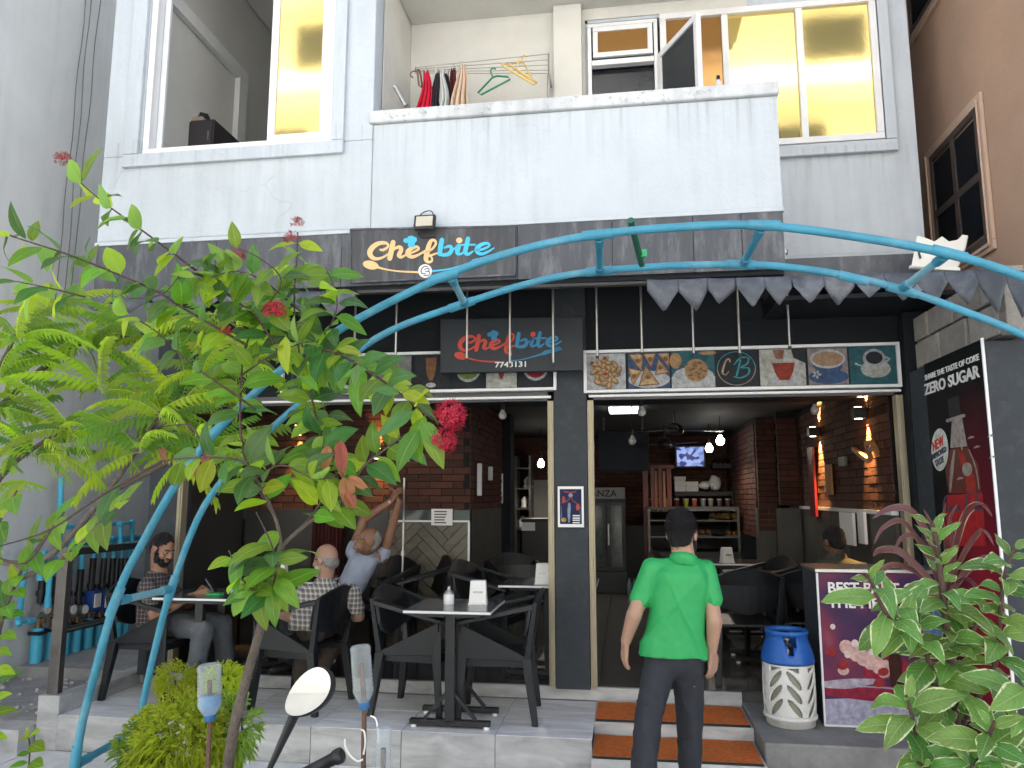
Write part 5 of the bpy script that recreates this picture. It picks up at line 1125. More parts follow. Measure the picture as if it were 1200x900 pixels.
[lay(pr, 'red_fruit', M.setdefault('fruit', K('red_fruit', (.4,.03,.04))), lambda mb: disc(mb, u, v, .035, .025, mpa, .007, .3, 12)) for u, v in ((.36,.33),(.05,.44),(.33,.26),(.12,.36))]
lay(pr, 'blue_glow_print', K('sky_print', (.12,.22,.45)), lambda mb: disc(mb, .72, .66, .12, .16, mpa, .0003))
[text_obj('lettering', s_, (X0a+.06, A0.y-.004, zt_-.135-k*.094), (1,0,0), (0,0,1), .092, P_wh, pr, bold=.025) for k, s_ in enumerate(('BEST PART OF', 'THE MEAL'))]
SCR = lambda ox, oy, s: [[(ox+a*s, oy+b*s, w*s) for a, b, w in q] for q in (
    [(1.2,2.2,.1),(1.0,2.5,.12),(.6,2.2,.22),(.3,1.2,.28),(.4,.2,.22),(.9,.1,.14),(1.3,.6,.1)],
    [(1.7,1.0,.14),(1.4,.8,.18),(1.4,.3,.18),(1.7,.1,.14),(1.95,.5,.16),(1.75,1.0,.12),(2.2,.9,.08)],
    [(2.8,.9,.1),(2.5,1.0,.14),(2.3,.5,.2),(2.5,.1,.14),(2.9,.4,.08)],
    [(3.5,.9,.12),(3.2,1.0,.14),(3.05,.5,.18),(3.2,.1,.14),(3.5,.5,.12),(3.6,1.0,.14),(3.55,.3,.16),(3.8,.1,.1),(4.1,.5,.06)],
    [(4.2,.75,.14),(4.6,.85,.14)],
    [(6.2,2.4,.1),(6.0,2.9,.14),(5.4,2.5,.22),(5.0,1.2,.28),(5.2,.2,.24),(5.7,.1,.14),(6.1,.6,.1)],
    [(6.5,1.0,.14),(6.2,.8,.18),(6.2,.3,.18),(6.5,.1,.14),(6.75,.5,.16),(6.55,1.0,.12)],
    [(6.9,.3,.08),(7.4,1.6,.12),(7.5,2.6,.14),(7.25,2.7,.12),(7.1,1.6,.18),(7.15,.3,.16),(7.5,.1,.1)],
    [(8.1,.9,.12),(7.8,1.0,.14),(7.65,.5,.18),(7.8,.1,.14),(8.1,.5,.12),(8.2,1.0,.14),(8.15,.3,.16),(8.4,.1,.1),(8.9,.6,.06)])]
def script(parent, ox, oy, s, mp, m, lift):
    mb = MB(); [stroke(mb, q, mp, lift + .0003*i, 5) for i, q in enumerate(SCR(ox, oy, s))]; return obj('script_lettering', mb, m, parent)
script(pr, .36, .47, .034, mpa, P_wh, .008)
lay(pr, 'bottle_print', K('cola_brown', (.06,.015,.01)), lambda mb: poly(mb, [(.4,.24),(.47,.24),(.475,.4),(.45,.5),(.44,.6),(.43,.6),(.42,.5),(.395,.4)], mpa, .0075))
# ================================================================== cola advert panel on the right side wall
PX = 1.99
def yz(px, py): return atx(px, py, PX)
tl_, tr_, = yz(1083, 430), yz(1150, 394); br_ = yz(1192, 860); zb_ = .3
Yn, Yf_ = tr_.y, tl_.y; print('coke panel', tl_, tr_, br_)
ck = thing('advert_board', 'tall red and black cola advert panel facing left beside the shutter', 'advert', (PX, Yn, .25))
zt2 = (tl_.z + tr_.z)/2
obj('cabinet', MB().box(PX+.004, XR, Yn, 5.72, .252, zt2-.01), M['column'], ck, bevel=.004)
obj('trim', MB().box(PX-.008, PX+.006, Yn-.012, Yn-.001, .26, zt2+.005), M['alu'], ck)
cm = bpy.data.materials.new('cola_print'); cm.use_nodes = True; n_ = cm.node_tree.nodes; l_ = cm.node_tree.links; b_ = n_['Principled BSDF']; b_.inputs['Roughness'].default_value = .6; b_.inputs['Specular IOR Level'].default_value = .12
uv = n_.new('ShaderNodeUVMap'); gs = n_.new('ShaderNodeVectorMath'); gs.operation = 'DISTANCE'; gs.inputs[1].default_value = (.75, .3, 0); l_.new(uv.outputs[0], gs.inputs[0])
r1 = n_.new('ShaderNodeValToRGB'); els = r1.color_ramp.elements; els[0].position = .0; els[0].color = (.32,.012,.03,1); els[1].position = .62; els[1].color = (.006,.006,.008,1); e = els.new(.35); e.color = (.11,.008,.016,1)
l_.new(gs.outputs['Value'], r1.inputs[0]); l_.new(r1.outputs[0], b_.inputs['Base Color'])
fp = MB(); fp.add([(PX, Yf_, .26), (PX, Yn, .26), (PX, Yn, zt2), (PX, Yf_, zt2)], [(0,1,2,3)]); fp.uv = [(0,0),(1,0),(1,1),(0,1)]
cp = obj('advert_print', fp, cm, ck)
mpc = lambda px, py, l: yz(px, py) - Vector((.002 + l, 0, 0))   # printed marks lie on the panel's own plane
text_obj('lettering', 'SHARE THE TASTE OF COKE', yz(1084.5, 446) - Vector((.003,0,0)), (0,-1,0), (0,0,1), .05, P_wh, cp, bold=.012, fit=abs(yz(1084.5,446).y - yz(1147,412).y))
text_obj('lettering', 'ZERO SUGAR', yz(1084.5, 463) - Vector((.003,0,0)), (0,-1,0), (0,0,1), .1, P_wh, cp, bold=.02, fit=abs(yz(1084.5,463).y - yz(1148.5,433).y))
lay(cp, 'bottle_print', K('dark_cola', (.2,.05,.035)), lambda mb: poly(mb, [(1112,578),(1108,550),(1114,526),(1135,524),(1147,545),(1151,578)], mpc, .0002))
lay(cp, 'bottle_neck', K('glass_neck', (.5,.44,.4)), lambda mb: (poly(mb, [(1114,525),(1116,492),(1128,490),(1134,523)], mpc, .0004), stroke(mb, [(1111,493,4),(1120,490,4),(1130,487,4)], mpc, .0008)))
lay(cp, 'bottle_cap', K('black_cap', (.03,.03,.032)), lambda mb: poly(mb, [(1113,489),(1111,468),(1124,463),(1127,486)], mpc, .0003))
lay(cp, 'glint', K('bottle_glint', (.5,.42,.36)), lambda mb: (stroke(mb, [(1114,576,2),(1116,550,4),(1119,528,2)], mpc, .0007), disc(mb, 1134, 550, 6, 8, mpc, .0008), stroke(mb, [(1128,527,1.5),(1123,505,2.5),(1120,495,1)], mpc, .0009), stroke(mb, [(1148,573,1),(1144,548,1.5),(1136,527,1)], mpc, .001)))
lay(cp, 'cola_glow', K('cola_red_glow', (.5,.05,.03)), lambda mb: stroke(mb, [(1126,530,5),(1131,545,8),(1137,560,11),(1139,576,12)], mpc, .0006))
lay(cp, 'bottle_label', K('cola_red', (.6,.03,.035)), lambda mb: poly(mb, [(1110,580),(1152,578),(1156,640),(1108,640)], mpc, .0004))
WID = 1.7; a_ = MB(); [stroke(a_, [(1105 + x*5.6, 600 - y*7.6 - x*.15, w*5) for x, y, w in q], mpc, .002 + .0003*i, 5) for i, q in enumerate(SCR(0,0,1))]; obj('script_lettering', a_, P_ink, cp); WID = 1.0
lay(cp, 'ice_chips', K('ice_chip', (.5,.35,.35)), lambda mb: [stroke(mb, [(x, y, 1), (x+3, y-1.5, 3), (x+7, y-2, 1)], mpc, .0005, 3) for x, y in ((1135,514),(1142,525),(1158,512),(1160,537),(1122,562))])
lay(cp, 'roundel', K('pale_roundel', (.9,.95,.85)), lambda mb: disc(mb, 1102, 527, 10, 25, mpc, .0012, 0, 28))
for s, px, py, sz_, m_, ft in (('NEW', 1094.5, 529, .085, P_red, (1094.5,1108)), ('IMPROVED', 1093.5, 539, .05, P_ink, (1093.5,1111)), ('TASTE', 1097.5, 547, .055, P_ink, (1097.5,1108))):
    p = yz(px, py) - Vector((.005,0,0)); xd = Vector((0, -1, .18)).normalized(); text_obj('lettering', s, p, xd, Vector((-1,0,0)).cross(xd), sz_, m_, cp, bold=.02, fit=abs(yz(ft[0],py).y - yz(ft[1],py).y))
# block wall above it, shutter beside it
bw = thing('block_wall', 'raw concrete block wall above the cola advert', 'wall', (2.06, 5, zt2))
obj('backing', MB().box(2.075, 2.18, 4.5, 5.74, zt2+.004, 2.96), M['mortar'], bw)
r = 0; z = zt2 + .01
while z < 2.94:
    hgt = min(.19, 2.958 - z); y = 4.5 - (.2 if r % 2 else 0)
    while y < 5.73:
        y0, y1b = max(y, 4.505), min(y + .385, 5.735)
        if y1b - y0 > .05: obj('block', MB().box(2.05 + random.uniform(-.008,.008), 2.075, y0+.006, y1b-.006, z+.006, z+hgt-.006), M['block'], bw, bevel=.008)
        y += .395
    z += .197; r += 1
obj('end_block', MB().box(2.06, 2.17, 4.42, 4.496, zt2+.004, 2.95), M['block'], bw, bevel=.006)
stt = thing('roller_shutter', 'pale ribbed roller shutter at the right edge beside the cola panel', 'shutter', (2.4, 4.6, 0))
zs1 = at(1185, 395, 4.6).z
for i in range(int((zs1-.02)/.052)): obj('slat', MB().box(2.262, 2.545, 4.6 - .012, 4.6, .02 + i*.052, .02 + i*.052 + .046), M['alu'] if i == -1 else M['shut'] if 'shut' in M else M.setdefault('shut', mat('ribbed_cream_slat', (.5,.5,.48), .5, vary=.08, dirt=(.2,.2,.2), dscale=5, damt=.3)), stt, bevel=.006)
obj('backing', MB().box(2.262, 2.545, 4.603, 4.64, .02, zs1), M['shut'], stt); obj('jamb', MB().box(XR+.003, 2.258, 4.56, 4.66, .0, zs1+.02), M['alu'], stt); obj('head', MB().box(2.262, 2.545, 4.58, 4.66, zs1+.002, zs1+.06), M['shut'], stt)
# ================================================================== blue pipe trellis arch
def sp3(pts, n=6): return [Vector(p) for p in spline([tuple(p) for p in pts], n)]
tr = thing('trellis_arch', 'blue pipe trellis arch of two curved rails spanning the whole front', 'trellis', (0, 3.4, 0))
fr_px = [(87,900),(100,832),(135,705),(165,640),(225,540),(310,450),(400,385),(520,324),(610,293),(700,275),(800,266),(890,264),(1000,277),(1110,297),(1200,325),(1290,362),(1390,420)]
bk_px = [(160,862),(180,768),(201,690),(240,592),(300,520),(360,465),(440,397),(540,357),(650,325),(760,313),(870,310),(940,315),(1000,325),(1060,340),(1130,365),(1200,393),(1290,440),(1370,495)]
A_ = [at(x, y, 3.2) for x, y in fr_px]; B_ = [at(x, y, 3.63) for x, y in bk_px]
def legs(P, Xr):
    a = P[0].copy(); d = (P[1]-P[0]).normalized(); foot = Vector((a.x - .07, a.y, 0)); b = P[-1]
    return [foot] + P + [Vector((b.x + .35, b.y, b.z - .5)), Vector((b.x + .55, b.y, .9)), Vector((b.x + .62, b.y, 0))]
r0 = .0178
fa = obj('rail', MB().tube(sp3(legs(A_, 0), 5), r0, 14), M['pvc'], tr); bb = obj('rail', MB().tube(sp3(legs(B_, 0), 5), r0 - .001, 14), M['pvc'], tr)
def coupling(P, dirv, L=.11): d = Vector(dirv).normalized(); obj('coupling', MB().tube([P - d*L/2, P + d*L/2], r0 + .004, 14), M['pvc'], tr, bevel=.002)
for (x, y, dx, dy), Y in (((135,705,30,-75),3.2),((88,893,8,-50),3.2),((253,505,60,-60),3.2),((520,324,60,-20),3.2),((700,275,60,-6),3.2),((895,264,60,2),3.2),((1112,297,60,15),3.2),((201,690,20,-60),3.63),((541,357,60,-20),3.63),((702,318,60,-6),3.63),((868,310,60,2),3.63),((1057,340,60,16),3.63),((1000,326,60,14),3.63)):
    p = at(x, y, Y); coupling(p, at(x+dx, y+dy, Y) - p, .13)
for (x0,y0,x1,y1,mm) in ((135,705,201,690,'pvc_pale'),(88,897,160,856,'pvc'),(528,324,545,357,'pvc_pale'),(702,277,703,320,'pvc'),(893,266,871,310,'pvc'),(1110,298,1056,339,'pvc_pale')):
    a, b = at(x0,y0,3.2), at(x1,y1,3.63); d = (b-a).normalized()
    obj('strut', MB().tube([a + d*.02, b - d*.02], .0165, 12), M[mm], tr)
    obj('strut_socket', MB().tube([a + d*.02, a + d*.09], .021, 12), M['pvc'], tr)
    obj('strut_socket', MB().tube([b - d*.08, b - d*.02], .021, 12), M['pvc'], tr)
obj('green_strut', MB().tube([at(739,258,3.24), at(752,310,3.58)], .015, 12), M['pvc_green'], tr)
obj('green_clip', MB().box(*[q for p in [(at(755,297,3.5))] for q in (p.x-.018,p.x+.012,p.y-.01,p.y+.01,p.z-.018,p.z+.018)]), mat('clip_green', (.02,.4,.15), .4), tr, bevel=.004)
# ================================================================== railing, water meters and pipes at the left
RXp = -3.955
rl = thing('handrail', 'dark steel handrail beside the platform in front of the water meters', 'railing', (RXp, 5.06, .345))
zt3 = at(72, 643, 5.06).z; zb3 = at(80, 740, 5.06).z
obj('post', MB().box(RXp-.04, RXp+.04, 5.03, 5.085, .346, zt3+.01), mat('tarnished_steel', (.16,.15,.14), .35, metal=.8, vary=.3, vscale=5), rl, bevel=.003)
obj('top_rail', MB().box(RXp-.02, RXp+.045, 5.086, 6.5, zt3-.05, zt3), M['black_metal'], rl, bevel=.004)
obj('bottom_rail', MB().box(RXp-.015, RXp+.025, 5.086, 6.5, zb3-.02, zb3+.02), M['black_metal'], rl, bevel=.003); obj('rail_cap', MB().box(RXp+.026, RXp+.034, 5.086, 6.3, zb3-.004, zb3+.012), M['steel'], rl)
MX = -5.13
def py(px, py_, off=0): p = atx(px, py_, MX); p.x = MX + off; return p
pipes = [(40,792,690),(57,788,690),(72,784,690),(86,782,690),(100,779,640),(113,777,640),(124,774,640),(134,772,640),(143,770,640)]
for k, (px, yb, yt) in enumerate(pipes):
    a, b = py(px, yb), py(px+1, yt); a.z = .262
    t = thing('water_meter', ('blue riser pipe with brass water meter, ' + ('leftmost','second from left','third from left','fourth, beside the handrail post','first right of the handrail post','second right of the handrail post','third right of the handrail post','fourth right of the handrail post','last before the bearded man')[k]), 'water meter', a, 'water meters on the grey wall')
    zm = py(px, 715 if k < 4 else 705).z
    obj('riser_pipe', MB().tube([a, Vector((a.x, a.y, zm - .16))], .05, 12), M['pvc_bright'], t)
    obj('pipe_clip', MB().box(a.x-.054, a.x+.054, a.y-.054, a.y+.054, .5, .53), M['black_metal'], t)
    obj('brass_valve', MB().tube([Vector((a.x, a.y, zm - .16)), Vector((a.x, a.y, zm - .07))], .028, 10).obox((a.x+.04, a.y, zm-.1), (.05,.02,.035)), mat('old_brass', (.25,.16,.08), .4, metal=.7, vary=.3), t)
    if k < 4: mb = MB().tube([Vector((a.x, a.y-.045, zm)), Vector((a.x, a.y+.045, zm))], .05, 14).tube([Vector((a.x+.03, a.y, zm)), Vector((a.x+.075, a.y, zm))], .045, 14)
    else: mb = MB().box(a.x-.03, a.x+.07, a.y-.06, a.y+.06, zm-.1, zm+.1)
    obj('meter_body', mb, (M['steel'] if k != 1 else mat('copper_part', (.4,.17,.1), .4, metal=.6)) if k < 4 else M.setdefault('mblue', mat('meter_blue', (.02,.07,.3), .4)), t, bevel=.006)
    obj('dial_cover', MB().box(a.x+.071, a.x+.084, a.y-.045, a.y+.045, zm-.06, zm+.07) if k >= 4 else MB().tube([Vector((a.x+.075, a.y, zm)), Vector((a.x+.082, a.y, zm))], .04, 14), M['bright_white'], t, bevel=.004)
    top = py(px, 668 if k < 4 else 655).z
    obj('joint_stack', MB().tube([Vector((a.x, a.y, zm+.05)), Vector((a.x, a.y, top))], .03, 10).tube([Vector((a.x, a.y, zm+.12)), Vector((a.x, a.y, zm+.16))], .042, 10), M['black_metal'], t)
    obj('feed_pipe', MB().tube([Vector((a.x, a.y, top)), Vector((a.x, a.y, top+.16))], .028, 10), M['pvc_bright'], t)
def pipe_run(lab, pts, r, m='pvc_bright'):
    t = thing('water_pipe', lab, 'pipe', pts[0], 'blue pipes on the grey wall')
    obj('pipe', MB().tube(pts, r, 10), M[m], t)
    for p in pts[1:-1]: obj('elbow', MB().ball(p, r*1.35, 10, 6), M[m], t)
    d = (pts[1]-pts[0]).normalized(); obj('end_collar', MB().tube([pts[0], pts[0]+d*.08], r*1.25, 10), M[m], t)
pipe_run('tall thin blue pipe with a white patch, leftmost on the grey wall', [py(37,727,.02), py(19,730,.02), py(30,640,.02)], .024)
pipe_run('blue pipe with a double bend over the first meters', [py(41,680,.05), py(44,650,.05), py(63,648,.05), py(66,560,.05)], .026)
pipe_run('looped blue pipe above the second and third meter', [py(46,712,.08), py(49,672,.08), py(56,671,.08), py(59,660,.08), py(73,659,.08), py(72,678,.08)], .024)
pipe_run('lower thick blue pipe running back along the grey wall', [py(68,638,.03), py(160,630,.03)], .03)
pipe_run('upper thin blue pipe running back along the grey wall', [py(75,634,.1), py(120,631,.1), py(168,628,.1)], .022)
pipe_run('blue pipe bracket rising above the handrail', [py(128,642,.12), py(128,614,.12), py(142,612,.12), py(142,641,.12)], .024)
pipe_run('topmost thin blue pipe behind the leaves at left', [py(66,618,.06), py(128,614,.06)], .02)
# ================================================================== balcony: clothes rack, washing, hangers
YR = 5.42
rk = thing('drying_rack', 'wall mounted wire drying rack on the balcony', 'drying rack', at(565, 85, YR))
for k, (ya, yb) in enumerate(((79,63),(81,70),(83,76),(84,82),(85.5,86))):
    a, b = at(487, ya, YR + .07*k), at(643, yb, YR + .07*k); obj('wire', MB().tube([a, b], .004, 6), M['steel'], rk)
a, b = at(643, 62, YR), at(643, 88, YR+.28); obj('end_bar', MB().tube([a, b], .006, 6), M['steel'], rk); obj('end_bar', MB().tube([at(487,78.5,YR), at(487,86,YR+.28)], .006, 6), M['steel'], rk); obj('wall_bracket', MB().beam(Vector((b.x, YS-.02, b.z)), b, .02, .02), M['steel'], rk)
obj('stand_post', MB().tube([b, Vector((b.x, b.y, 3.7))], .012, 8), M['steel'], rk)
def cloth(lab, x0, x1, y0, y1, Y, col_, cat='clothing', folds=3, name='hanging_cloth'):
    a, b = at(x0, y0, Y), at(x1, y1, Y); w = b.x-a.x; nz, nx = 10, 22; vs = []
    xc = (a.x+b.x)/2
    for j in range(nz+1):
        q = j/nz; z = a.z + (b.z-a.z)*q*1.35; s = .28 + .72*q**.8
        for i in range(nx+1):
            u = 2*i/nx - 1; vs.append((xc + u*w/2*s + .012*math.sin(q*5+x0), Y + .035*s*math.cos(u*math.pi*folds) + .02*math.sin(q*3), z + .02*u*u))
    o = obj(name, MB().add(vs, [(j*(nx+1)+i, j*(nx+1)+i+1, (j+1)*(nx+1)+i+1, (j+1)*(nx+1)+i) for j in range(nz) for i in range(nx)], True), mat('cloth_' + str(x0), col_, .95, vary=.1, bump=.3, bscale=200), None)
    sd = o.modifiers.new('thick', 'SOLIDIFY'); sd.thickness = .006; tag(o, lab, cat, 'washing on the balcony rack')
    p = Vector((xc, Y, a.z)); obj('peg', MB().box(xc-.008, xc+.008, Y-.012, Y+.012, a.z-.01, a.z+.045), M['steel'], o)
cloth('bright red cloth hanging on the balcony rack', 490, 508, 86, 123, 5.46, (.55,.01,.04))
cloth('dark grey and black garment beside the red cloth', 504, 518, 87, 122, 5.5, (.03,.03,.04))
cloth('narrow white cloth between dark garments', 514, 524, 88, 122, 5.44, (.5,.52,.5), folds=2)
cloth('black sock like garment beside the white cloth', 519, 529, 88, 121, 5.52, (.012,.012,.016), folds=2)
cloth('dark maroon garment next to the beige towel', 525, 538, 82, 120, 5.56, (.1,.015,.02), folds=2)
cloth('beige towel on the balcony rack', 529, 552, 80, 121, 5.43, (.6,.45,.33))
def hanger(lab, P, hk, colr, Y, g='plastic clothes hangers on the rack'):
    pts = [at(x, y, Y + .05*i/len(P)) for i, (x, y) in enumerate(P)]; t = thing('clothes_hanger', lab, 'hanger', pts[0], g)
    m = mat('hanger_' + lab.split()[0], colr, .4)
    obj('frame', MB().tube(pts + [pts[0]], .008, 8), m, t); obj('hook', MB().tube(sp3([at(x, y, Y) for x, y in hk], 5), .006, 8), m, t)
hanger('green plastic clothes hanger in the middle of the rack', [(577,91),(560,109),(564,111),(598,93),(595,90),(582,89)], [(578,91),(575,84),(577,80),(581,81)], (.02,.2,.11), 5.5)
hanger('yellow plastic clothes hanger, lower of the two', [(588,75),(592,79),(626,99),(629,97),(604,80),(594,74)], [(606,80),(608,70),(611,66),(613,68)], (.72,.5,.16), 5.46)
hanger('yellow plastic clothes hanger hooked behind the other yellow one', [(598,76),(620,93),(623,91),(613,72),(607,74),(600,74)], [(612,74),(612,66),(615,64),(617,67)], (.7,.52,.2), 5.56)
hanger('thin brown clothes hanger at the left end of the rack', [(489,83),(491,100),(495,103),(493,88),(491,82),(490,82)], [(490,83),(483,84),(481,88),(484,91)], (.2,.1,.09), 5.48)
stb = tag(obj('drain_spout', MB().tube([at(463,101,5.06), at(476,124,5.06)], .018, 10), M['steel']), 'short grey pipe stub leaning on the left end of the balcony ledge', 'pipe')
bo = at(842, 98, 5.08); bt_ = thing('small_bottle', 'small clear bottle standing on the right of the balcony ledge', 'bottle', (bo.x, 5.08, 4.44)); obj('body', MB().lathe([(.022,0),(.024,.06),(.012,.09)], (bo.x,5.08,4.441), 10), M['bulb_off'], bt_); obj('cap', MB().lathe([(.013,.09),(.013,.12),(0,.12)], (bo.x,5.08,4.441), 10), M['black'], bt_)
# upstairs room: cabinet, clutter, picture
cb0, cb1 = at(198, 176, 5.75), at(250, 138, 5.75)
cab = thing('cabinet', 'dark cabinet standing inside the left upstairs window', 'cabinet', (cb0.x, 5.75, 3.7))
obj('body', MB().box(cb0.x, cb1.x, 5.77, 6.6, 3.7, cb1.z), mat('dark_cabinet', (.035,.03,.035), .5, vary=.1), cab, bevel=.006); obj('door', MB().box(cb0.x+.02, cb1.x-.01, 5.752, 5.769, 3.75, cb1.z-.02), mat('dark_cabinet_door', (.05,.045,.05), .45), cab, bevel=.003)
obj('handle', MB().box(cb1.x-.04, cb1.x-.03, 5.74, 5.751, cb1.z-.2, cb1.z-.12), M['steel'], cab)
tag(obj('folded_cloth', MB().box(cb0.x+.01, cb1.x-.12, 5.78, 6.2, cb1.z+.002, cb1.z+.05), mat('beige_cloth', (.4,.33,.26), .9, vary=.2, bump=.5), bevel=.02), 'folded beige cloth on the dark cabinet', 'cloth')
bm_ = bmesh.new(); bmesh.ops.create_icosphere(bm_, subdivisions=3, radius=.13)
for v in bm_.verts: v.co = Vector((v.co.x, v.co.y, max(v.co.z, -.02)*.8)) * (1 + .3*noise.noise(v.co*12))
me = bpy.data.meshes.new('dark_bag'); bm_.to_mesh(me); bm_.free(); me.materials.append(mat('dark_green_bag', (.02,.025,.02), .7, bump=.5)); tag(obj('dark_bag', me, None, loc=(at(232,133,5.95).x, 5.98, cb1.z+.07)), 'crumpled dark bag lying on the cabinet upstairs', 'bag')
pa_, pb_ = atx(264, 88, -2.0), atx(290, 160, -2.0)
q = MB().box(-1.975, -1.945, 6.6, 7.6, 4.6, 5.6); pf = thing('wall_picture', 'dark framed picture on the upstairs room wall', 'picture', (-1.96, 7, 5)); 
a, b = at(264, 86, 8.36), at(299, 156, 8.36); obj('frame', MB().box(a.x, b.x, 8.35, 8.39, b.z, a.z), M['black'], pf); obj('print', MB().box(a.x+.04, b.x-.04, 8.344, 8.349, b.z+.04, a.z-.04), mat('blue_grey_print', (.07,.09,.12), .4, vary=.6, vscale=3), pf)
# ================================================================== bottles on sticks, scooter mirror
pm_ = bpy.data.materials.new('clear_pet'); pm_.use_nodes = True; n_ = pm_.node_tree.nodes; l_ = pm_.node_tree.links; n_.remove(n_['Principled BSDF'])
tb_ = n_.new('ShaderNodeBsdfTransparent'); tb_.inputs[0].default_value = (.9,.94,.96,1); gb_ = n_.new('ShaderNodeBsdfPrincipled'); gb_.inputs['Base Color'].default_value = (.75,.8,.82,1); gb_.inputs['Roughness'].default_value = .12
lw_ = n_.new('ShaderNodeLayerWeight'); lw_.inputs[0].default_value = .35; tn_ = n_.new('ShaderNodeTexNoise'); tn_.inputs['Scale'].default_value = 60; bp2 = n_.new('ShaderNodeBump'); bp2.inputs['Strength'].default_value = .5; bp2.inputs['Distance'].default_value = .01; l_.new(tn_.outputs['Fac'], bp2.inputs['Height']); l_.new(bp2.outputs[0], gb_.inputs['Normal']); l_.new(bp2.outputs[0], lw_.inputs['Normal'])
mr_ = n_.new('ShaderNodeMapRange'); mr_.inputs['To Min'].default_value = .12; mr_.inputs['To Max'].default_value = .75; l_.new(lw_.outputs['Facing'], mr_.inputs['Value'])
mx_ = n_.new('ShaderNodeMixShader'); l_.new(mr_.outputs[0], mx_.inputs[0]); l_.new(tb_.outputs[0], mx_.inputs[1]); l_.new(gb_.outputs[0], mx_.inputs[2]); l_.new(mx_.outputs[0], n_['Material Output'].inputs[0])
M['pet'] = pm_; M['water'] = mat('water_in_bottle', (.35,.75,1), .02, transm=1, ior=1.33)
def updown(lab, px, py0, py1, Y, r, cap='blue', water=False, tilt=0):
    a, b = at(px, py0, Y), at(px, py1, Y); h = a.z - b.z
    t = thing('plastic_bottle', lab, 'bottle', b, 'upturned plastic bottles on sticks')
    prof = [(r*.42,0),(r*.45,.06*h),(r*.8,.16*h),(r*.98,.24*h)]
    for k in range(8): q = .3 + .07*k; prof += [(r, q*h), (r*.93, (q+.035)*h)]
    prof += [(r*.97,.9*h),(r*1.0,.95*h),(r*.82,h),(r*.5,h*.985),(0,h*.97)]
    m = Matrix.Rotation(R(tilt), 3, 'Y')
    o = obj('bottle_body', MB().lathe(prof, b, 20, m), M['pet'], t)
    obj('bottle_cap', MB().lathe([(r*.45,-.008),(r*.5,.0),(r*.5,.016),(r*.46,.02)], b, 16, m), M.setdefault('capblue', mat('blue_cap', (.02,.12,.3), .4)) if cap == 'blue' else M['bright_white'], t)
    if water: obj('water', MB().lathe([(r*.4,.01),(r*.76,.16*h),(r*.9,.26*h),(r*.9,.42*h),(0,.42*h)], b, 16, m), M.setdefault('bluelabel', mat('blue_tinted_fill', (.12,.42,.8), .15, transm=.35)), t)
    obj('stick', MB().tube([b + m @ Vector((0,0,.7*h)), b, Vector((b.x + .01, b.y, 0))], .0095, 8), mat('rusty_rod', (.12,.07,.05), .8, vary=.3), t)
    return t
updown('clear upturned plastic bottle with blue cap on a rusty rod', 427, 756, 828, 2.75, .037, tilt=-6)
updown('upturned plastic bottle with blue water over the feathery shrub', 246, 778, 842, 3.0, .047, water=True, tilt=-4)
updown('clear plastic bottle low at the bottom edge beside the rusty rod', 448, 852, 935, 2.7, .028, cap='white')
def wire(lab, P, Y): tag(obj('tie_string', MB().tube(sp3([at(x, y, Y) for x, y in P], 6), .0035, 6), M['bright_white']), lab, 'string', 'white strings tied to the rod')
wire('white string curling left from the rusty rod', [(404,866),(405,876),(411,886),(419,892),(425,890)], 2.73); wire('white string hanging right of the rusty rod', [(423,855),(427,858),(428,872),(426,884)], 2.73); wire('white string looping up to the low bottle', [(434,839),(440,842),(443,856),(443,870)], 2.71)
# scooter: mirror and grip in view, its front below the frame
ms = thing('scooter', 'parked black scooter with an oval mirror and a handlebar grip in view', 'scooter', (at(315,900,1.75).x + .2, 1.8, 0))
mc = at(360.5, 812, 1.75); nrm = (Vector((-.25, -1, .34))).normalized(); ux = Vector((0,0,1)).cross(nrm).normalized() * -1
ux = nrm.cross(Vector((0,0,1))).normalized() * -1; uz = nrm.cross(ux).normalized(); uz = uz if uz.z > 0 else -uz
prof = []
for k in range(32):
    a = 2*math.pi*k/32; x, z = .066*math.cos(a), .044*math.sin(a)*(1 + .18*math.cos(a)); c, s = math.cos(R(42)), math.sin(R(42)); prof.append((x*c - z*s, x*s + z*c))
rim = MB(); vs = []
for f, d in ((1.0, 0), (1.04, .006), (1.0, .018), (.75, .03), (.3, .036)): vs += [mc - nrm*d + ux*x*f + uz*z*f for x, z in prof]
rim.add(vs, [(j*32+i, j*32+(i+1)%32, (j+1)*32+(i+1)%32, (j+1)*32+i) for j in range(4) for i in range(32)], True).add(vs[-32:], [tuple(range(32))])
obj('mirror_shell', rim, M['black_plastic'], ms)
obj('mirror_glass', MB().add([mc + nrm*.001 + ux*x*.975 + uz*z*.975 for x, z in prof], [tuple(range(32))]), mat('mirror_glass', (.5,.51,.52), .02, metal=1), ms)
s0, s1 = at(345, 838, 1.77), at(314, 905, 1.8); hb0 = Vector((s1.x + .0, 1.82, s1.z - .04))
obj('mirror_stem', MB().tube([at(350,833,1.765), s0, s1, hb0], [.011,.012,.0065,.0065], 10), M['black_metal'], ms)
g0_, g1_ = at(401, 884, 1.78), at(372, 899, 1.8)
gp_ = MB(); n = 10
gp_.tube([g1_ + (g1_-g0_)*.6, g1_, g0_ + (g1_-g0_)*.25, g0_ + (g1_-g0_)*.24, g0_ + (g1_-g0_)*.06, g0_], [.014,.014,.0145,.0175,.0175,.011], 16)
obj('grip', gp_, M['black_plastic'], ms)
hx = g1_ + (g1_-g0_)*.6; cxx = hb0.lerp(hx, .5); cxx = Vector((hx.x - .12, 1.86, hx.z - .05))
obj('handlebar', MB().tube(sp3([hx, cxx, hb0], 6), .011, 10), M['steel'], ms)
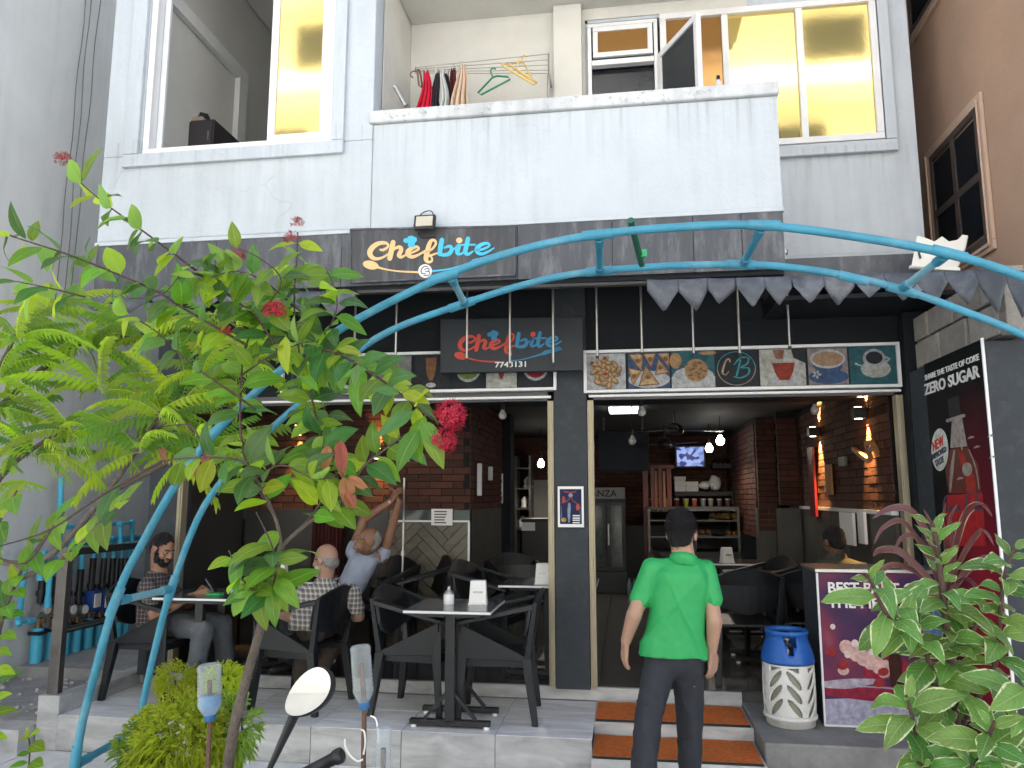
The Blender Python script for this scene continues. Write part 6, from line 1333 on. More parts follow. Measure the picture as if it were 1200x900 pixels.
obj('steering_column', MB().tube([cxx, Vector((cxx.x + .02, 1.95, .72)), Vector((cxx.x + .03, 2.08, .28))], [.03,.035,.025], 12), M['black_metal'], ms)
wh = Vector((cxx.x + .03, 2.1, .27)); obj('wheel', MB().lathe([(.17,-.05),(.25,-.045),(.27,0),(.25,.045),(.17,.05)], wh, 28, Matrix.Rotation(R(90), 3, 'Y')), M['black_plastic'], ms)
obj('front_shield', MB().hexa([(cxx.x-.2,1.74,.3),(cxx.x+.22,1.74,.3),(cxx.x+.2,1.8,.32),(cxx.x-.18,1.8,.32),(cxx.x-.16,1.86,.86),(cxx.x+.18,1.86,.86),(cxx.x+.16,1.9,.86),(cxx.x-.14,1.9,.86)]), M['black_plastic'], ms, bevel=.02)
obj('body', MB().hexa([(cxx.x-.16,.6,.3),(cxx.x+.18,.6,.3),(cxx.x+.18,1.72,.22),(cxx.x-.16,1.72,.22),(cxx.x-.13,.5,.72),(cxx.x+.15,.5,.72),(cxx.x+.15,1.2,.7),(cxx.x-.13,1.2,.7)]), M['black_plastic'], ms, bevel=.05)
obj('wheel', MB().lathe([(.17,-.05),(.25,-.045),(.27,0),(.25,.045),(.17,.05)], Vector((cxx.x, .75, .27)), 28, Matrix.Rotation(R(90), 3, 'Y')), M['black_plastic'], ms)
# ================================================================== PEOPLE
def blob(caps, ells, voxel, smooth=4, disp=None, rings=None):
    """tapered limbs and rounded masses fused into one continuous surface"""
    mb = MB()
    for p0, r0, p1, r1 in caps:
        p0, p1 = Vector(p0), Vector(p1); d = p1 - p0; L = d.length
        if L < 1e-5: mb.ball(p0, r0, 14, 10); continue
        m = d.to_track_quat('Z', 'Y').to_matrix(); prof = []
        for k in range(6): a = math.pi/2*(1 - k/5); prof.append((r0*math.cos(a), -r0*math.sin(a)))
        for k in range(6): a = math.pi/2*k/5; prof.append((r1*math.cos(a), L + r1*math.sin(a)))
        prof[0] = (0, prof[0][1]); prof[-1] = (0, prof[-1][1]); mb.lathe(prof, p0, 16, m)
    for e in ells: mb.ball(e[0], e[1], 20, 14, e[2] if len(e) > 2 else None)
    if rings:      # a garment trunk lofted through oval rings: (centre, side, front, half width, half depth)
        n = 36; vs = []
        for c, sd_, fd_, rx, ry in rings:
            for k in range(n):
                a = 2*math.pi*k/n; ca, sa = math.cos(a), math.sin(a); vs.append(Vector(c) + Vector(sd_)*rx*math.copysign(abs(ca)**.85, ca) + Vector(fd_)*ry*math.copysign(abs(sa)**.85, sa))
        mb.add(vs, [(i*n+k, i*n+(k+1)%n, (i+1)*n+(k+1)%n, (i+1)*n+k) for i in range(len(rings)-1) for k in range(n)] + [tuple(range(n-1,-1,-1)), tuple(range((len(rings)-1)*n, len(rings)*n))])
    me = mb.mesh('tmp', None); bm = bmesh.new(); bm.from_mesh(me); bmesh.ops.remove_doubles(bm, verts=bm.verts, dist=1e-5); bmesh.ops.recalc_face_normals(bm, faces=bm.faces); bm.to_mesh(me); bm.free()
    o = bpy.data.objects.new('tmp', me); C.objects.link(o)
    rm = o.modifiers.new('r', 'REMESH'); rm.mode = 'VOXEL'; rm.voxel_size = voxel; rm.use_smooth_shade = True
    if smooth: sm = o.modifiers.new('s', 'SMOOTH'); sm.factor = .5; sm.iterations = smooth
    dg = bpy.context.evaluated_depsgraph_get(); out = bpy.data.meshes.new_from_object(o.evaluated_get(dg)); bpy.data.objects.remove(o); bpy.data.meshes.remove(me)
    if disp:
        ns = [v.normal.copy() for v in out.vertices]
        for v, n in zip(out.vertices, ns): v.co += n * disp(v.co)
    out.polygons.foreach_set('use_smooth', [True]*len(out.polygons)); out.update(); return out
def folds(amp, sx=7, sz=3, seed=0, fine=.3):
    def f(p):
        q = Vector((p.x*sx + seed, p.y*sx, p.z*sz)); w = noise.noise(q + Vector((noise.noise(p*5)*1.2, 0, noise.noise(p*4 + Vector((3,1,0)))*.8)))
        return amp*(1 - 2*abs(w)**.7) + amp*fine*noise.noise(p*28)
    return f
def put(name, me, m, parent, loc=None):
    me.transform(Matrix.Translation(-world_loc(parent))); me.name = name; me.materials.clear(); me.materials.append(m)
    o = bpy.data.objects.new(name, me); C.objects.link(o); o.parent = parent; return o
def basis(f, u):
    f = Vector(f).normalized(); u = Vector(u); s = f.cross(u).normalized(); u = s.cross(f).normalized(); return s, f, u     # side (right hand), front, up
def head_parts(c, f, u, sc=1.0):
    s, f, u = basis(f, u); c = Vector(c); m = Matrix((s, f, u)).transposed(); P = lambda a, b, d: c + (s*a + f*b + u*d)*sc
    E = lambda a, b, d, r: (P(a,b,d), tuple(x*sc for x in r), m)
    ells = [E(0,-.005,.022,(.074,.094,.094)), E(0,.03,-.035,(.06,.062,.078)), E(0,.06,-.09,(.034,.03,.026)), E(0,.068,.012,(.052,.024,.016)), E(.038,.062,-.03,(.026,.024,.026)), E(-.038,.062,-.03,(.026,.024,.026)),
            E(.074,-.008,-.012,(.01,.022,.032)), E(-.074,-.008,-.012,(.01,.022,.032)), E(0,.09,-.058,(.024,.011,.007)), E(0,.087,-.071,(.02,.012,.008)), E(.013,.098,-.032,(.009,.011,.009)), E(-.013,.098,-.032,(.009,.011,.009))]
    caps = [(P(0,.09,.006), .0095*sc, P(0,.112,-.03), .0135*sc)]
    return P, E, caps, ells
def hand_parts(w, d, n, curl=.5, side=1, sc=1.0, splay=.16, thumb=.5):
    """wrist, direction, back-of-hand normal; four unequal bent fingers and a thumb from the side of the palm"""
    w, d, n = Vector(w), Vector(d).normalized(), Vector(n); n = (n - d*n.dot(d)).normalized(); t = d.cross(n).normalized()*side; caps = []
    for k, (L, x) in enumerate(((.068,.030),(.078,.010),(.072,-.010),(.056,-.029))):
        kn = w + d*(.088 - .004*abs(k-1))*sc + t*x*1.12*sc; caps.append((w + d*.012 + t*x*.55*sc, .0145*sc, kn, .0115*sc))
        dd = (d + t*splay*(1.4-k*.9)*.6).normalized(); p = kn
        for q, fr in enumerate((.45,.32,.23)):
            c_ = curl*(q*.55 + .35) ; e = (dd*math.cos(c_) - n*math.sin(c_)).normalized(); p2 = p + e*L*fr*sc; caps.append((p, (.0098 - .0011*q)*sc, p2, (.0092 - .0014*q)*sc)); p = p2
    tb = w + d*.03*sc + t*.026*sc; e1 = (d*.62 + t*.72 - n*.3*thumb).normalized(); p2 = tb + e1*.042*sc; e2 = (d*.92 + t*.3 - n*.35*thumb).normalized(); caps += [(tb, .0145*sc, p2, .011*sc), (p2, .0108*sc, p2 + e2*.03*sc, .0085*sc)]
    return caps
def skin(name, col): return mat(name, col, .5, spec=.4, vary=.1, vscale=14, bump=.08, bscale=160)
def plaid(name, base, dark, light, s=26, rough=.85):
    m = mat(name, base, rough, vary=.06, vscale=20, bump=.15, bscale=300); n = m.node_tree.nodes; l = m.node_tree.links; b = n['Principled BSDF']; src = b.inputs['Base Color'].links[0].from_socket
    tc = n.new('ShaderNodeTexCoord'); sp = n.new('ShaderNodeSeparateXYZ'); l.new(tc.outputs['Object'], sp.inputs[0])
    def stripe(sock, sc, lo, ph=0):
        a = n.new('ShaderNodeMath'); a.operation = 'MULTIPLY_ADD'; l.new(sock, a.inputs[0]); a.inputs[1].default_value = sc; a.inputs[2].default_value = ph
        f = n.new('ShaderNodeMath'); f.operation = 'FRACT'; l.new(a.outputs[0], f.inputs[0]); g = n.new('ShaderNodeMath'); g.operation = 'LESS_THAN'; l.new(f.outputs[0], g.inputs[0]); g.inputs[1].default_value = lo; return g.outputs[0]
    ad = n.new('ShaderNodeMath'); ad.operation = 'MULTIPLY_ADD'; l.new(sp.outputs[1], ad.inputs[0]); ad.inputs[1].default_value = .75; l.new(sp.outputs[0], ad.inputs[2])
    cur = src
    for sock, lo, colr, fac, ph in ((ad.outputs[0], .5, dark, .55, 0), (sp.outputs[2], .5, dark, .55, 0), (ad.outputs[0], .13, light, .6, .37), (sp.outputs[2], .13, light, .6, .37)):
        st_ = stripe(sock, s, lo, ph); k = n.new('ShaderNodeMath'); k.operation = 'MULTIPLY'; l.new(st_, k.inputs[0]); k.inputs[1].default_value = fac
        mx = n.new('ShaderNodeMixRGB'); l.new(k.outputs[0], mx.inputs[0]); l.new(cur, mx.inputs[1]); mx.inputs[2].default_value = (*colr, 1); cur = mx.outputs[0]
    l.new(cur, b.inputs['Base Color']); return m
def eyes(P, t, sc=1.0):
    for s in (-1, 1):
        e = obj('eye', MB().ball(P(s*.031,.0785,-.001), .0112*sc, 12, 8), M.setdefault('eyew', mat('eye_white', (.22,.2,.19), .35)), t)
        obj('iris', MB().ball(P(s*.031,.0852,-.002), .0066*sc, 10, 6), M.setdefault('iris', mat('dark_iris', (.02,.012,.008), .2)), e)
def brows(P, t, m):
    mb = MB()
    for s in (-1, 1): mb.tube([P(s*.014,.092,.016), P(s*.032,.09,.022), P(s*.05,.076,.017)], [.004,.0048,.003], 6)
    obj('eyebrows', mb, m, t)
M['hair_black'] = mat('black_hair', (.012,.011,.013), .55, vary=.4, vscale=60, bump=1, bscale=180)
M['hair_grey'] = mat('grey_hair', (.3,.29,.28), .7, vary=.3, vscale=60, bump=.8, bscale=200)
M['beard_white'] = mat('white_beard', (.5,.48,.45), .8, vary=.2, vscale=60, bump=.8, bscale=200)
M['shoe'] = mat('black_shoe', (.015,.015,.017), .5)
rough_ = lambda amp, fr=55: (lambda p: amp*noise.noise(p*fr) + amp*.7*noise.noise(p*fr*2.3))

# ---------------------------------------------------------------- the man in the green shirt, walking in
Yg = 4.25; A = lambda x, y, dy=0: at(x, y, Yg + dy)
hd = A(799, 624); feetz = 0
g = thing('person', 'man in a bright green polo shirt and black trousers walking in, seen from behind', 'person', (A(788,700).x, Yg, 0))
fw = Vector((.32,.94,-.02)); P, E, hc, he = head_parts(hd, fw, (0,0,1), 1.0)
nb = A(801, 652, -.02); sL, sR = A(764, 666, 0), A(827, 668, .02); eL, wL = A(743, 721, -.05), A(733.5, 751, 0); eR, wR = A(837, 728, -.04), A(834, 762, .0)
hL, hR = A(774, 775), A(806, 776); kL, kR = A(761, 834, -.08), A(808, 836, .09); aL, aR = A(752, 921, -.2), A(809, 924, .12)
caps = hc + [(P(0,-.015,-.05), .058, nb, .06), (sL + (eL-sL)*.12, .042, eL, .04), (eL, .042, wL, .028), (sR + (eR-sR)*.12, .042, eR, .04), (eR, .042, wR, .028), (nb, .05, A(790,755), .07), (sL, .034, sR, .034),
    (hL, .08, kL, .058), (kL, .056, aL, .042), (hR, .08, kR, .058), (kR, .056, aR, .042), (hL, .08, hR, .08)]
caps += hand_parts(wL, A(731, 775, .02) - wL, (-.9,-.3,.1), .55, 1) + hand_parts(wR, A(836, 790, .02) - wR, (.75,-.55,.1), .6, -1)
sk = skin('light_brown_skin', (.4,.24,.17)); put('body', blob(caps, he + [(A(797,692), (.11,.07,.12)), (A(792,730), (.11,.07,.1))], .0048, 3), sk, g)
eyes(P, g); brows(P, g, M['hair_black'])
he2 = [E(0,-.014,.034,(.08,.094,.093)), E(0,-.045,-.01,(.067,.056,.066)), E(0,.03,.08,(.055,.045,.03)), E(0,-.05,-.05,(.054,.042,.03)), E(.066,.02,.0,(.012,.018,.04)), E(-.066,.02,.0,(.012,.018,.04))]
put('hair', blob([], he2, .006, 2, rough_(.005, 48)), M['hair_black'], g)
put('beard', blob([], [E(.058,.035,-.06,(.012,.03,.045)), E(-.058,.035,-.06,(.012,.03,.045)), E(0,.065,-.1,(.04,.034,.022))], .006, 2, rough_(.003)), M['hair_black'], g)
sc_ = [(nb + Vector((-.03,0,-.045)), .046, sL, .05), (nb + Vector((.03,0,-.045)), .046, sR, .05), (sL, .056, A(750.5,701,-.02), .058), (sR, .056, A(835,702,-.01), .057)]
RG = [(A(788,768), 37.5, .118), (A(789,757), 36.5, .118), (A(791,740), 34, .115), (A(794,718), 32, .113), (A(796,697), 32, .115), (A(797,682), 32.5, .112), (A(797,671), 32, .1), (A(798,662), 25, .08), (A(800,654), 14, .062)]
px_ = (A(700,700) - A(600,700)).length/100; rgs = [(c, (1,0,0), (0,1,0), w*px_, d_) for c, w, d_ in RG]
se_ = []
green = mat('green_jersey', (.022,.34,.095), .5, vary=.07, vscale=30, bump=.12, bscale=500)
def gfold(p):
    c = A(796, 700); x = p.x-c.x; z = p.z-c.z
    r1 = (1 - min(1, abs(noise.noise(Vector((x*9 + z*3.2, p.y*2, z*.9)))*2.2)))**3; r2 = (1 - min(1, abs(noise.noise(Vector((x*7 - z*6.5 + 5, p.y*2, z*1.0 + 3)))*2.2)))**3
    k = .3 + .7*min(1, max(0, .1 - z)/.3)
    return k*(.014*r1 + .012*r2 - .006) + .001*noise.noise(p*30)
sh = put('shirt', blob(sc_, se_, .0065, 7, gfold, rgs), green, g)
hem = MB(); pass
cr = MB(); s_, f_, u_ = basis(fw, (0,0,1)); ring = []
for k in range(29):
    a = -math.pi*.5 + (k/28)*2*math.pi; ring.append(a)
cc = nb + Vector((0,.0,.0)); vs = []
for a in ring:
    rx, ry = .056, .054; base = cc + s_*rx*math.cos(a) + f_*ry*math.sin(a)
    for z, o_ in ((-.004,.0),(.008,.004),(.004,.013),(-.028,.024),(-.055,.012)): vs.append(base + u_*(z - .02*math.sin(a)) + (s_*math.cos(a) + f_*math.sin(a))*o_)
cr.add(vs, [(i*5+j, (i+1)*5+j, (i+1)*5+j+1, i*5+j+1) for i in range(28) for j in range(4)], True); obj('collar', cr, green, sh)
tc2 = [(hL, .084, hR, .082), (hL, .083, kL, .066), (kL, .067, aL, .057), (hR, .083, kR, .066), (kR, .065, aR, .054), (A(774,766), .082, A(805,768), .08)]
trm = mat('black_trousers', (.022,.025,.033), .75, vary=.25, vscale=20, bump=.2, bscale=300)
tro = put('trousers', blob(tc2, [], .0075, 4, folds(.008, 10, 3.2, 4)), trm, g)
for kk_, a_ in ((kL, A(762,822,-.07)), (kR, A(807.5,824,.08)), (None, A(808,862,.1))): obj('knee_seam', MB().lathe([(.068,-.004),(.0715,0),(.068,.004)] if kk_ else [(.06,-.004),(.0645,0),(.06,.004)], a_, 24), M['black'], tro)
for a_ in (aL, aR): put('shoe', blob([(a_ + Vector((0,-.03,-.02)), .045, a_ + Vector((.01,.14,-.045)), .04), (a_ + Vector((0,-.03,-.06)), .035, a_ + Vector((.01,.15,-.06)), .032)], [], .01, 2), M['shoe'], g)

def strands(name, c, m3, rad, n, seed, L, m, parent, zmin=-.6, w=.0012, fmax=.55):
    '''short curled strands standing out of the hair so its outline is not a cap'''
    rg = random.Random(seed); mb = MB(); c = Vector(c)
    for i in range(n):
        z = rg.uniform(zmin, 1); a = rg.uniform(0, 2*math.pi); q = math.sqrt(1-z*z); d = Vector((q*math.cos(a), q*math.sin(a), z))
        if d.y > fmax and d.z < .45: continue
        p = c + m3 @ Vector((d.x*rad[0], d.y*rad[1], d.z*rad[2])); o_ = (m3 @ d); t = o_.orthogonal().normalized(); t = (Matrix.Rotation(rg.uniform(0, 6.3), 3, o_) @ t)
        l_ = L*rg.uniform(.6,1.3); p1 = p + o_*l_*.5 + t*l_*.4; p2 = p + o_*l_*.45 + t*l_*.95; sd_ = o_.cross(t)*w
        mb.add([p - sd_, p + sd_, p1 + sd_, p1 - sd_, p2], [(0,1,2,3),(3,2,4)], True)
    o = obj(name, mb, m, parent); o['kind'] = 'stuff'; return o
mh = Matrix(basis(fw, (0,0,1))).transposed()
strands('hair_strands', P(0,-.016,.034), mh, (.078,.092,.092), 2600, 3, .015, M['hair_black'], g); strands('nape_hair', P(0,-.05,-.03), mh, (.062,.052,.06), 600, 4, .009, M['hair_black'], g, -1, .0008, .2)
# ---------------------------------------------------------------- seated people
def seated(label, hd, f, u, nb, sh_, el_, wr_, hip, kn_, an_, skc, shirt_m, trouser_m, hands, head_sc=1.0, lean=None, sleeve=.62, belly=.13, vox=.006, feet=True):
    t = thing('person', label, 'person', (hip.x, hip.y, .22))
    P, E, hc, he = head_parts(hd, f, u, head_sc); caps = hc + [(P(0,-.015,-.05), .056, nb, .058), (sh_[0], .06, sh_[1], .06), (nb, .07, hip, .1)]
    for i in (0, 1):
        caps += [(sh_[i], .05, el_[i], .041), (el_[i], .042, wr_[i], .029), (hip, .09, kn_[i], .06), (kn_[i], .058, an_[i], .04)]
        caps += hand_parts(wr_[i], *hands[i])
    skm = skin('skin_' + label.split()[1], skc); put('body', blob(caps, he, vox, 3), skm, t)
    mid = nb.lerp(hip, .5); ax = (sh_[1]-sh_[0]).normalized(); upv = (nb-hip).normalized(); fr = ax.cross(upv)
    m = Matrix((ax, upv.cross(ax).normalized(), upv)).transposed()
    W = (sh_[1]-sh_[0]).length/2
    sc = [(nb - upv*.05, .05, sh_[0], .054), (nb - upv*.05, .05, sh_[1], .054)]
    for i in (0, 1): e = sh_[i].lerp(el_[i], sleeve); sc.append((sh_[i], .062, e, .06))
    fd_ = upv.cross(ax).normalized(); rgs = [(hip.lerp(nb, q) + fd_*0, ax, fd_, W*kw + dw, dd) for q, kw, dw, dd in ((-.06, .85, .0, belly*.95), (.06, .9, .0, belly), (.3, .93, .0, belly), (.55, .95, 0, .128), (.75, 1.0, .0, .122), (.87, .98, -.0, .1), (.95, .7, 0, .08), (1.0, .32, 0, .062))]
    sh = put('shirt', blob(sc, [], .008, 6, folds(.0065, 9, 4, hd.x*3), rgs), shirt_m, t)
    # collar
    cm_ = MB(); s_, f_, u_ = basis(Vector(f) - upv*Vector(f).dot(upv), upv); vs = []
    for k in range(27):
        a = math.pi*.5 + .28 + (2*math.pi - .56)*k/26; base = nb + s_*.064*math.cos(a) + f_*.064*math.sin(a)
        for z, o_ in ((.012,0),(.026,.004),(.02,.014),(-.018,.026)): vs.append(base + u_*(z - .018*math.sin(a)) + (s_*math.cos(a) + f_*math.sin(a))*o_)
    cm_.add(vs, [(i*4+j, (i+1)*4+j, (i+1)*4+j+1, i*4+j+1) for i in range(26) for j in range(3)], True); obj('collar', cm_, shirt_m, sh)
    tcs = [(hip, .115, hip + Vector((0,0,.03)), .11)]
    for i in (0, 1): tcs += [(hip + (kn_[i]-hip)*.08, .1, kn_[i], .074), (kn_[i], .074, kn_[i].lerp(an_[i], .9), .06)]
    put('trousers', blob(tcs, [], .009, 4, folds(.008, 9, 4, 2)), trouser_m, t)
    if feet:
        for i in (0, 1):
            d = (kn_[i]-hip); d.z = 0; d.normalize(); a = an_[i]
            put('shoe', blob([(a + d*-.03 + Vector((0,0,-.03)), .042, a + d*.15 + Vector((0,0,-.045)), .036)], [], .01, 2), M['shoe'], t)
    eyes(P, t, head_sc); return t, P, E
# bearded man with a phone
Yb = 5.62; B = lambda x, y, dy=0: at(x, y, Yb + dy); flr = .22
hip = Vector((CH1.x - .02, Yb, flr + .53)); nb = B(186, 672, .0)
kn = [Vector((hip.x + .46, Yb - .14, flr + .5)), Vector((hip.x + .44, Yb + .16, flr + .5))]; an = [Vector((kn[0].x - .08, Yb - .12, flr + .09)), Vector((kn[1].x + .05, Yb + .18, flr + .09))]
shd = [B(172, 687, -.2), B(197, 684, .2)]; el = [B(181, 722, -.22), B(214, 716, .26)]; wr = [B(224, 699, -.1), B(234, 694, .12)]
ph = B(246, 688, 0)
dark_pl = plaid('dark_plaid', (.075,.06,.06), (.03,.025,.027), (.3,.26,.25), 34)
t1, P1, E1 = seated('bearded man in a dark checked shirt looking at his phone', B(190, 643), (.9,-.22,-.34), (.3,0,1), nb, shd, el, wr, hip, kn, an, (.3,.16,.1), dark_pl, mat('grey_denim', (.1,.11,.13), .85, vary=.25, vscale=14, bump=.25, bscale=200),
    [((.95,.25,.22), (.1,-.7,.6), .5, 1), ((.8,-.45,.35), (.1,.6,.6), .75, -1)])
put('hair', blob([], [E1(0,-.012,.04,(.079,.092,.084)), E1(0,-.05,-.0,(.071,.058,.07)), E1(.063,.02,-.012,(.012,.016,.04)), E1(-.063,.02,-.012,(.012,.016,.04))], .006, 2, rough_(.004)), M['hair_black'], t1)
put('beard', blob([], [E1(.052,.035,-.06,(.014,.032,.045)), E1(-.052,.035,-.06,(.014,.032,.045)), E1(0,.062,-.098,(.044,.038,.03)), E1(0,.095,-.045,(.03,.008,.006)), E1(.03,.075,-.075,(.016,.016,.025)), E1(-.03,.075,-.075,(.016,.016,.025))], .005, 2, rough_(.003)), M['hair_black'], t1)
brows(P1, t1, M['hair_black'])
tf = thing('mobile_phone', 'black mobile phone held up by the bearded man', 'phone', wr[1] + Vector((.1,-.03,.05)))
pc = wr[1].lerp(wr[0], .3) + Vector((.125,-.0,.055)); mR = Matrix.Rotation(R(-38), 3, 'Y') @ Matrix.Rotation(R(10), 3, 'Z')
obj('case', MB().obox(pc, (.012,.075,.15), mR), M['black'], tf, bevel=.003); obj('screen', MB().obox(pc + mR @ Vector((-.0065,0,0)), (.001,.068,.14), mR), mat('phone_screen', (.3,.33,.38), .1, emit=(.6,.7,.9), es=.25), tf)
# bald man in glasses, his back to us, face turned left
CH2.y = 5.56; CH2.x = at(335, 836, 5.3).x
for o in list(C.objects):
    if o.get('label') == 'black plastic armchair under the bald man': o.location = CH2; o.rotation_euler = (0,0,R(92))
Yc = CH2.y; D = lambda x, y, dy=0: at(x, y, Yc + dy)
hip = Vector((CH2.x + .06, Yc + .0, flr + .52)); nb = D(381, 683, .06)
shd = [D(357, 694, .06), D(412, 694, .04)]; el = [D(349, 727, .05), D(421, 722, .08)]; wr = [D(318, 716, .28), D(405, 724, .3)]
kn = [Vector((hip.x - .2, Yc + .4, flr + .5)), Vector((hip.x + .1, Yc + .44, flr + .5))]; an = [Vector((CH2.x - .06, Yc + .1, flr + .1)), Vector((CH2.x - .02, Yc + .28, flr + .1))]
chk = plaid('pale_check', (.42,.38,.32), (.05,.055,.08), (.68,.64,.57), 28)
t2, P2, E2 = seated('bald man in glasses and a pale checked shirt with his back to us', D(382, 656, .04), (-.93,.36,-.12), (-.05,.12,1), nb, shd, el, wr, hip, kn, an, (.36,.21,.15), chk, mat('brown_trousers', (.07,.055,.045), .85, vary=.2, vscale=12, bump=.2),
    [((-.85,.4,-.1), (-.3,-.3,.9), .5, 1), ((-.5,.85,-.1), (.1,.1,.9), .5, -1)], belly=.14)
put('hair', blob([], [E2(0,-.052,-.022,(.071,.05,.052)), E2(.066,-.015,.0,(.012,.03,.026)), E2(-.066,-.015,.0,(.012,.03,.026))], .006, 2, rough_(.003)), M['hair_grey'], t2)
put('beard', blob([], [E2(.05,.04,-.07,(.013,.028,.034)), E2(-.05,.04,-.07,(.013,.028,.034)), E2(0,.066,-.098,(.042,.034,.026)), E2(0,.098,-.047,(.026,.008,.006))], .005, 2, rough_(.003)), M['beard_white'], t2)
gb = MB()
for s in (-1, 1):
    gb.tube([P2(s*.031 + .024*math.cos(a*math.pi/6), .1, .0 + .019*math.sin(a*math.pi/6)) for a in range(13)], .0024, 6); gb.tube([P2(s*.055,.098,.004), P2(s*.073,.05,.006), P2(s*.08,-.02,.0)], .0028, 6)
gb.tube([P2(-.007,.102,.004), P2(.007,.102,.004)], .0022, 6)
obj('glasses', gb, M['black'], t2)
obj('wrist_watch', MB().lathe([(.031,-.012),(.034,0),(.031,.012)], wr[0], 16, (wr[0]-el[0]).to_track_quat('Z','Y').to_matrix()), M['black'], t2)
# stretching man
Ys = 6.42; S_ = lambda x, y, dy=0: at(x, y, Ys + dy); fl2 = .32
for o in list(C.objects):
    if o.get('label') == 'black plastic armchair under the stretching man': o.location = Vector((S_(432, 700).x, 6.62, .32)); o.rotation_euler = (0,0,R(-112))
hip = Vector((S_(408, 720).x, Ys - .1, fl2 + .52)); nb = S_(431, 648, .06)
shd = [S_(448, 652, .1), S_(414, 647, .02)]; el = [S_(459, 619, .12), S_(426, 609, .06)]; wr = [S_(467, 588, .04), S_(458, 588, .0)]
kn = [Vector((hip.x - .1, Ys - .5, fl2 + .5)), Vector((hip.x - .28, Ys - .46, fl2 + .5))]; an = [Vector((hip.x - .1, Ys - .5, fl2 + .09)), Vector((hip.x - .3, Ys - .45, fl2 + .09))]
t3, P3, E3 = seated('grey haired man in a pale blue shirt stretching both arms overhead', S_(431, 634, -.06), (-.62,-.62,.48), (.35,.3,.9), nb, shd, el, wr, hip, kn, an, (.23,.12,.075), mat('pale_blue_cloth', (.3,.34,.44), .85, vary=.06, bump=.2, bscale=300), mat('dark_blue_trousers', (.03,.035,.05), .85),
    [((-.35,.0,.9), (.8,.2,.3), .8, 1), ((.5,.0,.85), (-.6,-.6,.3), .8, -1)], sleeve=.16)
put('hair', blob([], [E3(0,-.03,.035,(.078,.08,.078)), E3(0,-.055,-.01,(.07,.05,.06))], .006, 2, rough_(.004)), M['hair_grey'], t3); brows(P3, t3, M['hair_grey'])
put('moustache', blob([], [E3(0,.098,-.047,(.028,.009,.007)), E3(0,.07,-.1,(.03,.028,.016))], .005, 1, rough_(.002)), M['hair_grey'], t3)
obj('wrist_watch', MB().lathe([(.03,-.012),(.034,0),(.03,.012)], wr[1], 16, (wr[1]-el[1]).to_track_quat('Z','Y').to_matrix()), M['steel'], t3)
# man indoors in a dark shirt, seen from behind
Yd = 6.5; Q = lambda x, y, dy=0: at(x, y, Yd + dy)
hip = Vector((Q(985, 720).x, Yd + .0, fl2 + .52)); nb = Q(980, 655, .1); shd = [Q(952, 670, .1), Q(1012, 668, .1)]; el = [Q(938, 700, .22), Q(1024, 705, .25)]; wr = [Q(935, 700, .5), Q(1008, 700, .5)]
kn = [Vector((hip.x - .14, Yd + .45, fl2 + .5)), Vector((hip.x + .14, Yd + .45, fl2 + .5))]; an = [Vector((hip.x - .14, Yd + .45, fl2 + .09)), Vector((hip.x + .14, Yd + .45, fl2 + .09))]
t4, P4, E4 = seated('man in a dark olive shirt sitting indoors with his back turned', Q(977, 634, .1), (-.3,.93,-.2), (0,0,1), nb, shd, el, wr, hip, kn, an, (.15,.075,.05), mat('olive_cloth', (.06,.06,.05), .9, vary=.1, bump=.2), M['navy'],
    [((.1,.95,-.1), (0,0,1), .5, 1), ((-.1,.95,-.1), (0,0,1), .5, -1)], vox=.008)
put('hair', blob([], [E4(0,-.014,.034,(.081,.096,.09)), E4(0,-.048,-.01,(.073,.06,.07))], .007, 2, rough_(.004)), M['hair_black'], t4)
# ================================================================== PLANTS
def leaf_mesh(name, L, W, m, n=8, k=3, curl=.5, fold=.25, tip=1.6, base=.8, wave=0.0, seed=0, stalk=.06):
    """a curved leaf growing along +Y, face up +Z, with UVs; k columns each side of the midrib"""
    mb = MB(); vs = []; uv = []
    px, pz, a = 0.0, 0.0, 0.0
    pos = [(0.0, 0.0)]
    for i in range(n): a = -curl*(i/n)*1.6 + .15; pos.append((pos[-1][0] + L/n*math.cos(a), pos[-1][1] + L/n*math.sin(a)))
    for i in range(n+1):
        v = i/n; w = W/2*(math.sin(math.pi*min(1, v**base))**.85 if 0 < v < 1 else 0)*(1 - .25*v**tip) + (.0015 if i == 0 else .0004)
        for j in range(-k, k+1):
            u = j/k; zz = pos[i][1] + abs(u)*w*fold - u*u*w*.18 + wave*W*math.sin(v*9 + seed + (2 if j < 0 else 0))*abs(u)
            vs.append((u*w, pos[i][0] + stalk*L, zz)); uv.append((.5 + u*.5, v))
    c = 2*k+1
    mb.add(vs, [(i*c+j, i*c+j+1, (i+1)*c+j+1, (i+1)*c+j) for i in range(n) for j in range(c-1)], True)
    b = len(vs); st = [(-.0014, 0, 0), (.0014, 0, 0), (.0012, stalk*L, 0), (-.0012, stalk*L, 0)]
    mb.add(st, [(0,1,2,3)], True); uv += [(.5,0)]*4
    mb.uv = uv; return mb.mesh(name, m)
def orient(P, d, up, s=1.0, roll=0):
    y = Vector(d).normalized(); z = Vector(up); z = (z - y*z.dot(y))
    if z.length < 1e-4: z = y.orthogonal()
    z.normalize(); x = y.cross(z); m = Matrix((x, y, z)).transposed() @ Matrix.Rotation(roll, 3, 'Y'); m = (m*s).to_4x4(); m.translation = Vector(P); return m
def lerp_path(P, t):
    seg = [(P[i+1]-P[i]).length for i in range(len(P)-1)]; tot = sum(seg); t *= tot
    for i, L in enumerate(seg):
        if t <= L or i == len(seg)-1: return P[i].lerp(P[i+1], min(1, t/max(L,1e-6))), (P[i+1]-P[i]).normalized()
        t -= L
def plen(P): return sum((P[i+1]-P[i]).length for i in range(len(P)-1))
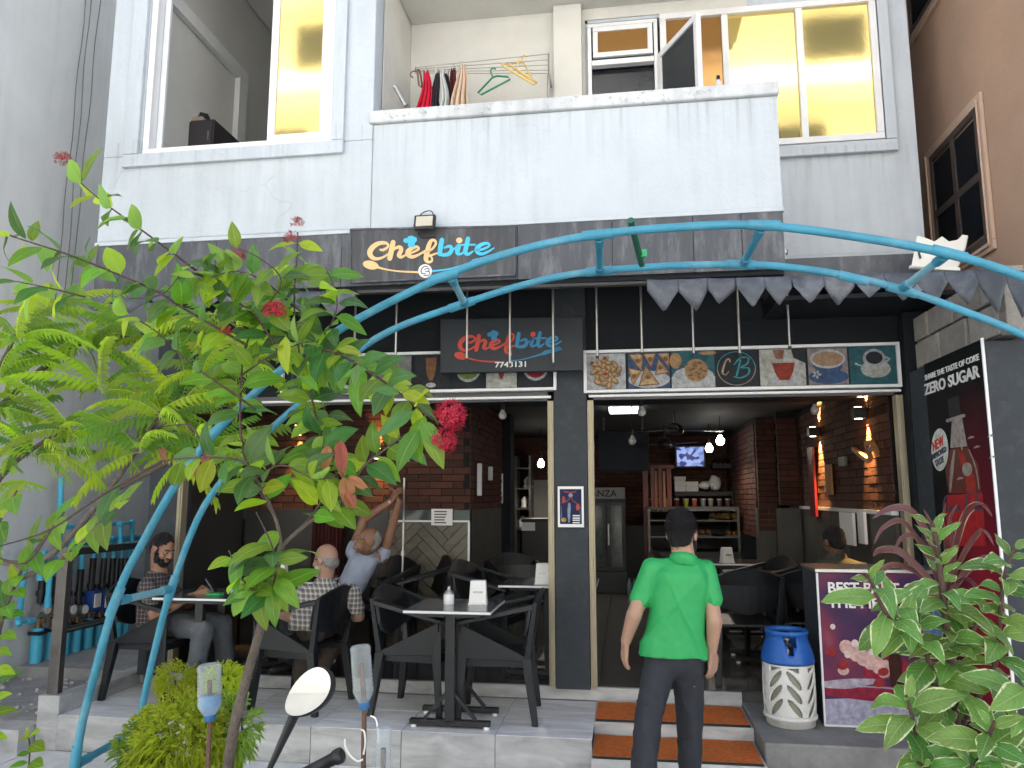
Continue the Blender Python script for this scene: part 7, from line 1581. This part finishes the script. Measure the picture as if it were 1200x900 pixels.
M['bark'] = mat('grey_brown_bark', (.11,.09,.075), .85, vary=.35, vscale=18, bump=.6, bscale=80)
M['twig'] = mat('dark_red_twig', (.07,.04,.035), .7, vary=.3, vscale=20)
M['leaf'] = leaf_mat('broad_green_leaf', (.12,.27,.03), (.26,.42,.1), back=(.2,.34,.11), transl=.5, rough=.38, lat=13)
M['leaf_dark'] = leaf_mat('dark_green_leaf', (.055,.155,.035), (.13,.26,.09), back=(.14,.25,.11), transl=.4, rough=.36, lat=13)
M['leaf_young'] = leaf_mat('young_yellow_leaf', (.27,.42,.035), (.4,.52,.1), back=(.32,.44,.1), transl=.55, rough=.4, lat=12)
M['leaf_dry'] = leaf_mat('dry_brown_leaf', (.32,.13,.07), (.2,.08,.05), transl=.25, rough=.7, lat=12)
M['bilimbi'] = leaf_mat('bilimbi_leaflet', (.22,.37,.03), (.42,.52,.12), back=(.3,.42,.08), transl=.55, rough=.45, lat=10)
M['bilimbi2'] = leaf_mat('deep_bilimbi_leaflet', (.11,.24,.03), (.24,.36,.09), back=(.18,.29,.07), transl=.5, rough=.45, lat=10)
M['varieg'] = leaf_mat('variegated_leaf', (.095,.225,.045), (.27,.4,.16), back=(.24,.36,.15), edge=(.55,.6,.36), transl=.3, rough=.35, lat=9)
M['cordyl'] = leaf_mat('maroon_strap_leaf', (.09,.025,.03), (.16,.06,.05), back=(.13,.06,.05), edge=(.42,.3,.2), transl=.3, rough=.35, lat=1)
M['flower'] = mat('crimson_flower', (.36,.006,.03), .6, vary=.25, vscale=40)
M['bud'] = mat('dusky_red_bud', (.3,.06,.06), .6, vary=.3, vscale=40)
IX = [leaf_mesh('leaf', .128, .064, M['leaf'], curl=.35, seed=1), leaf_mesh('leaf', .118, .058, M['leaf_dark'], curl=.6, seed=2, wave=.05), leaf_mesh('leaf', .135, .062, M['leaf'], curl=.85, seed=3, fold=.35), leaf_mesh('leaf', .105, .056, M['leaf_young'], curl=.4, seed=4), leaf_mesh('leaf', .125, .06, M['leaf_dark'], curl=.3, fold=.4, seed=5)]
IXW = [.3, .23, .2, .15, .12]
# ------------------------------------------------ flowering shrub in the left foreground
rs = random.Random(11)
sx = thing('flowering_shrub', 'tall leafy shrub with crimson flower heads in the left foreground', 'shrub', (at(262,900,2.62).x, 2.62, 0))
stem = [at(x, y, Y) for x, y, Y in ((268,893,2.62),(285,810,2.62),(303,745,2.62),(318,690,2.62),(330,640,2.62))]
foot = Vector((stem[0].x - .06, 2.62, 0))
obj('trunk', MB().tube(sp3([foot] + stem, 5), [.02]*6 + [.017]*10 + [.014]*8 + [.012]*2 if False else [.021 - .009*i/25 for i in range(26)], 10), M['bark'], sx)
BR = {   # branch: pixel path with depth, radius, leaf spacing (m), skip fraction
 'a': ([(330,640,2.62),(322,605,2.6),(300,560,2.55),(283,540,2.5),(240,536,2.42),(190,540,2.35)], .007, .055, .25),
 'b': ([(330,640,2.62),(362,612,2.66),(398,590,2.7),(425,548,2.72),(447,530,2.72),(470,512,2.72)], .008, .05, .35),
 'c': ([(330,640,2.62),(375,590,2.7),(378,530,2.75),(366,470,2.8),(352,420,2.8),(345,360,2.8),(348,300,2.8),(349,272,2.8)], .006, .045, .1),
 'c2': ([(400,590,2.7),(388,520,2.9),(374,455,2.95),(352,400,2.95),(330,360,2.95)], .005, .045, .15),
 'd': ([(322,605,2.62),(285,530,2.7),(283,440,2.75),(290,400,2.75),(310,360,2.75)], .006, .05, .15),
 'e': ([(330,420,2.75),(300,372,2.7),(240,325,2.6),(194,290,2.5),(150,258,2.45),(115,232,2.42),(82,203,2.4)], .0055, .062, .08),
 'f': ([(300,480,2.75),(275,462,2.7),(225,427,2.65),(180,386,2.6),(140,365,2.58)], .005, .055, .1),
 'h': ([(290,405,2.72),(213,360,2.6),(177,338,2.55),(90,302,2.45),(30,282,2.4),(-25,265,2.35)], .0055, .06, .08),
 'i': ([(100,348,2.5),(60,338,2.46),(10,328,2.42)], .004, .05, .05),
 'g': ([(352,420,2.75),(385,411,2.7),(430,434,2.62),(470,462,2.55),(492,480,2.5),(508,492,2.48)], .0065, .042, .02),
 'j': ([(345,360,2.8),(310,330,2.7),(275,318,2.62),(235,330,2.55)], .004, .05, .05),
 'k': ([(352,420,2.8),(385,385,2.75),(395,350,2.75),(380,310,2.75)], .004, .05, .15),
 'l': ([(330,640,2.62),(305,690,2.5),(285,680,2.45),(268,645,2.42)], .005, .06, .35),
 'm': ([(310,720,2.62),(320,690,2.5),(322,650,2.42),(300,600,2.4)], .005, .055, .3),
 'n': ([(300,560,2.55),(330,545,2.5),(365,560,2.45),(395,560,2.45)], .004, .05, .1),
 'o': ([(240,325,2.6),(215,320,2.5),(190,345,2.48),(150,350,2.45)], .004, .05, .0),
 'p': ([(300,372,2.7),(330,330,2.66),(300,300,2.6),(270,290,2.56)], .004, .05, .1),
 'q': ([(283,440,2.75),(320,415,2.65),(360,400,2.6)], .004, .05, .05),
 'r': ([(240,536,2.42),(225,500,2.42),(190,500,2.4)], .004, .06, .3),
 's': ([(190,540,2.35),(120,580,2.2),(60,620,2.1),(0,640,2.05)], .005, .07, .1),
 't': ([(60,620,2.1),(30,660,2.05),(-10,650,2.0)], .004, .05, .0)}
PATHS = {}
for nm, (pp_, r, sp_, sk_) in BR.items():
    P = sp3([at(x, y, Y) for x, y, Y in pp_], 5); PATHS[nm] = P; n = len(P)
    obj('branch', MB().tube(P, [r*(1 - .6*i/(n-1)) for i in range(n)], 7), M['twig' if nm not in 'abl' else 'bark'], sx)
nleaf = 0
for nm, (pp_, r, sp_, sk_) in BR.items():
    P = PATHS[nm]; Lt = plen(P); q = Lt*sk_*1.0 + .02; idx = 0
    while q <= Lt:
        p, d = lerp_path(P, min(1, q/Lt)); side = d.cross(Vector((0,-.45,.9))).normalized(); side2 = d.cross(side).normalized()
        ph = (idx % 2)*math.pi/2*.8 + rs.uniform(-.35,.35)
        for s in (1, -1):
            if nleaf >= 292: break
            if rs.random() < .06: continue
            rad = (side*math.cos(ph) + side2*math.sin(ph))*s
            dr = (rad*.8 + d*.35 + Vector((0,0,-.25 + rs.uniform(-.3,.25)))).normalized()
            nrm = (Vector((0,-.85,.55)) + rad*.1 + Vector((rs.uniform(-.55,.55), rs.uniform(-.5,.45), rs.uniform(-.35,.35)))).normalized()
            me = rs.choices(IX, IXW)[0] if q < Lt*.85 else rs.choices(IX, [.2,.1,.2,.45,.05])[0]
            piece('leaf', me, sx, orient(p, dr, nrm, rs.uniform(.9,1.35))); nleaf += 1
        idx += 1; q += sp_*rs.uniform(.8,1.25)
print('shrub leaves', nleaf)
def add_leaf_copy(mb, me, m4):
    b = len(mb.v); mb.v += [m4 @ v.co for v in me.vertices]; uvl = me.uv_layers[0].data; uvs = [(0,0)]*len(me.vertices)
    for lp in me.loops: uvs[lp.vertex_index] = tuple(uvl[lp.index].uv)
    mb.uv = (mb.uv or []) + uvs
    for p_ in me.polygons: mb.f.append([b + i for i in p_.vertices]); mb.sm.append(True)
masses = [MB(), MB(), MB()]
for i in range(110):      # leaves past the first 300: one joined mass per leaf colour
    nm = rs.choice('cc2 d e p k q j h n l m'.replace('cc2', 'c c2').split()); P = PATHS[nm]; p, d = lerp_path(P, rs.uniform(.12,1)); a = rs.uniform(0,6.28); s1 = d.orthogonal().normalized(); rad = s1*math.cos(a) + d.cross(s1)*math.sin(a); k = rs.choices((0,1,2),(.45,.3,.25))[0]
    add_leaf_copy(masses[k], IX[(0,1,3)[k]], orient(p, (rad + d*.3 + Vector((0,0,-.3))).normalized(), Vector((rs.uniform(-.5,.5), -.85+rs.uniform(-.3,.4), .55)), rs.uniform(.75,1.2)))
for k, mb_ in enumerate(masses):
    if mb_.v: o = obj('leaf_mass', mb_, M[('leaf','leaf_dark','leaf_young')[k]], sx); o['kind'] = 'stuff'
# hand placed large leaves round the crimson head and over the arch
big = leaf_mesh('leaf', .165, .068, M['leaf_dark'], curl=.3, fold=.25, seed=8); big2 = leaf_mesh('leaf', .16, .07, M['leaf'], curl=.45, fold=.3, seed=9); bigy = leaf_mesh('leaf', .15, .066, M['leaf_young'], curl=.5, fold=.2, seed=10)
for (x0,y0,x1,y1,Y,me) in ((487,480,442,510,2.46,big),(492,500,462,552,2.45,big2),(335,392,331,440,2.5,bigy),(470,462,436,455,2.5,big),(432,432,400,440,2.52,big2),(470,460,505,470,2.48,bigy),(494,492,518,530,2.44,big2),(500,500,519,548,2.44,big2),(420,425,415,452,2.5,big),(395,408,425,412,2.55,bigy),(230,325,200,318,2.45,big2),(352,440,372,455,2.6,big2),(318,690,322,735,2.45,big2),(300,640,268,672,2.4,big),(285,640,270,700,2.42,big2)):
    a, b = at(x0,y0,Y), at(x1,y1,Y-.03); piece('leaf', me, sx, orient(a, b-a, Vector((rs.uniform(-.3,.3),-.8,.5)), (b-a).length/.165))
dry = [leaf_mesh('dry_leaf', .13, .05, M['leaf_dry'], curl=1.2, fold=.8, wave=.2, seed=3), leaf_mesh('dry_leaf', .12, .04, M['leaf_dry'], curl=.9, fold=1.1, wave=.25, seed=6)]
for i, (x0,y0,x1,y1) in enumerate(((385,520,379,552),(398,515,402,560),(402,556,412,598),(408,560,432,572),(405,570,416,590),(190,525,193,540),(240,530,243,552),(232,540,228,560))):
    a, b = at(x0,y0,2.66), at(x1,y1,2.62); piece('dry_leaf', dry[i%2], sx, orient(a, b-a, Vector((.3,-.8,.2)), (b-a).length/.12))
def flower_head(c, r, m, n, seed, ax=(0,-.3,1)):
    rf = random.Random(seed); mb = MB(); ax = Vector(ax).normalized(); c = Vector(c)
    for i in range(n):
        a = rf.uniform(0, 2*math.pi); z = rf.uniform(-.35, 1); d = Vector((math.cos(a)*math.sqrt(1-min(1,z*z)), math.sin(a)*math.sqrt(1-min(1,z*z)), z)); d = (ax.to_track_quat('Z','Y').to_matrix() @ d)
        e = c + d*r*rf.uniform(.75,1.08); s = d.orthogonal().normalized(); t = d.cross(s)
        mb.add([c + d*r*.2 + s*.0008, c + d*r*.2 - s*.0008, e - s*.0008, e + s*.0008], [(0,1,2,3)])
        w = r*.16
        for k in range(4):
            b = k*math.pi/2 + i; u = (s*math.cos(b) + t*math.sin(b)); v = (s*math.sin(b) - t*math.cos(b)); mb.add([e, e + u*w + v*w*.4 + d*.002, e + u*w*1.6 + d*.003, e + u*w - v*w*.4 + d*.002], [(0,1,2,3)])
        mb.tube([e, e + d*r*.28], .0006, 4)
    o = obj('flower_head', mb, m, sx); o['kind'] = 'stuff'; return o
flower_head(at(527,488,2.44), .05, M['flower'], 170, 1, (.6,-.5,.5)); flower_head(at(519,516,2.45), .042, M['flower'], 120, 2, (.4,-.5,-.5))
flower_head(at(322,366,2.62), .04, M['flower'], 80, 3); flower_head(at(75,188,2.38), .03, M['bud'], 50, 4, (-.3,0,1)); flower_head(at(348,262,2.78), .026, M['bud'], 40, 5); flower_head(at(342,280,2.74), .03, M['bud'], 50, 6); flower_head(at(278,300,2.58), .028, M['bud'], 50, 7); flower_head(at(265,388,2.6), .02, M['flower'], 40, 8)
# ------------------------------------------------ bilimbi tree with feathery fronds at the left
bt3 = thing('feathery_tree', 'tree with long feathery yellow green fronds filling the left edge', 'tree', (at(-70,900,3.9).x, 3.9, 0))
tb = bt3.location.copy(); trunk = [tb, tb + Vector((.03,0,.9)), at(-55,640,3.9), at(-45,520,3.9)]
obj('trunk', MB().tube(sp3(trunk, 5), [.06 - .002*i for i in range(16)], 10), M['bark'], bt3)
LIM = [[(-55,640,3.9),(10,660,3.8),(60,650,3.6),(125,578,3.5),(165,520,3.5),(190,480,3.5)],[(-55,640,3.9),(0,560,3.7),(40,525,3.6),(85,498,3.55)],[(-45,520,3.9),(0,430,3.7),(20,390,3.6)],[(125,578,3.5),(190,545,3.55),(240,520,3.6)],[(-45,520,3.9),(40,440,4.0),(100,400,4.1),(170,390,4.1),(250,370,3.95),(290,395,3.85)],[(165,520,3.5),(215,470,3.6),(250,430,3.7)]]
for P_ in LIM:
    P = sp3([at(*p) for p in P_], 4); n = len(P); obj('limb', MB().tube(P, [.02*(1-.65*i/(n-1)) for i in range(n)], 8), M['bark'], bt3)
def frond_mesh(seed, m, L=.36, n=17, lw=.02, ll=.066, droop=.55):
    rf = random.Random(seed); mb = MB(); vs_uv = []; pts = [Vector((0,0,0))]
    for i in range(n+2): a = -droop*(i/(n+2))*1.7 + .15; pts.append(pts[-1] + Vector((0, math.cos(a), math.sin(a)))*L/(n+2))
    mb.tube(pts, [.0022*(1-.6*i/(n+2)) for i in range(n+3)], 5, False); uv = [(.5,0)]*len(mb.v)
    for i in range(2, n+2):
        sc_ = (1 - .45*abs(i/(n+2) - .55))*rf.uniform(.85,1.1)
        for s in (-1, 1):
            d = Vector((s*.8, .3 + rf.uniform(-.1,.1), -.85 + rf.uniform(-.2,.2))).normalized(); up = Vector((s*.7, -.3, .6)); x = d.cross(up).normalized(); up = x.cross(d)
            b0 = len(mb.v); vs = []; kk2 = 4
            for k in range(kk2+1):
                v = k/kk2; w = lw/2*sc_*math.sin(math.pi*min(1, .08+v*.92)**.8)*1.0 if k < kk2 else .0003; c = pts[i] + d*ll*sc_*v + up*(-.5*ll*v*v*.5)
                for u in (-1, 0, 1): vs.append(c + x*u*w + up*abs(u)*w*.25); uv.append((.5+u*.5, v))
            mb.add(vs, [(k*3+j, k*3+j+1, (k+1)*3+j+1, (k+1)*3+j) for k in range(kk2) for j in (0,1)], True)
    mb.uv = uv; return mb.mesh('frond', m)
FR = [frond_mesh(i, M['bilimbi'] if i % 3 else M['bilimbi2'], L=.36 + .05*(i % 3), n=14 + i % 3, droop=.35 + .2*(i % 3)) for i in range(6)]
rf = random.Random(5); nf = 0
tips = [(190,480,3.5),(85,498,3.55),(20,390,3.6),(240,520,3.6),(170,390,4.1),(250,430,3.7),(165,520,3.5),(40,525,3.6),(100,400,4.0),(0,430,3.7),(120,450,3.8),(60,360,4.0),(-20,480,3.8),(210,470,3.7),(280,400,3.85),(250,370,3.95)]
for (x, y, Y) in tips:
    c = at(x, y, Y)
    for k in range(14):
        a = 2*math.pi*(k/14) + rf.uniform(-.25,.25); el_ = rf.uniform(-.35,.75); d = Vector((math.cos(a)*math.cos(el_), .6*math.sin(a)*math.cos(el_), math.sin(el_)))
        piece('frond', rf.choice(FR), bt3, orient(c - Vector((0,0,.05*k/13)), d, Vector((rf.uniform(-.25,.25), -.4, .9)), rf.uniform(.75,1.2))); nf += 1
for i in range(40):    # scattered fronds along the limbs
    P_ = rf.choice(LIM[1:3] + LIM[4:]); t_ = rf.uniform(.35, 1); p, d0 = lerp_path([at(*p) for p in P_], t_)
    d = (d0*.4 + Vector((rf.uniform(-1,1), rf.uniform(-.8,.4), rf.uniform(-.5,.7)))).normalized(); piece('frond', rf.choice(FR), bt3, orient(p, d, Vector((rf.uniform(-.2,.2),-.35,.9)), rf.uniform(.7,1.1))); nf += 1
print('fronds', nf)
# ------------------------------------------------ broad leaved saplings low on the left edge
lf = thing('leafy_shrub', 'small leafy shrub with long green leaves low at the left edge', 'shrub', (at(-20,860,3.0).x, 3.0, 0))
for P_ in ([(-20,900,3.0),(-5,760,2.95),(20,680,2.9),(45,640,2.85),(75,600,2.8)],[(-5,760,2.95),(-10,660,2.8),(0,610,2.75),(20,575,2.7)],[(20,680,2.9),(80,650,2.8),(120,610,2.75),(150,585,2.7)]):
    P = [at(*p) for p in P_]
    if P_[0][1] == 900: P = [Vector(lf.location)] + P
    P = sp3(P, 5); n = len(P); obj('branch', MB().tube(P, [.011*(1-.7*i/(n-1)) for i in range(n)], 7), M['bark'], lf)
    Lt = plen(P); q = Lt*.4; s = 1
    while q < Lt:
        p, d = lerp_path(P, q/Lt); rad = (d.cross(Vector((0,-.6,.7))).normalized()*s*.8 + d*.45 + Vector((0,rs.uniform(-.5,.2),rs.uniform(-.35,.2)))).normalized()
        piece('leaf', rs.choice([big, big2, IX[0], IX[2], IX[3]]), lf, orient(p, rad, Vector((rs.uniform(-.3,.3),-.6,.75)), rs.uniform(.75,1.1))); s = -s; q += .035
# tiny seedling at the bottom left
sd_ = thing('seedling', 'small seedling with round green leaves at the bottom left', 'plant', (at(34,905,4.2).x, 4.2, 0))
P = [Vector(sd_.location), at(34,895,4.2), at(35,875,4.2), at(33,862,4.2)]; P = sp3(P, 4); obj('stem', MB().tube(P, .004, 6), M['twig'], sd_)
rnd = leaf_mesh('leaf', .09, .065, M['leaf'], curl=.4, fold=.2, seed=2)
for (x0,y0,x1,y1,me) in ((35,882,18,885,rnd),(35,872,52,878,rnd),(34,866,22,866,IX[3]),(34,863,44,856,IX[3]),(34,864,30,852,IX[3]),(35,893,50,896,rnd),(34,893,16,897,IX[0])):
    a, b = at(x0,y0,4.2), at(x1,y1,4.15); piece('leaf', me, sd_, orient(a, b-a, Vector((0,-.6,.8)), (b-a).length/.1))
# ------------------------------------------------ feathery ming aralia in pots
def aralia(label, c, rx, ry, rz, n, seed, m, name='feathery_shrub'):
    rg = random.Random(seed); t = thing(name, label, 'shrub', (c.x, c.y, 0)); mb = MB(); uv = []
    for i in range(n):
        a = rg.uniform(0, 2*math.pi); z = rg.uniform(-.75, 1); rr2 = rg.uniform(.72, 1.0); q = math.sqrt(max(0, 1-z*z)); d = Vector((rx*q*math.cos(a), ry*q*math.sin(a), rz*z))
        lump = 1 + .22*noise.noise(Vector((d.x*6 + seed, d.y*6, d.z*6))); e = c + d*rr2*lump; g_ = (d.normalized() + Vector((rg.uniform(-.5,.5), rg.uniform(-.5,.5), rg.uniform(-.9,.25)))).normalized()
        for k in range(9):
            dd = (g_ + Vector((rg.uniform(-.75,.75), rg.uniform(-.75,.75), rg.uniform(-.7,.5)))).normalized(); L = rg.uniform(.022,.045); s = dd.orthogonal().normalized()*L*.13; p0 = e + g_*.012*k*.6
            mb.add([p0, p0 + dd*L*.5 + s, p0 + dd*L - Vector((0,0,L*.25)), p0 + dd*L*.5 - s], [(0,1,2,3)]); uv += [(.5,0),(0,.5),(.5,1),(1,.5)]
    mb.uv = uv; o = obj('foliage', mb, m, t); o['kind'] = 'stuff'
    for k in range(7):
        a = k*.9; obj('stem', MB().tube(sp3([Vector((c.x+.02*math.cos(a), c.y+.02*math.sin(a), .02)), Vector((c.x+.05*math.cos(a), c.y+.05*math.sin(a), c.z*.5)), c + Vector((rx*.6*math.cos(a), ry*.6*math.sin(a), rz*.3))], 4), .006, 6), M['bark'], t)
    return t
M['fern1'] = leaf_mat('lime_fern_leaf', (.28,.4,.03), (.36,.48,.07), back=(.33,.44,.07), transl=.5, rough=.5, lat=1); M['fern2'] = leaf_mat('green_fern_leaf', (.13,.25,.03), (.2,.32,.06), back=(.17,.28,.05), transl=.4, rough=.5, lat=1)
aralia('feathery lime green shrub around the bottle stick at bottom left', at(217,875,3.25), .19, .17, .18, 1000, 3, M['fern1'])
aralia('loose darker green tuft hanging at the left of the lime shrub', at(163,893,3.2), .075, .08, .14, 180, 5, M['fern2'])
aralia('thin feathery green shrub just right of the woody stem', at(272,855,3.3), .075, .07, .13, 110, 8, M['fern2'])
for k, (x, y, rx_, lab) in enumerate(((205,797,.1,'feathery potted plant on the platform edge, left one'), (262,797,.1,'feathery potted plant on the platform edge, right one'))):
    c = at(x, y, 5.06); t = aralia(lab, c, rx_, .09, .075, 170, 20+k, M['fern1'], 'potted_plant'); t.location.z = 0
    for ch in list(t.children):
        if ch.name.startswith('stem'): bpy.data.objects.remove(ch)
    obj('pot', MB().lathe([(.06,.222),(.075,.27),(.085,.345),(.09,.35),(.08,.352),(.07,.335),(0,.33)], (c.x, c.y, 0), 18), M['black_plastic'], t); obj('stem', MB().tube([Vector((c.x,c.y,.33)), c], .008, 6), M['bark'], t)
# ------------------------------------------------ variegated croton at the right, maroon strap plant behind it
VL = [leaf_mesh('leaf', .15, .072, M['varieg'], curl=.45, seed=1, wave=.08), leaf_mesh('leaf', .165, .078, M['varieg'], curl=.75, seed=2, wave=.06), leaf_mesh('leaf', .15, .064, M['varieg'], curl=.95, seed=3, wave=.1, fold=.4), leaf_mesh('leaf', .12, .05, M['varieg'], curl=.3, seed=4, wave=.08)]
vg = thing('variegated_shrub', 'large shrub with cream edged variegated leaves in the right foreground', 'shrub', (at(1125,900,2.05).x, 2.05, 0)); vb = Vector(vg.location)
VST = [[(1125,960,2.05),(1122,860,2.05),(1112,760,2.0),(1104,690,1.98),(1098,640,1.97),(1092,612,1.96)],[(1120,880,2.05),(1095,800,2.0),(1080,750,1.97),(1060,715,1.95),(1045,700,1.93)],[(1080,750,1.97),(1040,720,1.9),(1025,690,1.88),(1015,672,1.87)],
       [(1122,860,2.05),(1165,780,2.02),(1172,720,2.0),(1178,670,2.0),(1190,640,2.0)],[(1122,880,2.0),(1160,860,1.9),(1190,830,1.85),(1215,790,1.8)],[(1120,900,2.0),(1080,870,1.9),(1068,835,1.87),(1062,815,1.86)],[(1122,900,2.0),(1150,890,1.85),(1160,860,1.8),(1165,845,1.78)],[(1112,760,2.0),(1140,740,2.0),(1150,705,2.0)],[(1120,930,2.0),(1092,905,1.85),(1075,893,1.82)],[(1122,930,1.95),(1135,912,1.82),(1140,895,1.8)]]
rv = random.Random(21); nv = 0
for si, P_ in enumerate(VST):
    P = [at(*p) for p in P_]
    if si == 0: P = [vb] + P
    P = sp3(P, 5); n = len(P); obj('branch', MB().tube(P, [(.012 if si == 0 else .007)*(1-.55*i/(n-1)) for i in range(n)], 7), M['twig'], vg); Lt = plen(P)
    q = Lt*(.42 if si == 0 else .3); a = rv.uniform(0, 6)
    while q <= Lt + .001:
        f_ = q/Lt; p, d = lerp_path(P, min(1, f_)); s1 = d.orthogonal().normalized(); s2b = d.cross(s1)
        for _ in range(2 if f_ > .75 else 1):
            rad = s1*math.cos(a) + s2b*math.sin(a); up_ = .75 if f_ > .92 else .25
            dr = (rad*.85 + d*up_ + Vector((0,-.12,-.12))).normalized(); nrm = (d*.5 + Vector((0,-.8,.5)) - rad*.1 + Vector((rv.uniform(-.35,.35),0,rv.uniform(-.3,.3)))).normalized()
            piece('leaf', rv.choice(VL[:3]) if f_ < .92 else VL[3], vg, orient(p, dr, nrm, rv.uniform(.5,.82)*(1 if f_ < .9 else .7))); nv += 1; a += 2.4
        q += .02*rv.uniform(.8,1.25)
print('variegated leaves', nv)
cd_ = thing('strap_leaf_plant', 'maroon strap leaved plant arching behind the variegated shrub', 'plant', (at(1125,760,2.9).x, 2.9, 0)); cc_ = at(1108,705,2.9)
obj('stem', MB().tube([Vector(cd_.location), Vector((cd_.location.x,2.9,.6)), cc_], [.018,.015,.011], 8), M['bark'], cd_)
def strap(P, w, m=None):
    P = sp3(P, 5); n = len(P); mb = MB(); vs = []; uv = []
    for i, p in enumerate(P):
        d = (P[min(i+1,n-1)] - P[max(i-1,0)]).normalized(); s = d.cross(Vector((.2,-1,.25))).normalized(); v = i/(n-1); ww = w*math.sin(math.pi*(.12+.88*v))**.7*(1 if v < .98 else .1); nn = s.cross(d)
        for u in (-1, 0, 1): vs.append(p + s*u*ww/2 + nn*abs(u)*ww*.2); uv.append((.5+u*.5, v))
    mb.add(vs, [(i*3+j, i*3+j+1, (i+1)*3+j+1, (i+1)*3+j) for i in range(n-1) for j in (0,1)], True); mb.uv = uv; return obj('leaf', mb, M['cordyl'], cd_)
for k, pts in enumerate(([(1105,690),(1092,640),(1068,600),(1043,596),(1022,608)],[(1103,695),(1085,650),(1058,612),(1035,618),(1024,638)],[(1104,690),(1090,650),(1070,628),(1055,632),(1048,645)],[(1104,698),(1080,670),(1052,646),(1030,645),(1023,652)],[(1104,702),(1075,672),(1045,662),(1025,678),(1018,700)],[(1108,690),(1108,640),(1104,612),(1108,588)],[(1110,690),(1120,635),(1132,600),(1150,592),(1163,606)],[(1110,692),(1128,650),(1150,622),(1165,640)],[(1106,690),(1098,640),(1090,615),(1082,596)],[(1110,700),(1135,665),(1160,655),(1175,672)],[(1104,704),(1070,690),(1050,700),(1040,725)],[(1107,690),(1115,640),(1112,610),(1122,590)],[(1106,700),(1085,690),(1066,694),(1056,712)],[(1109,698),(1124,680),(1140,684),(1150,705)])):
    strap([at(x, y, 2.9 - .06*i + .02*(k % 3)) for i, (x, y) in enumerate(pts)], .019 if k % 3 else .027)
